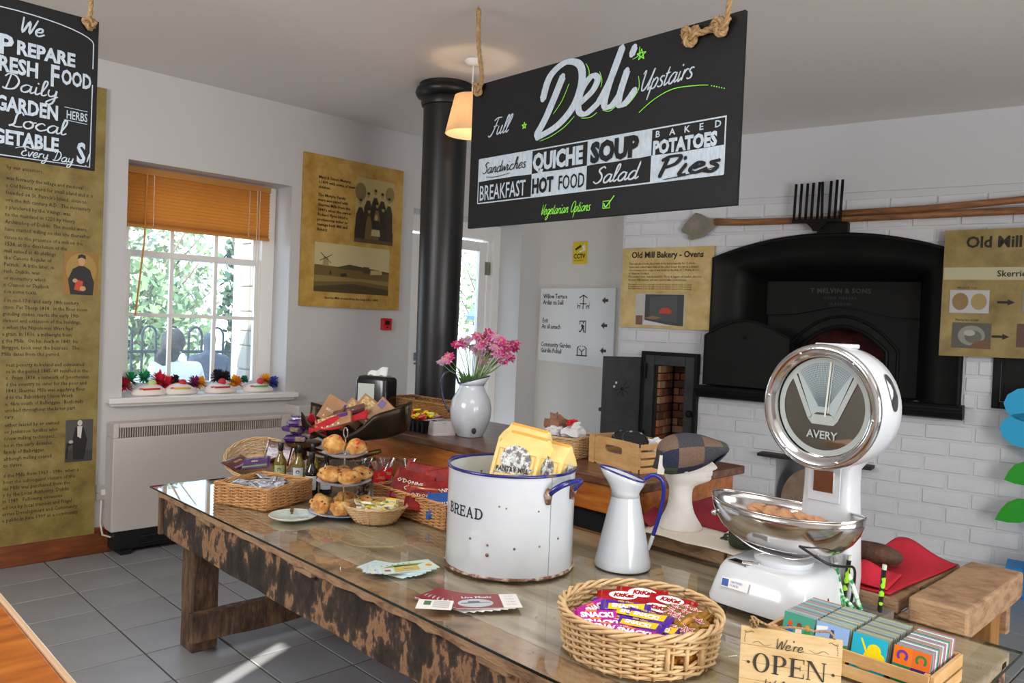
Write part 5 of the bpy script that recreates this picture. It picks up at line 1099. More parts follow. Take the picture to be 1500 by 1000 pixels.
for dx, dz, ci, fl_ in fp:
    desc = {'': ['deep pink', 'bright pink', 'magenta', 'pale pink', 'mauve', 'lilac'][ci], 'w': 'lilac-white', 'd': 'faded mauve'}[fl_]
    rr = random.Random(k*3+1); dy = rr.uniform(-.06, .06)
    f = thing('scabious_flower', desc + ' flower in the bouquet in the white vase jug on the counter', 'flower', (3.04, 3.45, .955), math.radians(-44), 'flowers in the white vase')
    c_ = Vector((dx*.95, dy, dz-.02)); rad = .031
    f['label'] = desc + (' flower at the far left of the vase bouquet' if dx < -.12 else ' flower on the left of the vase bouquet' if dx < -.02 else ' flower at the far right of the vase bouquet' if dx > .215 else ' flower on the right of the vase bouquet' if dx > .11 else ' flower in the middle of the vase bouquet') + (', high up' if dz > .56 else ', low down' if dz < .5 else ', halfway up')
    m = MB(); m.tube(smooth_pts([(dx*.12, dy*.3, .2), (dx*.25, dy*.5, .33), (c_.x*.7, dy*.8, dz*.85), tuple(c_)], 4), .0022, 5); m.build('stem', gst, f)
    m = MB(); nrm = Vector((dx*.8, -.6+rr.uniform(-.3, .3), .55+rr.uniform(-.2, .5))).normalized(); u = nrm.cross(Vector((0, 0, 1))).normalized(); v = nrm.cross(u)
    for ly, (r0, n_p, lift) in enumerate(((rad*1.12, 15, .002), (rad*.9, 13, .009), (rad*.6, 10, .014))):
        for q in range(n_p):
            a = 2*PI*(q+.5*ly)/n_p + rr.uniform(-.1, .1); d = u*math.cos(a)+v*math.sin(a); s_ = nrm.cross(d)*r0*.19; rl_ = r0*rr.uniform(.7, 1.25); p0 = c_+nrm*lift
            m.cur = 0 if rr.random() < .6 else 1
            m.add([p0, p0+d*rl_*.6-s_+nrm*.003, p0+d*rl_-s_*.6+nrm*rr.uniform(-.006, .006), p0+d*rl_*.93+nrm*.004, p0+d*rl_+s_*.7+nrm*rr.uniform(-.006, .006), p0+d*rl_*.6+s_+nrm*.003], [(0, 1, 2, 3), (0, 3, 4, 5)])
    m.build('petals', [pinks[5 if fl_ == 'w' else ci], pinks[(4 if ci > 2 else 3) if fl_ != 'd' else 5]], f, kind='stuff')
    m = MB()
    for q in range(8):
        a = q*2.4; m.ball(c_+nrm*.016+(u*math.cos(a)+v*math.sin(a))*.008*math.sqrt(q/8), .0028, 5, 4)
    m.build('centre', yel, f); k += 1
m = MB(); rr = random.Random(9)
lv = thing('flower_foliage', 'green leaves at the mouth of the vase under the pink flowers', 'foliage', (3.04, 3.45, .955), math.radians(-44))
for q in range(34):
    a = rr.uniform(0, 2*PI); x, y = .045*math.cos(a), .045*math.sin(a); h = rr.uniform(.03, .10); dx, dy = x*rr.uniform(.5, 1.4), y*.8
    m.add([(x, y, .30), (x+dx*.4-.007, y+dy*.4, .30+h*.5), (x+dx, y+dy, .31+h), (x+dx*.4+.007, y+dy*.4, .30+h*.55)], [(0, 1, 2, 3)])
m.build('leaves', col('44722f', .6), lv, kind='stuff')
# ================= shop scale =================
sc_ = thing('shop_scale', 'white enamel shop scale with a big round chrome-ringed dial and steel pan', 'scale', (2.34, 1.165, TZ))
def se(a, b, n, p=4, cx=0, cy=0):
    o = []
    for k in range(n):
        t = 2*PI*k/n; c_, s_ = math.cos(t), math.sin(t); o.append((cx+a*math.copysign(abs(c_)**(2/p), c_), cy+b*math.copysign(abs(s_)**(2/p), s_)))
    return o
N_ = 48
m = MB(); m.loft([[(x, y, z) for x, y in se(a, b, N_, p, cx)] for z, a, b, p, cx in ((.024, .160, .160, 6, 0), (.018, .168, .166, 6, 0), (.03, .170, .168, 6, 0), (.075, .160, .160, 5.5, .004), (.115, .148, .152, 5, .008), (.132, .138, .144, 4.5, .01), (.140, .12, .125, 4, .01), (.141, .02, .02, 2, .01))], cap=True)
m.build('base_casing', mat('scale_enamel', '#cfd4da', .18, coat=.35), sc_, smooth=50)
SE = MATS['scale_enamel']
for a, b in ((-.12, -.12), (.12, -.12), (-.12, .12), (.12, .12)): MB().lathe([(0, 0), (.016, 0), (.014, .03), (0, .03)], 16).build('foot', col('1b1b1d', .5), sc_, loc=(a, b, 0), smooth=40)
cx_, cy_ = .165, -.085
m = MB(); m.loft([[(cx_+x, cy_+y, z) for x, y in se(a, b, 32, 4.5)] for z, a, b in ((.02, .062, .088), (.10, .064, .092), (.25, .060, .085), (.38, .056, .078), (.44, .056, .078), (.47, .062, .1), (.49, .066, .118))], cap=True); m.build('column', SE, sc_, smooth=50)
DC = Vector((.10, -.098, .637)); DRz = math.radians(-6)
def dm_(): 
    m = MB(); m.M = Matrix.Translation(DC) @ Matrix.Rotation(DRz, 4, 'Z') @ Matrix.Rotation(-PI/2, 4, 'Y'); return m   # lathe axis z -> -x (face side)
m = dm_(); m.lathe([(0, -.115), (.13, -.115), (.168, -.10), (.186, -.07), (.192, -.02), (.193, .05), (.190, .062), (.178, .064), (.176, .03), (0, .03)], 72); m.build('dial_housing', SE, sc_, smooth=50)
m = dm_(); m.lathe([(.192, .060), (.1945, .068), (.190, .076), (.178, .079), (.165, .072), (.160, .062), (.155, .060), (.155, .050), (.19, .05)], 72, close=True); m.build('bezel', CHROME(), sc_, smooth=60)
m = dm_()
for k in range(6): a = k*PI/3+.4; m.ball((.174*math.cos(a), .174*math.sin(a), .079), (.005, .005, .003), 8, 6)
m.build('bezel_screws', CHROME(), sc_, smooth=True)
MB().cbox((DC.x+.02, DC.y, DC.z+.190), (.06, .12, .014)).build('top_cap', SE, sc_, bev=.005)
# dial face pieces (in the plane of the face)
def P3(u, v, d=0):  # u to the viewer's right (-y), v up, d towards viewer
    M_ = Matrix.Translation(DC) @ Matrix.Rotation(DRz, 4, 'Z'); return tuple(M_ @ Vector((-.045-d, -u, v)))
def disc(mb, pts, d): mb.add([P3(u, v, d) for u, v in pts], [tuple(range(len(pts)))])
m = MB(); disc(m, [(.158*math.cos(2*PI*k/64), .158*math.sin(2*PI*k/64)) for k in range(64)], 0); m.build('mirror_plate', mat('silvered_mirror', '#a8a29b', .03, 1), sc_)
frost = mat('frosted_glass', '#b9bfbd', .5, bump=.3, bscale=300)
m = MB(); O_ = [(.152*math.cos(2*PI*k/64), .152*math.sin(2*PI*k/64)) for k in range(64)]; I_ = [(.134*math.cos(2*PI*k/64), .134*math.sin(2*PI*k/64)) for k in range(64)]
m.add([P3(u, v, .002) for u, v in O_+I_], [(k, (k+1) % 64, 64+(k+1) % 64, 64+k) for k in range(64)])
for s_ in (-1, 1):   # frosted borders of the fan
    m.add([P3(u, v, .003) for u, v in ((s_*.036, -.035), (s_*.050, -.040), (s_*.112, .093), (s_*.099, .104))], [(0, 1, 2, 3)])
m.add([P3(u, v, .003) for u, v in ((-.05, -.04), (-.036, -.055), (.036, -.055), (.05, -.04), (.03, -.025), (-.03, -.025))], [(0, 1, 2, 3, 4, 5)])
m.build('frosted_ring', frost, sc_)
m = MB(); fan = [(-.038, -.030)] + [(.140*math.sin(a), .140*math.cos(a)) for a in [(-42+84*k/16)*PI/180 for k in range(17)]] + [(.038, -.030), (.02, -.018), (-.02, -.018)]
disc(m, fan, .0025); m.build('dial_chart', mat('chart_paper', '#b4c0c4', .6), sc_)
m = MB()
for k in range(30):   # curved price lines of the chart
    a = (-38+76*k/29)*PI/180; p0 = (.03*math.sin(a*.8)-.0, .0); p1 = (.134*math.sin(a), .134*math.cos(a)); w_ = .0006
    m.add([P3(u, v, .0031) for u, v in ((p0[0]-w_, p0[1]), (p0[0]+w_, p0[1]), (p1[0]+w_, p1[1]), (p1[0]-w_, p1[1]))], [(0, 1, 2, 3)])
for k in range(17):
    r_ = .03+.105*k/16; q = [(r_*math.sin(a), r_*math.cos(a)+.0) for a in [(-40+80*j/12)*PI/180 for j in range(13)]]
    for a, b in zip(q[:-1], q[1:]): m.add([P3(a[0], a[1]-.0006, .0031), P3(b[0], b[1]-.0006, .0031), P3(b[0], b[1]+.0006, .0031), P3(a[0], a[1]+.0006, .0031)], [(0, 1, 2, 3)])
m.build('chart_lines', col('6a7c86', .6), sc_)
m = MB(); m.add([P3(u, v, .006) for u, v in ((.006, -.03), (.012, -.03), (.024, .14), (.018, .14))], [(0, 1, 2, 3)]); m.add([P3(u, v, .006) for u, v in ((.017, -.02), (.019, -.02), (.031, .135), (.0295, .135))], [(0, 1, 2, 3)]); m.build('pointer', col('e8e8e0', .4), sc_)
m = MB(); text(m, 'AVERY', 0, -.098, .034, align='CENTER', off=.0008, fn=lambda X, Z: P3(X, Z, .004)); m.build('lettering', frost, sc_)
m = MB(); disc(m, [(.156*math.cos(2*PI*k/64), .156*math.sin(2*PI*k/64)) for k in range(64)], .012); m.build('dial_glass', glassy('dial_glass', '#fafcfc', .01, 1, .02), sc_)
# side plate on the drum
m = MB(); M_ = Matrix.Translation(DC) @ Matrix.Rotation(DRz, 4, 'Z')
for (r_, d0, d1, c_) in ((.1945, -.035, .045, 0),):
    q = []
    for k in range(24): a = 2*PI*k/24; q.append((.022*math.cos(a), .30*math.sin(a)))
    m.add([tuple(M_ @ Vector((.012+u, -.1955*math.cos(th+.32), .1955*math.sin(th+.32)))) for u, th in q], [tuple(range(24))])
m.build('side_plate', mat('grey_steel_plate', '#6f6e70', .35, .9), sc_)
m = MB(); m.box(cx_-.0625, cx_-.058, cy_-.052, cy_+.052, .335, .455); m.build('window_frame', SE, sc_, bev=.008)
m = MB(); m.box(cx_-.066, cx_-.062, cy_-.032, cy_+.034, .365, .435); m.build('name_plate', STEEL(), sc_, bev=.003)
m = MB(); m.lathe([(0, .139), (.085, .139), (.09, .150), (.09, .158), (.06, .165), (0, .165)], 40); m.build('pan_support', SE, sc_, loc=(.01, -.01, 0), smooth=40)
# pan: boat-shaped scoop on a wire cradle, long axis along y
PC = (.03, .005)
loops = []
for f in (0, .15, .3, .45, .6, .75, .88, 1):
    lp = []; r_ = math.sin(f*PI/2)**.9
    for k in range(56):
        a = 2*PI*k/56; x = .135*r_*math.cos(a); y = .248*(.25+.75*r_)*math.sin(a)*(1 if r_ > 0 else 0)
        if f == 0: x, y = .0, .05*math.sin(a)
        sag = .135*(1-math.cos(f*PI/2)); lift = .016*(abs(math.sin(a))**3)*f
        lp.append((PC[0]+x, PC[1]+y, .170+sag*1.0+lift))
    loops.append(lp)
m = MB(); m.loft(loops); pan = m.build('pan', STEEL(), sc_, smooth=True, solid=.0022)
m = MB(); m.tube(loops[-1], .003, 6, closed=True); m.build('pan_rim', STEEL(), pan, smooth=True)
m = MB(); m.tube(smooth_pts([(PC[0]-.06, PC[1]+.20, .255), (PC[0]-.05, PC[1]+.15, .205), (PC[0]-.05, PC[1]+.06, .169), (PC[0]-.05, PC[1]-.06, .166), (PC[0]-.05, PC[1]-.14, .20)], 5), .004, 6)
m.tube(smooth_pts([(PC[0]+.06, PC[1]+.19, .25), (PC[0]+.05, PC[1]+.06, .169), (PC[0]+.05, PC[1]-.06, .166), (PC[0]+.05, PC[1]-.14, .20)], 5), .004, 6); m.build('cradle', STEEL(), sc_, smooth=True)
m = MB(); m.ball((PC[0]-.075, PC[1]+.205, .262), .010, 10, 8); m.ball((PC[0]-.106, PC[1]-.08, .245), .008, 10, 8); m.build('rivets', CHROME(), pan, smooth=True)
m = MB(); m.cbox((-.10, .075, .139), (.035, .075, .005), rz=-.2); m.cbox((-.085, .05, .142), (.015, .05, .006), rz=.5); m.build('level_plate', CHROME(), sc_, bev=.001)
MB().ball((.0, -.1605, .062), (.006, .003, .009), 8, 6).build('screw_hole', col('1d1d1f'), sc_)
m = MB(); m.M = Matrix.Translation((-.1585, .06, .085)) @ Matrix.Rotation(-PI/2, 4, 'Z') @ Matrix.Rotation(math.radians(-14), 4, 'X'); m.box(-.045, .045, -.001, .001, -.014, .014); stk = m.build('sticker', col('f4f5f7', .4), sc_)
m = MB(); m.M = Matrix.Translation((-.1585, .06, .085)) @ Matrix.Rotation(-PI/2, 4, 'Z') @ Matrix.Rotation(math.radians(-14), 4, 'X'); m.box(-.043, -.021, -.002, -.0012, -.011, .011)
text(m, 'CERTIFIED', -.015, .003, .009, -.002, res=1); text(m, 'SCALES', -.015, -.007, .009, -.002, res=1); m.build('sticker_print', col('2a5aa8'), stk)
tag(MB().tube(smooth_pts([(2.272, 1.07, .99), (2.30, 1.0, .952), (2.36, .978, .935), (2.43, .97, .92), (2.455, .975, .87), (2.45, .98, .80), (2.44, .975, .775)], 6), .0042, 7).build('black_cable', col('151517', .4), smooth=True), 'thin black cable looping from the steel pan down beside the white scale', 'cable')
# crumpled brown paper in the pan
m = MB(); rr = random.Random(3)
for q in range(5): m.ball((PC[0]-.01+rr.uniform(-.02, .02), PC[1]-.11+q*.05, .288), (.03, .035, .018), 9, 6, lambda d: 1+.3*math.sin(9*d.x+q)*math.sin(7*d.y+3*d.z))
tag(m.build('brown_paper', mat('kraft_paper', '#b98a64', .8, bump=.5, bscale=40), loc=(2.34, 1.165, TZ)), 'crumpled brown paper lying in the steel pan of the scale', 'paper')
# ================= mannequin head and cap =================
mh = thing('mannequin_head', 'white foam mannequin head facing right on the bench behind the jug', 'mannequin head', (2.748, 1.80, .8125), math.radians(-44))
FO = mat('white_foam', '#f3f2ee', .75, bump=.12, bscale=120, var='#ebe9e3', vscale=20)
lv_ = [(0, .088, -.088, .088), (.006, .090, -.090, .090), (.02, .086, -.088, .086), (.05, .062, -.074, .068), (.085, .047, -.058, .053), (.12, .041, -.051, .047), (.155, .041, -.050, .047), (.178, .046, -.053, .049), (.190, .072, -.060, .053), (.198, .100, -.066, .057), (.206, .115, -.071, .061), (.214, .117, -.075, .065), (.221, .113, -.078, .067), (.227, .120, -.081, .069), (.232, .116, -.083, .070), (.237, .121, -.085, .071), (.243, .114, -.088, .072), (.248, .121, -.090, .073), (.255, .124, -.093, .074), (.265, .121, -.096, .075), (.275, .116, -.099, .076), (.284, .113, -.101, .077), (.292, .118, -.102, .077), (.305, .121, -.103, .077), (.325, .118, -.101, .075), (.345, .105, -.093, .068), (.362, .08, -.075, .055), (.374, .04, -.04, .03), (.378, .005, -.005, .004)]
nose = {.243: .004, .248: .022, .255: .024, .265: .017, .275: .010, .284: .005}
loops = []
for z, f, b, w_ in lv_:
    lp = []
    for k in range(48):
        a = 2*PI*k/48; c_, s_ = math.cos(a), math.sin(a); fx = f if c_ > 0 else -b; p = 2.0 if z < .18 or c_ < 0 else 2.35
        x = fx*math.copysign(abs(c_)**(2/p), c_); y = w_*math.copysign(abs(s_)**(2/p), s_)
        da = min(a, 2*PI-a)
        if z in nose: x += nose[z]*math.exp(-(da/.13)**2)
        if .268 < z < .292: x -= .010*math.exp(-((da-.36)/.17)**2)
        if .224 < z < .24: x += .003*math.exp(-(da/.25)**2)
        lp.append((x, y, z))
    loops.append(lp)
m = MB(); m.loft(loops, cap=True); m.build('head', FO, mh, smooth=True, subd=1)
m = MB()
for s_ in (-1, 1):
    m.ball((-.005, s_*.077, .262), (.012, .008, .022), 10, 8); m.tube([(.098, s_*.018, .271), (.104, s_*.034, .2735), (.088, s_*.052, .271)], .0028, 6)
m.build('ears_and_eyelids', FO, mh, smooth=True)
cap_cols = [mat('tweed_navy', '#232b45', .95, bump=.8, bscale=300, var='#3a425c', vscale=220), mat('tweed_brown', '#7a6354', .95, bump=.8, bscale=300, var='#967b6a', vscale=220), mat('tweed_green', '#45553c', .95, bump=.8, bscale=300, var='#5d6d4e', vscale=220), mat('tweed_charcoal', '#3b3f47', .95, bump=.8, bscale=300, var='#5a5e68', vscale=220)]
def flat_cap(name, label, loc, rot, seed, hang=True, cols=cap_cols):
    t = thing(name, label, 'cap', loc, 0, None); t.rotation_euler = rot
    S = [(-.100, .262, .33, .045), (-.093, .240, .355, .072), (-.070, .230, .378, .094), (-.035, .229, .392, .104), (0, .234, .399, .108), (.035, .246, .399, .108), (.065, .260, .396, .105), (.095, .278, .389, .099), (.120, .297, .381, .091), (.145, .318, .373, .08), (.165, .322, .370, .07), (.180, .333, .362, .05)]
    S = [(x, a-.229, b-.229, w_) for x, a, b, w_ in S]; m = MB(); n = 28; rr = random.Random(seed); vs = []; 
    for (x, z0, z1, w_) in S:
        for k in range(n):
            a = 2*PI*k/n; c_, s_ = math.cos(a), math.sin(a); vs.append((x, w_*math.copysign(abs(c_)**.85, c_), (z0+z1)/2+(z1-z0)/2*math.copysign(abs(s_)**.85, s_)))
    pick = {}
    for i in range(len(S)-1):
        for k in range(n):
            ci = (i//3, (k+i % 2*0)//4)
            if ci not in pick: pick[ci] = {(0, 1): 1, (0, 2): 1, (0, 3): 0, (0, 4): 2, (0, 5): 3, (1, 1): 3, (1, 2): 3, (1, 3): 1, (1, 4): 0, (1, 5): 3, (2, 1): 3, (2, 2): 1, (2, 3): 3, (2, 4): 3, (3, 1): 2, (3, 2): 2, (3, 3): 3, (3, 4): 3}.get(ci, rr.choice([0, 1, 3]))
            m.cur = pick[ci]; o = i*n; k2 = (k+1) % n; m.v = [] if False else m.v
            m.f.append((o+k, o+k2, o+n+k2, o+n+k)); m.mi.append(m.cur)
    m.v = vs; m.f += [tuple(range(n)), tuple(range((len(S)-1)*n, len(S)*n))]; m.mi += [0, 0]
    m.build('crown', cols, t, smooth=True, subd=1)
    m = MB(); m.prism([(-.095, .008), (-.05, -.004), (0, .0), (.0, .026), (-.05, .022), (-.098, .034)], -.085, -.082); 
    pk = [(x, y) for x, y in [(.115, -.088), (.135, -.08), (.16, -.062), (.183, -.025), (.186, 0), (.183, .025), (.16, .062), (.135, .08), (.115, .088)]]
    m2 = MB(); n2 = len(pk); v0 = [(x, y, (x-.07)*.75+.028) for x, y in pk]; v1 = [(x, y, (x-.07)*.75+.036) for x, y in pk]
    m2.add(v0+v1, [tuple(range(n2)), tuple(range(2*n2-1, n2-1, -1))]+[(i, i+1, n2+i+1, n2+i) for i in range(n2-1)]); m2.build('peak', cols[0], t, bev=.002)
    return t
fc = flat_cap('flat_cap', 'tweed patchwork flat cap worn by the white mannequin head', (2.740, 1.80, .8125+.222), (0, 0, math.radians(-44)), 5)
hg = MB(); hg.M = Matrix.Rotation(.25, 4, 'Y'); hg.box(-.135, -.105, -.06, -.057, -.0, .075); hg.build('hang_tag', col('26231f', .5), fc); hg = MB(); hg.M = Matrix.Rotation(.1, 4, 'Y'); hg.box(-.112, -.085, -.065, -.062, .0, .075); hg.build('hang_tag', col('e9e7e2', .6), fc, label='white card hang tag')
# ================= left group on the table =================
wt = basket('wicker_tray', 'square wicker tray of leaflets-like sachets at the near left of the table', 'basket', (1.71, 3.345, TZ), math.radians(21), rrect(.148, .15), .088, 13, 24, .0032, .0045, WICK(), rimr=.005)
wt['label'] = 'square brown wicker tray filled with silver sachets near the left table end'
sil = mat('silver_sachet', '#c3c8cf', .3, .5, bump=.4, bscale=60, var='#e4e7ea', vscale=30); pcs = ['silver', 'red', 'blue']
sm_ = None
rr = random.Random(11)
for k in range(26):
    if sm_ is None:
        o = packet(.075, .05, .006, sil, name='sugar_sachet'); sm_ = o
        m = MB(); tflat(m, 'COFFEE', 0, -.006, .014, .0066, res=1); m.poly([(0, 0), (0, 0), (0, 0)], 0) if 0 else None; pr_ = m.build('print', col('9a2330'), o)
        m = MB(); m.add([(-.03, .008, .0064), (.03, .008, .0064), (.03, .013, .0064), (-.03, .013, .0064)], [(0, 1, 2, 3)]); m.build('printed_band', col('2c3f7d'), o)
    else: o = dup(sm_, (0, 0, 0))
    a = rr.uniform(-.1, .1); b = rr.uniform(-.1, .1); c_, s_ = math.cos(.366), math.sin(.366)
    o.location = (1.71+a*c_-b*s_, 3.345+a*s_+b*c_, TZ+.066+rr.uniform(0, .02)); o.rotation_euler = (rr.uniform(-.3, .3), rr.uniform(-.25, .25), rr.uniform(0, 6.3))
    tag(o, 'silver sachet in the square wicker tray of coffee sachets', 'sachet', 'silver sachets in the wicker tray')
m = MB(); m.cbox((0, 0, .032), (.27, .27, .06)); tag(m.build('sachet_pile', sil, loc=(1.71, 3.345, TZ+.004), rz=math.radians(21)), 'bottom layers of silver sachets filling the square wicker tray', 'sachets')['kind'] = 'stuff'
# round basket leaning
rb = basket('round_basket', 'round wicker basket tipped towards the camera behind the square tray', 'basket', (1.93, 3.83, TZ+.045), 0, ell(.125, .125), .07, 9, 20, .0035, .004, WICKL(), flare=.045, rimr=.006, rot=(math.radians(24), math.radians(-14), 0))
pur = mat('purple_wrapper', '#43215e', .25, coat=.5, bump=.5, bscale=25, var='#5c2f80', vscale=12); brn = mat('brown_wrapper', '#4a2422', .25, coat=.5, bump=.5, bscale=25, var='#6a3431', vscale=12)
def big_pack(name, L, W, H, m_, words, wcol, loc, rot, label, cat, group=None, stripe=None, size=.018):
    o = packet(L, W, H, m_, name=name); o.location = loc; o.rotation_euler = rot; tag(o, label, cat, group)
    if words:
        m = MB()
        for k, s_ in enumerate(words): tflat(m, s_, 0, (len(words)-1)*size*.55-k*size*1.15-size*.35, size, H*1.01+.001, res=1, off=.0005)
        m.build('lettering', col(wcol, .5), o)
    if stripe: m = MB(); m.box(-L*.4, L*.4, -W*.46, -W*.30, H*.9, H*.97); m.build('label_patch', col(stripe, .4), o)
    return o
big_pack('crisp_packet', .15, .12, .022, brn, ['CHOCOLATE', 'RAISINS'], 'b9a2c8', (2.02, 3.79, TZ+.125), (math.radians(72), .1, math.radians(-50)), 'dark brown packet standing at the back of the tipped round basket', 'packet')
big_pack('crisp_packet', .15, .11, .02, pur, ['MIX'], 'd8c8a0', (1.87, 3.76, TZ+.085), (.35, -.1, math.radians(-30)), 'purple snack packet lying flat in the tipped round basket', 'packet', stripe='7c9a54')
big_pack('crisp_packet', .13, .10, .02, brn, ['NUTS'], 'cbb8a8', (1.80, 3.81, TZ+.085), (.3, -.2, math.radians(15)), 'brown packet under the purple one at the left in the tipped basket', 'packet', stripe='8a6ca8')
# wine bottles
def bottle(label, loc, glass, cap, lab, h=.205, r=.031):
    t = thing('wine_bottle', label, 'bottle', loc, 0, 'small wine bottles on the table')
    MB().lathe([(0, .004), (r*.8, .001), (r, .008), (r, h*.50), (r*.92, h*.57), (r*.42, h*.70), (.0115, h*.76), (.0115, h*.80), (0, h*.80)], 28).build('bottle_glass', glass, t, smooth=45)
    MB().lathe([(0, h*.80), (.0122, h*.80), (.013, h*.84), (.0135, h*.99), (.012, h), (0, h)], 20).build('cap', cap, t, smooth=40)
    m = MB(); n = 14; a0, a1 = math.radians(180), math.radians(285)
    vs = [((r+.0006)*math.cos(a0+(a1-a0)*k/n), (r+.0006)*math.sin(a0+(a1-a0)*k/n), z) for z in (h*.14, h*.46) for k in range(n+1)]
    m.add(vs, [(k, k+1, n+2+k, n+1+k) for k in range(n)]); m.build('label', lab, t, smooth=True)
    m = MB(); f = lambda X, Z: ((r+.0012)*math.cos(math.radians(232)+X/r), (r+.0012)*math.sin(math.radians(232)+X/r), Z)
    m.add([f(.010*math.cos(q*PI/6), h*.36+.009*math.sin(q*PI/6)) for q in range(12)], [tuple(range(12))]); text(m, 'WINE', 0, h*.22, .011, align='CENTER', res=1, fn=f); m.build('label_print', col('6b6a66', .6), t); return t
gwh = mat('white_wine_glass', '#a08c3c', .06, alpha=1, trans=.55, coat=.3); grd = mat('red_wine_glass', '#140808', .06, coat=.5)
bk = col('131314', .3); lbw = col('c9d2d6', .5); lbg = col('aab27c', .5)
for lab, loc, g_, lb_ in [('white wine miniature standing leftmost, beside the tipped round basket', (1.955, 3.66, TZ), gwh, lbg), ('white wine miniature with a pale label, second bottle from the left', (2.0, 3.555, TZ), gwh, lbw), ('white wine miniature between the pale-labelled one and the red wines', (2.08, 3.56, TZ), gwh, lbg), ('red wine miniature in front with a white label, beside the square tray', (1.945, 3.335, TZ), grd, lbw), ('red wine miniature half hidden behind the cake stand', (2.01, 3.31, TZ), grd, lbw)]: bottle(lab, loc, g_, bk, lb_)
m = MB(); 
# plate with knife
pl2 = thing('side_plate', 'pale blue side plate in front of the square wicker tray', 'plate', (1.655, 2.975, TZ))
MB().lathe([(0, .004), (.055, .003), (.06, .005), (.09, .012), (.097, .018), (.098, .020), (.094, .020), (.06, .009), (0, .008)], 48).build('dish', mat('pale_blue_glaze', '#c9dcd8', .12, coat=.5), pl2, smooth=50)
MB().lathe([(.096, .018), (.099, .0195), (.097, .0215), (.094, .020)], 48, close=True).build('rim_line', col('e2d8c4', .3), pl2, smooth=True)
kn = thing('butter_knife', 'butter knife resting across the pale blue side plate', 'knife', (1.655, 2.985, TZ+.022), math.radians(61))
m = MB(); m.loft([[(x, -w_, z-.0008), (x, w_, z-.0008), (x, w_, z+.0008), (x, -w_, z+.0008)] for x, w_, z in ((-.01, .004, .004), (.01, .006, .003), (.05, .0085, .001), (.08, .006, .0), (.09, .002, 0))], cap=True); m.build('blade', STEEL(), kn)
m = MB(); m.tube([(-.01, 0, .004), (-.04, 0, .010), (-.085, 0, .02)], [.004, .0065, .0055], 8, sq=.5); m.build('handle', mat('dull_steel', '#6b625c', .35, .7), kn, smooth=True)
# cake stand
cs = thing('cake_stand', 'three-tier china cake stand with a ring handle, carrying scones', 'cake stand', (1.865, 2.925, TZ))
chn = mat('china_blue_edge', '#d9dce6', .12, coat=.5)
tiers = [(.145, .006), (.118, .135), (.098, .255)]
for r_, z in tiers:
    p = MB().lathe([(0, z), (r_*.6, z-.001), (r_*.66, z+.002), (r_*.96, z+.014), (r_, z+.018), (r_*.97, z+.019), (r_*.64, z+.006), (0, z+.005)], 56).build('tier_plate', chn, cs, smooth=50)
    MB().tube([((r_)*math.cos(2*PI*k/56), (r_)*math.sin(2*PI*k/56), z+.018) for k in range(56)], .0018, 6, closed=True).build('rim_line', mat('blue_grey_rim', '#6d7aa8', .2), p, smooth=True)
m = MB(); m.lathe([(0, 0), (.004, 0), (.004, .12), (.009, .125), (.009, .135), (.004, .14), (.004, .245), (.009, .25), (.004, .262), (.004, .335), (0, .335)], 12); m.tube([(.0, .022*math.cos(2*PI*k/28)*0+.016*math.cos(2*PI*k/28), .355+.022*math.sin(2*PI*k/28)) for k in range(28)], .0028, 6, closed=True); m.M = Matrix.Rotation(math.radians(-45), 4, 'Z'); m.build('rod_and_ring', CHROME(), cs, smooth=40)
sconem = mat('scone_crust', '#c88f4c', .75, bump=.9, bscale=40, ramp=[(.33, '#a0602a'), (.5, '#cf9850'), (.66, '#e4be7f')], vscale=24, detail=8); fruit = col('5c2a1c', .5); cherry = col('c9362e', .35)
def scone(label, loc, r, kind, seed):
    rr = random.Random(seed); t = thing('scone', label, 'scone', loc, rr.uniform(0, 6), 'scones on the three-tier cake stand')
    ph = [rr.uniform(0, 6) for _ in range(6)]
    fn = lambda d: 1+.07*math.sin(3*d.x+ph[0]+2*d.z)+.06*math.sin(5*d.y+ph[1])+.05*math.sin(8*d.z+4*d.x+ph[2])+.03*math.sin(13*d.y+9*d.x+ph[3])
    m = MB(); m.ball((0, 0, r[2]*.86), r, 26, 18, fn); m.v = [(x, y, max(z, 0)) for x, y, z in m.v]; m.build('dough', sconem, t, smooth=True)
    m = MB()
    for q in range(9):
        a, e = rr.uniform(0, 6.28), rr.uniform(.1, 1.1); d = Vector((math.cos(a)*math.cos(e), math.sin(a)*math.cos(e), math.sin(e))); p = Vector((d.x*r[0], d.y*r[1], d.z*r[2]))*fn(d)*.985+Vector((0, 0, r[2]*.86)); m.ball(p, .0055 if kind == 'c' else .0045, 7, 5)
    m.build('cherries' if kind == 'c' else 'raisins', cherry if kind == 'c' else fruit, t, smooth=True)
cx, cy = 1.865, 2.925
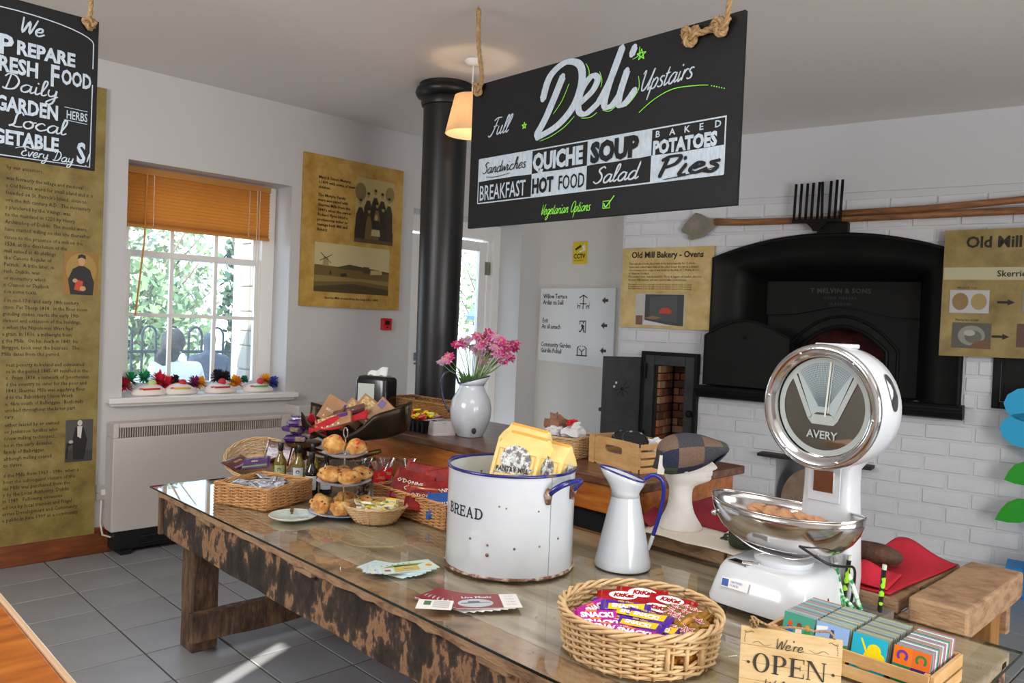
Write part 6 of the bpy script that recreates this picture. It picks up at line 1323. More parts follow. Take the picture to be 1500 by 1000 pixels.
for lab, dx, dz, dy, r_, kd in [('cherry scone at the left of the top tier', -.045, .262, -.02, (.052, .048, .043), 'c'), ('cherry scone at the right of the top tier', .052, .262, -.01, (.046, .044, .035), 'c'),
 ('fruit scone at the left of the middle tier', -.055, .142, -.02, (.056, .05, .034), 'r'), ('fruit scone at the front right of the middle tier', .03, .142, -.05, (.055, .05, .034), 'r'), ('golden scone at the back right of the middle tier', .065, .142, .045, (.05, .048, .032), 'r'), ('fruit scone at the back of the middle tier', -.02, .142, .062, (.045, .045, .03), 'r'),
 ('large fruit scone at the left of the bottom tier', -.085, .014, -.045, (.052, .048, .040), 'r'), ('fruit scone at the front of the bottom tier beside the butter bowl', .01, .014, -.085, (.048, .045, .034), 'r'), ('golden scone at the right of the bottom tier', .09, .014, .02, (.05, .046, .034), 'r'), ('scone in shade at the back of the bottom tier', -.01, .014, .085, (.05, .046, .034), 'r')]:
    a = math.radians(-44); ux, uy = math.cos(a), math.sin(a); vx, vy = -uy, ux
    scone(lab, (cx+dx*ux+dy*vx, cy+dx*uy+dy*vy, TZ+dz+.004), r_, kd, int(dx*1000)+77)
# butter bowl
bw = basket('bread_basket', 'small oval pale wicker bowl of butter portions in front of the cake stand', 'basket', (1.915, 2.755, TZ), math.radians(-44), ell(.085, .07), .068, 12, 26, .0026, .0026, WICKL(), flare=.048, rimr=.004)
bpk = mat('butter_foil', '#e6e6dc', .3, .2); f0 = None; rr = random.Random(4)
for k in range(22):
    if f0 is None:
        f0 = MB().box(-.022, .022, -.015, .015, 0, .010).build('butter_portion', bpk, bev=.002)
        m = MB(); m.box(-.0218, .0218, -.0148, -.006, .0102, .0108); m.box(-.0218, .0218, .006, .0148, .0102, .0108); m.build('yellow_band', col('e7c81e', .4), f0)
        m = MB(); m.box(-.0215, -.012, -.006, .004, .0104, .0109); m.build('green_mark', col('3f8f3a'), f0); m = MB(); tflat(m, 'BUTTER', .003, -.004, .0085, .0112, res=1); m.build('lettering', col('24476e'), f0); o = f0
    else: o = dup(f0, (0, 0, 0))
    a = rr.uniform(0, 6.28); q = math.sqrt(rr.random())*.085; x, y = q*math.cos(a)*1.15, q*math.sin(a)*.8
    o.location = (1.915+x*.72+y*.69, 2.755-x*.69+y*.72, TZ+.052+rr.uniform(0, .018)); o.rotation_euler = (rr.uniform(-.35, .35), rr.uniform(-.35, .35), rr.uniform(0, 6.28))
    tag(o, 'yellow and white butter portion in the small pale wicker bowl', 'butter', 'butter portions in the wicker bowl')
o = dup(f0, (1.955, 2.70, TZ+.085), label='butter portion standing upright at the top of the pile in the pale bowl'); o.rotation_euler = (1.2, 0, math.radians(-44)); del o['group']
# rectangular basket of crisps right of the stand
rw = basket('wicker_hamper', 'long rectangular wicker basket of crisp packets left of the bread bin', 'basket', (2.19, 2.715, TZ), 0, rrect(.135, .255), .098, 14, 40, .0034, .0045, WICK(), rimr=.006, rim_n=200)
redp = mat('dark_red_crisp_foil', '#8c1a1c', .22, .2, coat=.4, bump=.7, bscale=14, ramp=[(.35, '#6e1014'), (.55, '#9b1d20'), (.72, '#b5502a')], vscale=9)
for k, (x, y, z, rx, ry, rz, lab) in enumerate([(2.14, 2.79, .10, .9, .2, -52, 'dark red crisp packet leaning at the front of the hamper, lettering facing out'), (2.20, 2.64, .085, .8, -.15, -50, 'dark red crisp packet in the middle of the hamper beside the bin'), (2.24, 2.84, .115, 1.15, .1, -60, 'dark red crisp packet at the back left of the hamper'), (2.27, 2.70, .12, 1.2, -.2, -48, 'dark red crisp packet at the back right of the hamper'), (2.12, 2.66, .07, .5, .1, -40, 'dark red crisp packet lying low in the hamper')]):
    big_pack('crisp_packet', .20, .16, .035, redp, ["O'DONNELLS", 'CRISPS'] if k < 2 else ["O'DONNELLS"], 'e9ddcf', (x, y, TZ+z), (rx, ry, math.radians(rz)), lab, 'crisp packet', 'dark red crisp packets in the hamper', size=.026)
big_pack('crisp_packet', .15, .12, .03, col('1d4f96', .25, 0, .4), ['SALT'], 'e0e6ee', (2.12, 2.545, TZ+.075), (.9, -.1, math.radians(-48)), 'blue crisp packet in the hamper right beside the bread bin', 'crisp packet')
# cellophane bags of chocolates
cel = glassy('cellophane', '#f4f4f6', .12, .9, .10); chocm = mat('dark_chocolates', '#3b2620', .35, var='#5a3a2f', vscale=30); redc = col('c01830', .35)
for k, (x, y, lab) in enumerate([(2.12, 3.02, 'cellophane bag of chocolates with a red card, nearest the cake stand'), (2.20, 3.09, 'cellophane bag of chocolates with a red card, between the stand and the hamper'), (2.27, 3.02, 'cellophane bag of chocolates with a red card, behind the hamper corner'), (2.10, 3.13, 'cellophane bag of chocolates furthest back behind the cake stand')]):
    t = thing('chocolate_bag', lab, 'sweets bag', (x, y, TZ), math.radians(-40+k*9), 'cellophane bags of chocolates'); rr = random.Random(k)
    m = MB(); loops = []
    for z, a, b in ((0, .035, .025), (.02, .042, .03), (.09, .038, .026), (.135, .012, .01), (.15, .03, .014), (.19, .05, .02)):
        loops.append([(a*math.cos(2*PI*q/18)*(1+.12*math.sin(q*2.1+z*40)), b*math.sin(2*PI*q/18)*(1+.15*math.cos(q*3+z*30)), z) for q in range(18)])
    m.loft(loops); m.build('cellophane', cel, t, smooth=True)
    m = MB()
    for q in range(20): m.ball((rr.uniform(-.026, .026), rr.uniform(-.016, .016), .012+.0042*q), rr.uniform(.008, .012), 8, 6)
    m.build('chocolates', chocm, t, smooth=True, kind='stuff')
    m = MB(); m.cbox((.0, -.033, .125), (.055, .002, .055), ry=.15); cd = m.build('card', redc, t); m = MB(); script(m, 'Sea', -.016, .118, .012, .002, y=-.0348); m.build('card_print', col('d8b060', .4), cd)
    m = MB(); m.tube([(-.014, -.01, .135), (.014, -.012, .135)], .004, 6); m.tube([(.008, -.014, .135), (.016, -.03, .10), (.012, -.034, .075)], .0028, 5); m.tube([(-.004, -.014, .135), (-.02, -.032, .10)], .0028, 5); m.build('ribbon', redc, t, smooth=True)
# ================= old balance scale with scoop =================
ob = thing('balance_scale', 'old dark iron balance scale with a big scoop, at the back of the table left', 'scale', (2.30, 3.62, TZ), math.radians(-48))
OI = mat('old_brown_iron', '#2a211b', .5, .5, bump=.3, bscale=30, var='#4a3828', vscale=9); BR = mat('aged_brass', '#7c5a33', .35, .8, bump=.2, bscale=40, var='#4e3a22', vscale=14)
m = MB(); m.loft([[(x, y, z) for x, y in se(a, b, 24, 5)] for z, a, b in ((0, .19, .085), (.018, .19, .085), (.03, .165, .07), (.075, .14, .055), (.10, .06, .045))], cap=True); m.build('base', OI, ob, smooth=40)
m = MB(); m.tube([(-.26, 0, .155), (-.12, .0, .125), (0, 0, .105), (.12, 0, .125), (.2, 0, .15)], [.012, .016, .022, .016, .012], 10); m.tube([(-.2, -.03, .10), (0, -.04, .085), (.18, -.03, .11)], .01, 8); m.build('beam', BR, ob, smooth=True)
m = MB(); m.lathe([(0, .16), (.105, .16), (.108, .165), (.108, .178), (.10, .18), (0, .178)], 36); pt_ = m.build('goods_plate', BR, ob, loc=(-.235, 0, 0), smooth=40)
m = MB(); m.lathe([(.03, .08), (.034, .11), (.03, .16), (0, .16)], 16); m.build('plate_post', OI, ob, loc=(-.235, 0, 0), smooth=40); m = MB(); m.lathe([(.04, .11), (.04, .13), (.03, .19), (0, .19)], 16); m.build('scoop_post', OI, ob, loc=(.09, 0, 0), smooth=40)
# scoop: open half-shell, deep and tilted
loops = []
for i in range(15):
    t = i/14; x = -.21+.55*t; r_ = .135*(1-abs(2*t-1)**2.6*.42)
    lp = []
    for k in range(17):
        a = PI+PI*k/16; lp.append((x + .0, r_*math.cos(a)*1.0, .325+.03*t + r_*math.sin(a)*(1.12-.25*(1-t)) + .055*abs(2*t-1)**2*(abs(2*k/16-1)**2) - .115*max(0, 1-((t-.33)/.40)**2)*max(0, 1-k/7)))
    loops.append(lp)
m = MB(); m.loft(loops, closed=False); m.build('scoop', mat('dark_tin_scoop', '#2b2520', .38, .7, bump=.15, bscale=20, var='#46392e', vscale=6), ob, smooth=True, solid=.003)
m = MB(); m.tube([l[0] for l in loops]+loops[-1]+[l[-1] for l in loops][::-1]+loops[0][::-1], .004, 6, closed=True); m.build('scoop_rim', OI, ob, smooth=True)
OB = Matrix.Translation((2.30, 3.62, TZ)) @ Matrix.Rotation(math.radians(-48), 4, 'Z')
def obp(x, y, z): return tuple(OB @ Vector((x, y, z)))
gp = mat('gold_purple_wrap', '#3f2466', .25, coat=.5, bump=.6, bscale=20, ramp=[(.38, '#33194f'), (.55, '#50307c'), (.68, '#a99a5c')], vscale=14)
for k in range(7):
    big_pack('sweet_packet', .125, .095, .036, gp, ['FUDGE'], 'cdbb90', obp(-.235+[-.02, .02, 0, -.03, .03, -.01, .01][k], [-.02, .02, .02, -.01, .01, -.02, .0][k], .18+.0165*k), (0, 0, math.radians(-48+[10, -14, 18, -20, 8, 22, -6][k])), ['lowest purple packet at the front of the stack on the brass plate', 'purple packet low in the stack on the brass plate', 'purple packet at the back of the stack on the brass plate', 'purple packet in the middle of the stack on the brass plate', 'purple packet turned slightly, upper middle of the brass plate stack', 'purple packet second from the top on the brass plate', 'topmost purple packet on the brass plate of the old scale'][k], 'sweet packet', 'purple packets on the brass plate')
kraft = mat('kraft_biscuit_pack', '#9c6f4a', .5, bump=.3, bscale=20, var='#b3855c', vscale=8)
def box_pack(L, W, H, m_, loc, rot, label, words=('BISCUITS',), patch='4b2a72', window=None, cat='biscuit pack'):
    o = MB().box(-L/2, L/2, -W/2, W/2, 0, H).build('biscuit_pack', m_, bev=.003); o.location = loc; o.rotation_euler = rot; tag(o, label, cat, 'packs in the dark scoop')
    if patch: MB().box(L*.12, L*.42, W*.12, W*.42, H, H+.0012).build('logo_patch', col(patch, .4), o)
    m = MB(); tflat(m, words[0], -L*.1, -W*.1, W*.14, H+.0015, res=1)
    for q in range(4): m.ball((-L*.3+q*L*.15, -W*.33, H), (L*.03, L*.03, .001), 6, 4)
    m.build('lettering', col('e8dccc', .5), o)
    if window: m = MB(); m.box(-L*.42, L*.05, -W*.0, W*.42, H, H+.001); m.build('window', mat('oat_window', '#d3b475', .4, ramp=[(.4, '#a8814a'), (.55, '#d8bd84'), (.7, '#eadcb4')], vscale=60), o)
    return o
Q = lambda rx, ry, rz: (math.radians(rx), math.radians(ry), math.radians(rz))
box_pack(.16, .14, .03, kraft, obp(-.06, .05, .335), Q(75, 28, -48), 'brown kraft biscuit pack standing tallest at the left of the scoop')
box_pack(.13, .13, .03, kraft, obp(.035, .06, .33), Q(72, 35, -50), 'small brown pack with a purple patch in the middle back of the scoop', window=True)
box_pack(.15, .14, .03, kraft, obp(.11, .055, .345), Q(70, 35, -46), 'brown pack with an oat window at the right of the scoop', window=True)
box_pack(.14, .12, .02, kraft, obp(.20, .01, .345), Q(65, -50, -40), 'thin pack tipped outward at the far right of the scoop')
brr = mat('burgundy_slab_pack', '#4b2529', .3, coat=.4, bump=.3, bscale=30, var='#66353a', vscale=10)
box_pack(.17, .07, .022, brr, obp(.03, -.02, .345), Q(15, -18, -40), 'dark maroon bar pack lying across the top of the scoop', ('CHOC BAR',), None)
box_pack(.15, .06, .02, brr, obp(-.05, -.03, .315), Q(20, -28, -55), 'dark maroon bar pack sloping down to the left of the scoop', ('CHOC BAR',), None)
box_pack(.20, .07, .022, kraft, obp(-.03, -.09, .30), Q(55, -18, -50), 'long kraft flapjack pack leaning over the front of the scoop', ('FLAPJACK',), '4b2a72', window=True)
rdf = mat('red_felt', '#b51828', .85, bump=.3, bscale=60, var='#c42434', vscale=20)
m = MB()
m.grid(lambda u, v: (-.16+.30*u, -.11-.02*math.sin(5*u)+.02*v, .235+.05*v+.09*u+.01*math.sin(9*u+4*v)), 14, 5); m.grid(lambda u, v: (-.17+.09*u, -.10+.05*v, .32-.06*v+.03*math.sin(6*u)-.02*u), 8, 8)
rn = m.build('red_napkin', rdf, solid=.003, smooth=True); rn.matrix_world = OB; tag(rn, 'red cloth napkin hanging over the front of the dark scoop', 'napkin')
# ================= on the counter =================
CZ = .955
nd = thing('napkin_dispenser', 'tall black napkin dispenser with a pale card front on the counter', 'dispenser', (2.90, 4.21, CZ), math.radians(-62))
m = MB(); m.loft([[(x, y, z) for x, y in se(.115, .085, 32, 6)] for z in (0, .005, .27)] + [[(x, y, .27+z) for x, y in se(.115-d, .085-d, 32, 5)] for z, d in ((.012, .003), (.022, .012), (.028, .03))], cap=True); m.build('casing', mat('gloss_black_plastic', '#121214', .22, coat=.3), nd, smooth=45)
m = MB(); m.box(-.117, -.1155, -.065, .065, .03, .25); m.box(-.085, .03, -.0875, -.0855, .035, .25); m.build('card_panel', col('ccd3cc', .3), nd)
m = MB(); text(m, 'Napkins', -.07, .07, .028, -.0885, res=1); m.build('lettering', col('9fc09a'), nd)
m = MB(); m.grid(lambda u, v: (-.06+.13*u, -.01+.01*math.sin(6*u)+.02*v, .297+.055*v*(.35+u*.8)+.006*math.sin(11*u)), 12, 5); tag(m.build('paper_napkin', col('f2f2f2', .8), solid=.0008, smooth=True), 'white paper napkin sticking out of the top of the black dispenser', 'napkin'); bpy.data.objects['paper_napkin'].matrix_world = Matrix.Translation((2.90, 4.21, CZ)) @ Matrix.Rotation(math.radians(-50), 4, 'Z')
tr2 = thing('black_tray', 'black plastic tray of wrapped sweets on the counter left of the vase', 'tray', (2.92, 3.80, CZ))
m = MB(); m.loft([[(x, y, z) for x, y in se(a, b, 32, 8)] for z, a, b in ((0, .062, .175), (.07, .078, .195), (.078, .085, .203), (.082, .085, .203), (.08, .076, .193), (.006, .06, .173))], cap=False); m.zprism([(-.06, -.17), (.06, -.17), (.06, .17), (-.06, .17)], 0, .006)
for k in range(8): m.cbox((-.072, -.15+k*.043, .035), (.012, .012, .06))
m.build('tray_body', mat('black_plastic', '#17181a', .35, bump=.1, bscale=40), tr2, smooth=40)
swc = {'yellow': ('e8cf10', '7a6a10'), 'red': ('d4141c', 'f0e0d0'), 'pale blue': ('8fc6dc', '2a5a80'), 'pink': ('d88aa8', 'ffffff')}; rr = random.Random(8)
fsw = {}
for k in range(40):
    cn = 'pale blue' if k in (7, 19, 31) else ('red' if k % 4 == 1 else ('pink' if k in (2, 22) else 'yellow'))
    y = rr.uniform(-.16, .17); x = rr.uniform(-.05, .05)
    if cn == 'red': y = rr.uniform(-.14, .04); x = rr.uniform(-.055, -.01)
    if cn not in fsw:
        o = packet(.055, .03, .014, col(swc[cn][0], .3, 0, .4), name='wrapped_sweet'); m = MB(); tflat(m, 'MINI', 0, -.004, .012, .0152, res=1); m.build('lettering', col(swc[cn][1]), o); fsw[cn] = o
    else: o = dup(fsw[cn], (0, 0, 0))
    tag(o, cn + ' wrapped sweet in the black plastic tray on the counter', 'sweet', 'wrapped sweets in the black tray'); o['group'] = cn + ' sweets in the black tray'
    o.location = (2.92+x, 3.80+y, CZ+.062+rr.uniform(0, .03)+(.02 if cn in ('yellow', 'pale blue') and x > 0 else 0)); o.rotation_euler = (rr.uniform(-.6, .6), rr.uniform(-.5, .5), rr.uniform(0, 6.28))
tag(MB().cbox((2.92, 3.80, CZ+.034), (.11, .33, .055)).build('sweet_filling', col('bda50c', .5)), 'lower layers of sweets filling the black tray', 'sweets')['kind'] = 'stuff'
wb = basket('wicker_hamper', 'brown wicker basket with a tall back standing behind the black sweets tray', 'basket', (3.13, 3.93, CZ), 0, rrect(.10, .33), .15, 18, 44, .0036, .0045, WICKB(), rimr=.006, rim_n=220)
wc = thing('sachet_carton', 'crumpled white carton of sachets at the right end of the black tray', 'carton', (2.93, 3.575, CZ), math.radians(-20))
m = MB(); m.loft([[(x*(1+rr.uniform(-.03, .03)), y*(1+rr.uniform(-.03, .03)), z) for x, y in se(.075, .058, 20, 8)] for z in (0, .02, .05, .085)] + [[(x, y, z) for x, y in se(.07, .053, 20, 8)] for z in (.084, .05)], cap=True); m.build('carton', mat('crumpled_white_card', '#cfc9cb', .7, bump=.6, bscale=20), wc, bev=.002)
f1 = None
for k in range(6):
    if f1 is None: f1 = packet(.06, .05, .006, sil, name='sugar_sachet'); o = f1
    else: o = dup(f1, (0, 0, 0))
    o.location = (2.93+rr.uniform(-.04, .04), 3.575+rr.uniform(-.03, .03), CZ+.072+k*.003); o.rotation_euler = (rr.uniform(-.3, .3), rr.uniform(-.3, .3), k); tag(o, 'silver sugar sachet in the crumpled white carton on the counter', 'sachet', 'sachets in the white carton')
# basket with paper-wrapped goods behind the bin
cb = basket('small_basket', 'pale wicker basket of paper-wrapped goods beside the wooden crate on the counter', 'basket', (3.04, 2.72, CZ), math.radians(10), rrect(.13, .14), .10, 15, 28, .0034, .0045, WICKL(), rimr=.005)
rr = random.Random(21)
def crumple(mb, c, s, seed):
    q = random.Random(seed); ph = [q.uniform(0, 6) for _ in range(4)]
    mb.ball(c, (s, s*.8, s*.6), 12, 9, lambda d: 1+.35*math.sin(11*d.x+ph[0])*math.sin(9*d.y+ph[1])+.2*math.sin(17*d.z+ph[2]))
for lab, nm, x, y, z, s_, mt in [('crumpled brown tissue-wrapped bundle in the pale basket', 'tissue_bundle', 3.04, 2.78, .155, .07, mat('brown_tissue', '#8d6750', .9, bump=.8, bscale=40)), ('crumpled white tissue bundle at the left of the pale basket', 'tissue_bundle', 2.97, 2.72, .12, .055, mat('white_tissue', '#dcdce0', .8, bump=.8, bscale=40)), ('crumpled white tissue bundle at the right of the pale basket', 'tissue_bundle', 3.03, 2.63, .13, .06, MATS['white_tissue'])]:
    m = MB(); crumple(m, (0, 0, 0), s_, int(s_*1000)+int(x*10)); tag(m.build(nm, mt, loc=(x, y, CZ+z)), lab, 'bundle')
m = MB()
for k in range(3): crumple(m, (k*.018-.018, .01*(k % 2), .004*k), .018, k)
tag(m.build('red_bow', col('c8141c', .4), loc=(3.015, 2.645, CZ+.172)), 'small red ribbon bow on the white tissue bundle in the pale basket', 'bow')
# crate with lids
wcx = thing('wooden_crate', 'light wooden crate with a hand hole holding black cup lids, on the counter', 'crate', (2.945, 2.165, CZ), math.radians(-11))
LW = mat('light_pine', '#c99d66', .5, stretch=(1.5, 1.5, 6), ramp=[(.3, '#bf9058'), (.6, '#d2a873'), (.8, '#dab681')], vscale=6, bump=.08, bscale=30)
# local x = away edge (width .22), local y = long (.36)
def holed(mb, W, H, t, hw, hh, zc, ax):   # board with an oval hand hole in local (u,z)
    n = 24; outer = []; inner = []
    for k in range(n):
        a = 2*PI*k/n; c_, s_ = math.cos(a), math.sin(a); q = max(abs(c_)/(W/2), abs(s_)/(H/2)); outer.append((c_/q, s_/q+H/2)); inner.append((hw*math.copysign(abs(c_)**.5, c_), hh*math.copysign(abs(s_)**.6, s_)+zc))
    vs = []
    for d in (0, t):
        for p in outer+inner: vs.append((d, p[0], p[1]) if ax == 'x' else (p[0], d, p[1]))
    fs = []
    for k in range(n):
        k2 = (k+1) % n; fs += [(k, k2, n+k2, n+k), (2*n+k, 3*n+k, 3*n+k2, 2*n+k2), (n+k, n+k2, 3*n+k2, 3*n+k), (k, 2*n+k, 2*n+k2, k2)]
    mb.add(vs, fs)
m = MB(); m.M = Matrix.Translation((0, .18, 0)); holed(m, .36, .135, .010, .062, .018, .085, 'x'); m.build('side_board', LW, wcx)
for y in (.002, .318): m = MB(); m.box(-.006, 0, y, y+.040, 0, .136); m.build('cleat', LW, wcx, bev=.001)
m = MB(); m.M = Matrix.Translation((.21, .18, 0)); holed(m, .36, .135, .010, .062, .018, .085, 'x'); m.build('side_board', LW, wcx)
for z in (0, .036, .072, .108):
    MB().box(.006, .214, -.008, 0, z, z+.026).build('slat', LW, wcx, bev=.001); MB().box(.006, .214, .36, .368, z, z+.026).build('slat', LW, wcx, bev=.001)
MB().box(.01, .21, 0, .36, 0, .006).build('bottom', LW, wcx)
lidm = mat('black_lid_plastic', '#1a1b1e', .3, coat=.2)
def lid(lab, loc, rot, r=.052):
    t = thing('takeaway_cup_cover', lab, 'cup lid', loc, 0, 'black cup lids in the wooden crate'); t.rotation_euler = rot
    MB().lathe([(r, 0), (r*1.03, .003), (r*1.02, .008), (r*.92, .010), (r*.88, .022), (r*.84, .024), (r*.78, .018), (r*.4, .017), (0, .017)], 36).build('lid_body', lidm, t, smooth=50)
    MB().lathe([(r*.985, .004), (r*1.05, .0035), (r*1.05, .006), (r*.985, .006)], 36, close=True).build('snap_ring', lidm, t, smooth=50)
Lx = lambda x, y, z: tuple(Matrix.Translation((2.945, 2.165, CZ)) @ Matrix.Rotation(math.radians(-11), 4, 'Z') @ Vector((x, y, z)))
lid('black cup lid on top at the right of the stack in the crate', Lx(.085, .13, .125), (.38, -.38, 0), .066); lid('black cup lid at the left, tilted behind the top one in the crate', Lx(.11, .235, .12), (.30, -.30, 0), .058); lid('black cup lid lying low in the crate below the others', Lx(.13, .2, .095), (.1, .2, .5)); lid('black cup lid at the back of the crate', Lx(.15, .10, .10), (-.2, -.1, .5))
m = MB(); crumple(m, (0, 0, 0), .05, 77); tag(m.build('cup_sleeve_stack', col('dfe3e8', .5), loc=Lx(.15, .05, .115)), 'white paper bundle at the right end of the wooden crate', 'paper')
# ================= on the bench =================
BZ = .8155
def cloth(name, label, fn, nu, nv, m_, solid=.004, cat='cloth'):
    m = MB(); m.grid(fn, nu, nv); return tag(m.build(name, m_, smooth=True, solid=solid), label, cat)
def bil(A, B, C_, D, u, v): 
    A, B, C_, D = map(Vector, (A, B, C_, D)); return A*(1-u)*(1-v)+B*u*(1-v)+C_*u*v+D*(1-u)*v
cloth('white_paper_sheet', 'cream paper sheet under the mannequin head on the bench', lambda u, v: tuple(bil((2.565, 1.86, BZ+.001), (2.575, 1.40, BZ+.001), (2.84, 1.46, BZ+.001), (2.84, 1.94, BZ+.001), u, v)+Vector((-.006*math.sin(u*PI), 0, .004*abs(math.sin(7*u))*(1-v)**4))), 18, 8, mat('cream_paper', '#e3dcd0', .7), .002, 'paper')
cloth('patterned_paper', 'black and white patterned paper between the mannequin head and the steel pan', lambda u, v: tuple(bil((2.72, 1.60, BZ+.006), (2.74, 1.44, BZ+.006), (2.92, 1.46, BZ+.010), (2.90, 1.64, BZ+.010), u, v)+Vector((0, 0, .006*math.sin(9*u+3*v)))), 10, 8, mat('black_white_print', '#e6e6e4', .6, ramp=[(.44, '#22262a'), (.5, '#30343a'), (.53, '#e2e2df'), (.6, '#ecebe8')], vscale=34, detail=2), .002, 'paper')
rcl = mat('red_cloth', '#b3122a', .7, bump=.15, bscale=60, var='#c01a33', vscale=5); drc = mat('dark_red_cloth', '#861a2c', .6, bump=.2, bscale=50, var='#97243a', vscale=6)
cloth('dark_red_cloth', 'folded dark red cloth behind the mannequin neck on the bench', lambda u, v: tuple(bil((2.86, 1.97, BZ+.01), (2.82, 1.53, BZ+.01), (3.12, 1.50, BZ+.10), (3.14, 1.80, BZ+.09), u, v)+Vector((0, 0, .012*math.sin(8*u+2*v)+.03*math.exp(-((v-.25)/.12)**2)))), 16, 12, drc)
cloth('dark_red_cloth', 'dark red cloth fold left of the mannequin base, by the blue jug handle', lambda u, v: tuple(bil((2.66, 1.95, BZ+.004), (2.64, 1.87, BZ+.004), (2.80, 1.90, BZ+.03), (2.82, 1.98, BZ+.03), u, v)+Vector((0, 0, .012*math.sin(3*u+2*v)))), 10, 8, drc)
m = MB(); m.tube(smooth_pts([(2.86, 1.57, BZ+.06), (2.84, 1.55, BZ+.045), (2.83, 1.53, BZ+.06), (2.81, 1.52, BZ+.03), (2.80, 1.53, BZ+.02)], 4), .0018, 5); tag(m.build('white_string', col('e8e6e2'), smooth=True), 'loose white string on the dark red cloth', 'string')
c2 = flat_cap('flat_cap', 'dark green and black tweed cap lying on the bench behind the steel pan', (2.70, 1.46, BZ+.002), (0, 0, math.radians(-60)), 13, False, [mat('tweed_dark_green', '#2c3326', .95, bump=.8, bscale=300, var='#454d34', vscale=90), mat('tweed_black', '#17181b', .95, bump=.8, bscale=300, var='#2a2d33', vscale=200), MATS['tweed_dark_green'], MATS['tweed_black']])
c2.scale = (.8, .8, .62)
cloth('red_cloth', 'large bright red felt cloth spread over the bench planks at the right', lambda u, v: tuple(bil((2.60, 1.17, BZ+.003), (2.585, .915, BZ+.003), (3.14, .885, BZ+.006), (3.22, 1.12, BZ+.02), u, v)+Vector((0, 0, .004*math.sin(7*u+5*v)+.028*math.exp(-((v-.98)/.16)**2)*math.exp(-((u-.15)/.3)**2)))), 22, 20, rcl)
cloth('red_cloth', 'upper folded edge of the red felt, rising in a loop near the bench front', lambda u, v: tuple(bil((2.60, 1.12, BZ+.012), (2.60, .93, BZ+.012), (2.78, .95, BZ+.02), (2.78, 1.12, BZ+.02), u, v)+Vector((0, 0, .045*math.sin(PI*v)*math.sin(PI*min(1, u*1.2))))), 14, 12, rcl)
cloth('red_cloth', 'dull red cloth at the back of the bench behind the scale column', lambda u, v: tuple(bil((2.75, 1.40, BZ+.003), (2.82, 1.14, BZ+.003), (3.17, 1.10, BZ+.005), (3.17, 1.40, BZ+.005), u, v)+Vector((0, 0, .003*math.sin(9*u+5*v)))), 12, 12, mat('dull_red_cloth', '#a33040', .8))
m = MB(); m.tube([(2.84, 1.18, BZ+.05), (2.845, 1.14, BZ+.052), (2.855, 1.08, BZ+.052), (2.87, 1.02, BZ+.05), (2.88, .98, BZ+.045)], [.018, .040, .046, .042, .02], 16, sq=.85)
tag(m.build('dark_loaf', mat('burnt_crust', '#38231a', .7, bump=.8, bscale=35, var='#5e3f2c', vscale=18), smooth=True, subd=1), 'dark brown loaf-shaped bun on the red cloth right of the scale column', 'loaf')
# ================= leaflets =================
def leaflet(name, loc, rz, L, W, m_, label, cat='leaflet', group=None, deco=None, t_=.0012):
    o = MB().box(-L/2, L/2, -W/2, W/2, 0, t_).build(name, m_); o.location = loc; o.rotation_euler = (0, 0, rz); tag(o, label, cat, group)
    if deco: deco(o, L, W, t_)
    return o
skyb = col('b9d2e6', .3); TT = TZ+.0006
def deco_map(o, L, W, t_):
    m = MB(); z = t_+.0004; mats = [col(h, .3) for h in ('c7b66a', '7fa65a', 'd9dfe2', '4b6ea8', 'e8a03a', '9a6a44')]
    m.cur = 0; m.add([(-L*.3, -W*.45, z), (L*.15, -W*.45, z), (L*.2, W*.1, z), (-L*.2, W*.2, z)], [(0, 1, 2, 3)])
    m.cur = 1; m.add([(-L*.45, W*.1, z), (L*.2, W*.05, z), (L*.35, W*.2, z), (-L*.2, W*.3, z)], [(0, 1, 2, 3)])
    m.cur = 2; m.add([(-L*.48, -W*.48, z), (-L*.3, -W*.48, z), (-L*.25, W*.0, z), (-L*.45, W*.1, z)], [(0, 1, 2, 3)])
    m.cur = 3
    for k in range(6): m.add([(-L*.42+k*L*.1, W*.30, z), (-L*.37+k*L*.1, W*.30, z), (-L*.39+k*L*.1, W*.40, z)], [(0, 1, 2)])
    m.add([(-L*.1, -W*.2, z+.0002), (L*.05, -W*.3, z+.0002), (L*.06, -W*.26, z+.0002), (-L*.09, -W*.14, z+.0002)], [(0, 1, 2, 3)])
    m.cur = 4; m.add([(L*.38+.012*math.cos(q*PI/6), -W*.1+.012*math.sin(q*PI/6), z) for q in range(12)], [tuple(range(12))])
    m.cur = 5; m.add([(-L*.44, -W*.25, z+.0002), (-L*.34, -W*.3, z+.0002), (-L*.33, -W*.12, z+.0002), (-L*.43, -W*.08, z+.0002)], [(0, 1, 2, 3)]); m.build('printed_picture', mats, o)
for k in range(9): leaflet('map_leaflet', (1.585+.004*k+.01*math.sin(k), 2.19-.006*k, TT+k*.0016), math.radians(-44-30+k*7.5), .20, .10, skyb if k % 2 else col('cfe0d2', .3), 'pale blue folded map leaflet fanned out on the glass left of the bin' if k < 8 else 'topmost picture leaflet of the fan left of the bread bin', group='fanned map leaflets' if k < 8 else None, deco=deco_map)
cream = col('f1efec', .35)
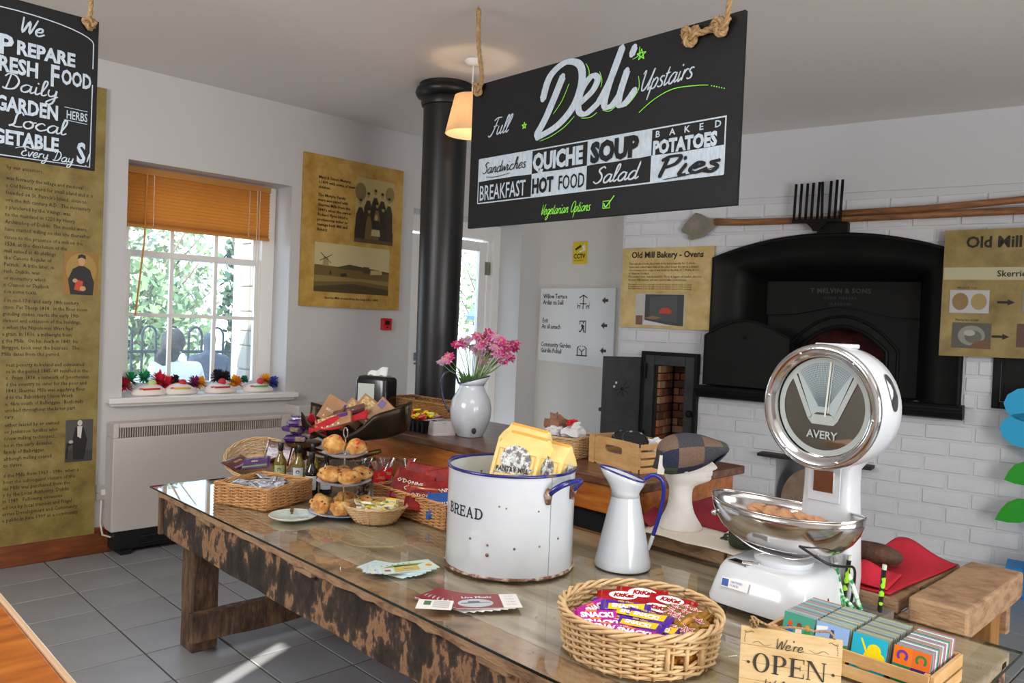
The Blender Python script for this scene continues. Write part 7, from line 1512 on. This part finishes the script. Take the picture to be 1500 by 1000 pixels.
def deco_red(o, L, W, t_):
    m = MB(); z = t_+.0004; mats = [col(h, .3) for h in ('8c2f33', 'b9c4cc', 'd9dde0', '5d6468')]
    m.cur = 0; m.add([(-L*.5, -W*.5, z), (L*.22, -W*.5, z), (L*.22, W*.5, z), (-L*.5, W*.5, z)], [(0, 1, 2, 3)])
    z += .0002; m.cur = 1; m.add([(-L*.18+L*.27*math.cos(q*PI/10), -W*.14+W*.30*math.sin(q*PI/10), z) for q in range(20)], [tuple(range(20))])
    z += .0002; m.cur = 3; m.add([(-L*.4, -W*.18, z), (L*.05, -W*.12, z), (L*.05, -W*.08, z), (-L*.4, -W*.12, z)], [(0, 1, 2, 3)]); m.add([(-L*.3, -W*.1, z), (-L*.1, -W*.1, z), (-L*.12, 0, z), (-L*.28, 0, z)], [(0, 1, 2, 3)])
    m.cur = 2; tflat(m, 'Live Music', -L*.14, W*.22, .022, z, res=1, off=.0008)
    m.cur = 3
    for q in range(4): tflat(m, 'Sat 8pm', L*.36, W*.3-q*W*.2, .009, z, res=1)
    m.build('printed_picture', mats, o)
for k in range(8): leaflet('event_leaflet', (1.565+.008*k, 1.83-.014*k, TT+k*.0016), math.radians(-44-36+k*6.5), .20, .115, cream, 'red and white event leaflet in the fan in front of the bread bin' if k < 7 else 'topmost red and white event leaflet of the fan in front of the bin', group='fanned event leaflets' if k < 7 else None, deco=deco_red)
def deco_txt(o, L, W, t_):
    m = MB()
    for q in range(7): m.box(-L*.05, L*.42, W*.34-q*W*.11, W*.37-q*W*.11, t_+.0003, t_+.0004)
    m.build('printed_text', col('8c8f94'), o); m = MB(); m.box(-L*.32, -L*.12, -W*.1, W*.35, t_+.0003, t_+.0005); m.build('printed_picture', col('4f7a58'), o)
leaflet('text_leaflet', (1.475, 1.80, TT+.014), math.radians(-46), .105, .075, cream, 'small white text leaflet lying on the left of the red event leaflets', deco=deco_txt)
# ================= big round basket with chocolate bars =================
KX, KY, KR = 1.728, 1.246, .204
gapz = (.655, .735, 4, 6)
kb = basket('sweets_basket', 'large round wicker basket full of chocolate bars at the front of the table', 'basket', (KX, KY, TZ), 0, ell(KR-.008, KR-.008), .105, 12, 30, .0046, .0068, WICKL(), flare=.014, rimr=.008, gap=gapz, rim_n=160)
m = MB(); 
for t in (.655, .695, .735): x, y = (KR+.004)*math.cos(2*PI*t), (KR+.004)*math.sin(2*PI*t); m.tube([(x, y, .03), (x, y, .085)], .0065, 8)
m.build('handle_stakes', WICKL(), kb, smooth=True)
m = MB(); m.lathe([(0, .010), (KR-.025, .010), (KR-.02, .045), (KR*.6, .058), (0, .062)], 40); tag(m.build('bar_filling', mat('mixed_gold_wrappers', '#8a5a1c', .3, .4, bump=.6, bscale=30, ramp=[(.35, '#5a3212'), (.5, '#b8791f'), (.62, '#d9a442'), (.7, '#6a2a6e')], vscale=22), loc=(KX, KY, TZ), smooth=True), 'lower layers of chocolate bars filling the big basket', 'chocolate bars')['kind'] = 'stuff'
RED = mat('red_foil', '#c0101a', .22, .25, coat=.5, bump=.5, bscale=18, var='#a00a14', vscale=14); MAG = mat('magenta_foil', '#c31fa0', .25, coat=.5, bump=.4, bscale=18); PUR = mat('purple_foil', '#4c1f92', .22, coat=.5, bump=.6, bscale=18, var='#5c2aa8', vscale=14); YEL = col('f0c81a', .3, 0, .4); GLD = mat('gold_foil', '#b07a26', .22, .6, coat=.4, bump=.6, bscale=22, var='#d9a850', vscale=18); WHT = col('f3f1f2', .4)
def P(L, W, H, m_, seed=0): return packet(L, W, H, m_, name='chocolate_bar', seed=seed)
def lett(o, s_, size, h, c_, y=0, xs=1, off=.0012, name='lettering', shear=0, x=0): m = MB(); tflat(m, s_, x, y, size, h, off=off, xs=xs, shear=shear); m.build(name, c_, o)
def redbar(): 
    o = P(.145, .052, .016, RED, 1); m = MB(); m.add([(.040*math.cos(q*PI/10), .017*math.sin(q*PI/10)+.003, .0168) for q in range(20)], [tuple(range(20))]); m.build('white_oval', WHT, o); lett(o, 'KitKat', .021, .0173, RED, y=-.004, shear=.3, name='lettering')
    m = MB(); m.box(-.06, .06, -.0265, -.0255, .002, .012); m.build('nutrition_panel', col('d9d2c0'), o); return o
def magbar():
    o = P(.13, .045, .016, MAG, 2); lett(o, 'SNACK!', .025, .0168, WHT, y=-.010, off=.0016); m = MB(); m.box(-.03, .0, .010, .015, .0163, .0168); m.build('orange_strip', col('e88a1c'), o); return o
def purbar():
    o = P(.135, .045, .016, PUR, 3); m = MB(); m.add([(x, y+.003*math.sin(40*x), .0166) for x, y in ((-.045, -.018), (.0, -.019), (.05, -.015), (.052, .012), (.0, .006), (-.045, .004))], [tuple(range(6))]); m.build('yellow_flash', YEL, o); lett(o, 'SNACK!', .020, .0174, WHT, y=-.012); lett(o, 'Milk Choc', .010, .0168, col('cbb46a'), y=.010, off=.0003, name='small_lettering'); return o
def gldbar():
    o = P(.12, .045, .020, GLD, 4); lett(o, 'Twix', .032, .0212, WHT, y=-.012, off=.0022, shear=.2, name='white_outline'); lett(o, 'Twix', .032, .0217, col('c2182a', .3), y=-.012, off=.0004, shear=.2); return o
protos = {'r': redbar(), 'm': magbar(), 'p': purbar(), 'g': gldbar()}; used = set()
# camera-right direction is about -44 deg
def kb_at(u, v, z): a = math.radians(-44); return (KX + u*math.cos(a) - v*math.sin(a), KY + u*math.sin(a) + v*math.cos(a), TZ+z)
bars = [('r', -.03, .125, .098, -8, 0, .5, 'red-wrapped chocolate bar at the back left of the big basket'), ('r', .03, .135, .105, -10, 0, .6, 'red-wrapped chocolate bar topmost at the back of the big basket'), ('r', .105, .085, .102, -28, 0, .5, 'red-wrapped chocolate bar at the back right of the big basket'), ('r', .005, .095, .085, -14, .1, .3, 'red-wrapped chocolate bar lying lower, its pale panel showing'),
 ('r', .065, .045, .092, -35, 0, .45, 'red-wrapped chocolate bar in the middle with a white oval showing'), ('r', .085, .065, .080, -32, 0, .2, 'red-wrapped chocolate bar tucked under the middle one'),
 ('m', -.125, -.012, .090, 4, 0, .5, 'magenta chocolate bar at the left rim of the big basket'), ('m', -.115, -.040, .080, -4, 0, .4, 'magenta chocolate bar second from the left rim'), ('m', -.09, -.07, .078, -10, 0, .35, 'magenta chocolate bar at the front left, under the rim'), ('m', -.125, .06, .088, 48, .4, .2, 'magenta chocolate bar standing on edge at the back left'), ('m', -.03, -.10, .078, -22, 0, .3, 'magenta chocolate bar at the front of the big basket'),
 ('p', -.06, .075, .088, -25, .1, .4, 'purple chocolate bar at the back left beside the red ones'), ('p', -.035, .040, .100, -14, .05, .45, 'purple and yellow chocolate bar on top in the middle left'), ('p', -.015, .005, .094, -24, 0, .35, 'purple and yellow chocolate bar in the centre of the basket'), ('p', .020, -.02, .096, -32, 0, .4, 'purple and yellow chocolate bar just right of the centre'), ('p', -.01, -.055, .086, -30, 0, .35, 'purple and yellow chocolate bar at the front centre'), ('p', .045, -.06, .080, -38, .1, .3, 'purple and yellow chocolate bar at the front right of the centre'), ('p', -.06, -.03, .082, -30, .1, .3, 'purple chocolate bar between the magenta and centre bars'), ('p', .02, .045, .08, -45, .2, .3, 'purple chocolate bar under the central red bar'), ('p', -.095, .035, .076, 20, .1, .2, 'purple chocolate bar lying low at the left'),
 ('g', .105, .005, .092, -62, 0, .45, 'gold-wrapped chocolate bar with large red lettering in the middle right'), ('g', .125, .035, .092, -50, 0, .4, 'gold-wrapped chocolate bar second from the right rim'), ('g', .155, .04, .094, -48, 0, .35, 'gold-wrapped chocolate bar nearest the right rim'), ('g', .135, -.03, .084, 20, .2, .3, 'gold-wrapped chocolate bar lying across the front right'), ('g', .10, -.075, .078, -10, .1, .2, 'gold-wrapped chocolate bar at the front right under the rim'), ('g', .165, -.01, .084, 50, .1, .2, 'gold-wrapped chocolate bar at the far right, end up')]
for kd, u, v, z, rz, rx, ry, lab in bars:
    if kd not in used: o = protos[kd]; used.add(kd)
    else: o = dup(protos[kd], (0, 0, 0))
    o.location = kb_at(u*.93, v*.93, z-.012); o.rotation_mode = 'XYZ'
    o.rotation_euler = (ry*.75+rx, 0, math.radians(-44+rz)); tag(o, lab, 'chocolate bar', {'r': 'red-wrapped bars', 'm': 'magenta bars', 'p': 'purple and yellow bars', 'g': 'gold-wrapped bars'}[kd])
# ================= OPEN sign =================
os_ = thing('open_sign', "small pale wooden hanging sign reading We're OPEN at the front table edge", 'sign', (1.692, .928, TZ+.003), math.radians(-62))
SW = mat('pale_sign_wood', '#dcbf8e', .6, bump=.05, bscale=30, stretch=(1.2, 1, 7), ramp=[(.3, '#cba873'), (.5, '#dcbf8e'), (.7, '#e8d0a4')], vscale=6, detail=7)
SH, SWd = .163, .222
for k in range(4): MB().box(0, SWd, 0, .009, k*SH/4+.0004, (k+1)*SH/4-.0004).build('board', SW, os_, bev=.0006)
dkp = mat('dark_print', '#3a352f', .7); m = MB()
serif(m, 'OPEN', .030, .062, .044, y=-.0012, wd=.26, thin=.05, gap=.13); script(m, "We're", .078, .122, .0125, .0024, y=-.0012, slant=.2, xs=1.15); script(m, 'Welcome', .055, .020, .014, .0026, y=-.0012, slant=.2, xs=1.1)
for x in (.020, .205): m.poly([(x+.0035*math.cos(q*PI/6), .082+.0035*math.sin(q*PI/6)) for q in range(12)], -.0012)
for s_, x0 in ((1, .028), (-1, .194)):
    for z in (.128, .030): ribbon(m, [(x0, z), (x0+s_*.012, z+.005), (x0+s_*.026, z-.002), (x0+s_*.042, z+.003)], .0011, -.0012)
for cx, cz, sx_, sz_ in ((.01, .153, 1, -1), (.212, .153, -1, -1)):
    for q in range(7): m.poly([(cx+sx_*(.003*q)+.0012*math.cos(a*PI/3), cz+sz_*.002*math.sin(q)+.0012*math.sin(a*PI/3)) for a in range(6)], -.0012); m.poly([(cx+.0012*math.cos(a*PI/3)+sx_*.001*math.sin(q), cz+sz_*(.004*q)+.0012*math.sin(a*PI/3)) for a in range(6)], -.0012)
m.build('lettering', dkp, os_)
m = MB(); rope_path(m, [(.035, .005, SH-.004), (.03, -.004, SH+.012), (.022, .004, SH+.026), (.045, .01, SH+.012), (.075, .014, SH+.004), (.12, .014, SH+.010), (.165, .010, SH+.010), (.195, .004, SH+.014), (.205, .004, SH-.002)], .0028, 220); knot(m, (.028, .004, SH+.010), .009, .003); m.build('rope', ROPE(), os_, smooth=True)
MB().box(.08, .14, .010, .07, 0, .02).build('back_stand', SW, os_)
# ================= crate of coasters =================
cr = thing('coaster_crate', 'light wooden slatted crate of glass coasters at the front right of the table', 'crate', (2.0, .61, TZ), 0)
CL_, CW_ = .40, .21
for z in (.003, .040): 
    MB().box(-.006, 0, 0, CL_, z, z+.030).build('slat', LW, cr, bev=.001); MB().box(CW_, CW_+.006, 0, CL_, z, z+.030).build('slat', LW, cr, bev=.001)
    MB().box(0, CW_, -.010, 0, z, z+.030).build('end_board', LW, cr, bev=.001); MB().box(0, CW_, CL_, CL_+.010, z, z+.030).build('end_board', LW, cr, bev=.001)
for x in (.002, CW_-.014):
    for y in (.002, CL_-.014): MB().box(x, x+.012, y, y+.012, 0, .07).build('corner_post', LW, cr)
MB().box(0, CW_, 0, CL_, 0, .003).build('bottom', LW, cr)
gle = mat('coaster_glass', '#8fa3a3', .08, coat=.5, alpha=1); cn_ = 0
def d_people(m, mats): 
    m.cur = mats('3f9a86'); m.poly([(0, .02), (.085, .02), (.085, .085), (0, .085)], -.0024)
    for x, c_, c2_ in ((.02, '2f63c0', 'c9502e'), (.045, 'e8e0d0', '7a3a2a'), (.068, '2f8a52', 'd8902e')): m.cur = mats(c_); m.poly([(x-.011, .015), (x-.008, .05), (x+.008, .05), (x+.011, .015)], -.0028); m.cur = mats(c2_); m.poly([(x+.007*math.cos(a), .057+.008*math.sin(a)) for a in [q*PI/4 for q in range(8)]], -.0030)
def d_mill(m, mats):
    m.cur = mats('8fb4e4'); m.poly([(0, .035), (.085, .035), (.085, .085), (0, .085)], -.0024); m.cur = mats('e9c81e'); m.poly([(0, 0), (.085, 0), (.085, .025), (0, .022)], -.0024); m.cur = mats('4f7a3a'); m.poly([(0, .022), (.085, .025), (.085, .045), (.05, .038), (0, .042)], -.0026)
    m.cur = mats('3c4a78'); m.poly([(.036, .035), (.039, .072), (.047, .072), (.050, .035)], -.0030); m.cur = mats('e8eef4'); m.poly([(.002, .06), (.03, .07), (.03, .078), (.0, .072)], -.0026)
def d_clover(m, mats):
    m.cur = mats('1fb2d0'); m.poly([(0, 0), (.085, 0), (.085, .085), (0, .085)], -.0024); m.cur = mats('f2da1a'); k = 0
    for x, z, r_ in ((.055, .052, .017), (.068, .036, .015), (.045, .036, .014)): k += 1; m.poly([(x+r_*math.cos(q*PI/8), z+r_*math.sin(q*PI/8)) for q in range(16)], -.0027-k*.0001)
    m.poly([(.02, .075), (.024, .076), (.043, .04), (.038, .038)], -.0031); m.cur = mats('f0b81a'); m.poly([(.035+.03*math.cos(q*PI/8), .016+.013*math.sin(q*PI/8)) for q in range(16)], -.0032)
def d_shoe(m, mats):
    for x, z, c_, c2_ in ((0, .0425, 'e8761e', '6a3aa0'), (.0425, .0425, 'e06a1a', '3a7a3a'), (0, 0, '1f7a5c', 'd8c41a'), (.0425, 0, '3c2a72', 'c02a6a')):
        m.cur = mats(c_); m.poly([(x, z), (x+.0425, z), (x+.0425, z+.0425), (x, z+.0425)], -.0024); m.cur = mats(c2_); o_ = []; i_ = []
        for q in range(9): a = -.9+q*(PI+1.8)/8*-1+PI+.9; 
        for q in range(11): a = math.radians(-50+q*28); o_.append((x+.021+.013*math.cos(a), z+.021+.013*math.sin(a))); i_.append((x+.021+.008*math.cos(a), z+.021+.008*math.sin(a)))
        ribbon(m, [((a[0]+b[0])/2, (a[1]+b[1])/2) for a, b in zip(o_, i_)], .006, -.0028, 1, False)
stacks = [(.335, d_people, 'coaster printed with three figures', ['2a7a8a', '8fb0c0', 'c05a3a'], 12), (.245, d_mill, 'coaster printed with a windmill tower and yellow field', ['5a6a6a', 'c8b84a', '9ab0b8'], 12), (.150, d_clover, 'coaster printed with a yellow clover on turquoise', ['9a9fa2', 'b8b04a', '6a5a50'], 12), (.050, d_shoe, 'coaster printed with four coloured horseshoe squares', ['e2e6ea', 'c05a80', 'f0f2f4', '3a6a5a', 'd86a2a'], 12)]
for si, (yy, dfn, lab, edge, n) in enumerate(stacks):
    for k in range(n):
        t = thing('coaster', (lab + ', front of its row in the crate') if k == 0 else ['second', 'third', 'fourth', 'fifth', 'sixth', 'seventh', 'eighth', 'ninth', 'tenth', 'eleventh', 'twelfth'][k-1] + ' coaster back, behind the ' + ['figures', 'windmill', 'clover', 'horseshoe'][si] + ' coaster in the crate', 'coaster', (2.014+k*.0148, .61+yy, TZ+.026), -PI/2+math.radians(0), None if k == 0 else 'coasters in crate row %s' % ['one', 'two', 'three', 'four'][si])
        t.rotation_euler = (math.radians(-14), 0, -PI/2)
        MB().box(-.0425+.0425-.0425, .0425, -.002, .002, 0, .085).build('glass_plate', gle if k else gle, t, bev=.001)
        if k == 0:
            mats = []; names = []
            def gm_(h):
                if h not in names: names.append(h); mats.append(col(h, .12, 0, .5))
                return names.index(h)
            m = MB(); m.M = Matrix.Translation((-.0425, 0, 0)); dfn(m, gm_); m.build('printed_picture', mats, t)
        else: MB().box(-.0421, .0421, .0021, .0085, .001, .0862).build('backing', col(edge[k % len(edge)], .4), t)
# ================= pencils =================
ph_ = thing('pencil_holder', 'dark low tray holding the patterned pencils behind the coaster crate', 'holder', (2.44, .95, TZ))
m = MB(); m.box(-.05, .09, -.07, .08, 0, .028); m.build('block', mat('dark_slate_block', '#4a4540', .7, bump=.5, bscale=40, var='#6b645a', vscale=16), ph_, bev=.004)
pm1 = mat('black_green_dots', '#15161a', .4, ramp=[(.47, '#121316'), (.53, '#121316'), (.56, '#86c81e'), (.6, '#9ad62a')], vscale=48, detail=0); pm2 = mat('green_white_leaf_print', '#dfe8df', .3, ramp=[(.42, '#2c8a4a'), (.5, '#8cc69a'), (.58, '#e6ece6')], vscale=60, detail=1); sv = mat('silver_sleeve', '#b9bcb8', .25, .6)
for lab, x, y, tx, ty, h, mt in [('black pencil with green dots standing upright beside the scale', 2.435, 1.0, .01, -.01, .165, pm1), ('black pencil with green dots standing at the right of the group', 2.475, .905, .01, -.005, .15, pm1), ('silver and green pencil leaning against the black one by the scale', 2.425, .985, .02, .05, .155, pm2), ('green and white pencil leaning left in the middle of the group', 2.455, .945, -.01, .05, .13, pm2), ('short green pencil crossing low in the middle of the group', 2.45, .955, -.02, .085, .085, pm2)]:
    t = thing('pencil', lab, 'pencil', (x, y, TZ+.010)); d = Vector((tx, ty, h)).normalized()
    MB().tube([tuple(d*.0), tuple(d*h*.98)], .0075, 8).build('barrel', mt, t, smooth=30); MB().tube([tuple(d*h*.97), tuple(d*(h+.012))], .0068, 8).build('end_cap', sv if mt is pm2 else col('c9d6c0', .4), t)
    if 'silver' in lab: MB().tube([tuple(d*h*.7+Vector((.0, .012, 0))), tuple(d*(h+.01)+Vector((0, .01, 0)))], .008, 8).build('silver_clip', sv, t)
# ================= craft pieces on the window sill =================
salt = mat('white_craft_clay', '#f0e6dc', .7, bump=.3, bscale=30)
def face(label, x, hair, eye, mouth, seed):
    rr = random.Random(seed); t = thing('clay_face', label, 'craft figure', (x, 5.67, 1.0225), 0, None)
    m = MB(); m.lathe([(0, 0), (.098, 0), (.105, .008), (.092, .028), (.06, .045), (.02, .052), (0, .052)], 28, sx=1, sy=.8); m.v = [(a*(1+.06*math.sin(5*a*10+seed)), b, c_*(1+.15*math.sin(12*a+seed))) for a, b, c_ in m.v]; m.build('clay_body', salt, t, smooth=True)
    MB().ball((.012, -.01, .062), (.026, .024, .020), 12, 8).build('ball_nose', col(eye, .4), t, smooth=True)
    m = MB(); m.tube(smooth_pts([(-.055, -.06, .034), (-.01, -.075, .036), (.04, -.066, .036)], 4), .009, 6, sq=.6); m.build('painted_mouth', col(mouth, .5), t, smooth=True)
    m = MB(); m.ball((-.06, -.045, .035), (.014, .012, .006), 8, 6); m.build('painted_cheek', col('e0607a', .5), t, smooth=True)
    for k, (dx, dz, c_, s_) in enumerate(hair):
        m = MB(); c0 = Vector((dx, .04, dz))
        for q in range(170):
            a, e = rr.uniform(0, 6.28), math.asin(rr.uniform(-.6, 1)); d = Vector((math.cos(a)*math.cos(e), math.sin(a)*math.cos(e)*.8, math.sin(e))); n_ = d.cross(Vector((.3, .2, 1))).normalized()*.0055
            m.add([c0-n_, c0+n_, c0+d*s_*rr.uniform(.8, 1.1)+n_*.6, c0+d*s_*rr.uniform(.8, 1.1)-n_*.6], [(0, 1, 2, 3)])
        m.build('wool_tuft', col(c_, .9), t, kind='stuff')
    t.scale = (1.15, 1.0, 1.3)
    return t
face('white clay face with green and red wool hair at the left of the sill', 2.02, [(-.13, .05, 'd3233f', .05), (-.10, .075, '1f9a62', .05), (-.02, .085, '1f9a62', .05), (.07, .07, 'd8203c', .06), (.12, .045, 'd8203c', .055)], 'c9dc8c', 'd0362a', 1)
face('white clay face with black and purple wool, second on the window sill', 2.23, [(-.02, .07, '232326', .035), (.10, .05, '8a1a6a', .05), (-.12, .03, 'c41a8a', .04)], 'c8283c', 'e0b63c', 2)
face('white clay face with a black wool cap and yellow wool, third on the sill', 2.52, [(-.11, .05, 'e8a01a', .045), (.0, .085, '1e1c22', .05), (.05, .08, '1e1c22', .045), (.11, .055, 'f0a81c', .045)], 'c8283c', 'b83040', 3)
face('white clay face with orange and blue wool at the right of the sill', 2.82, [(-.13, .05, 'e8781a', .04), (-.08, .065, '1f7a5c', .03), (.07, .06, 'f0a81c', .045), (.125, .04, '3a49b0', .05)], 'c83c44', '6ab05c', 4)
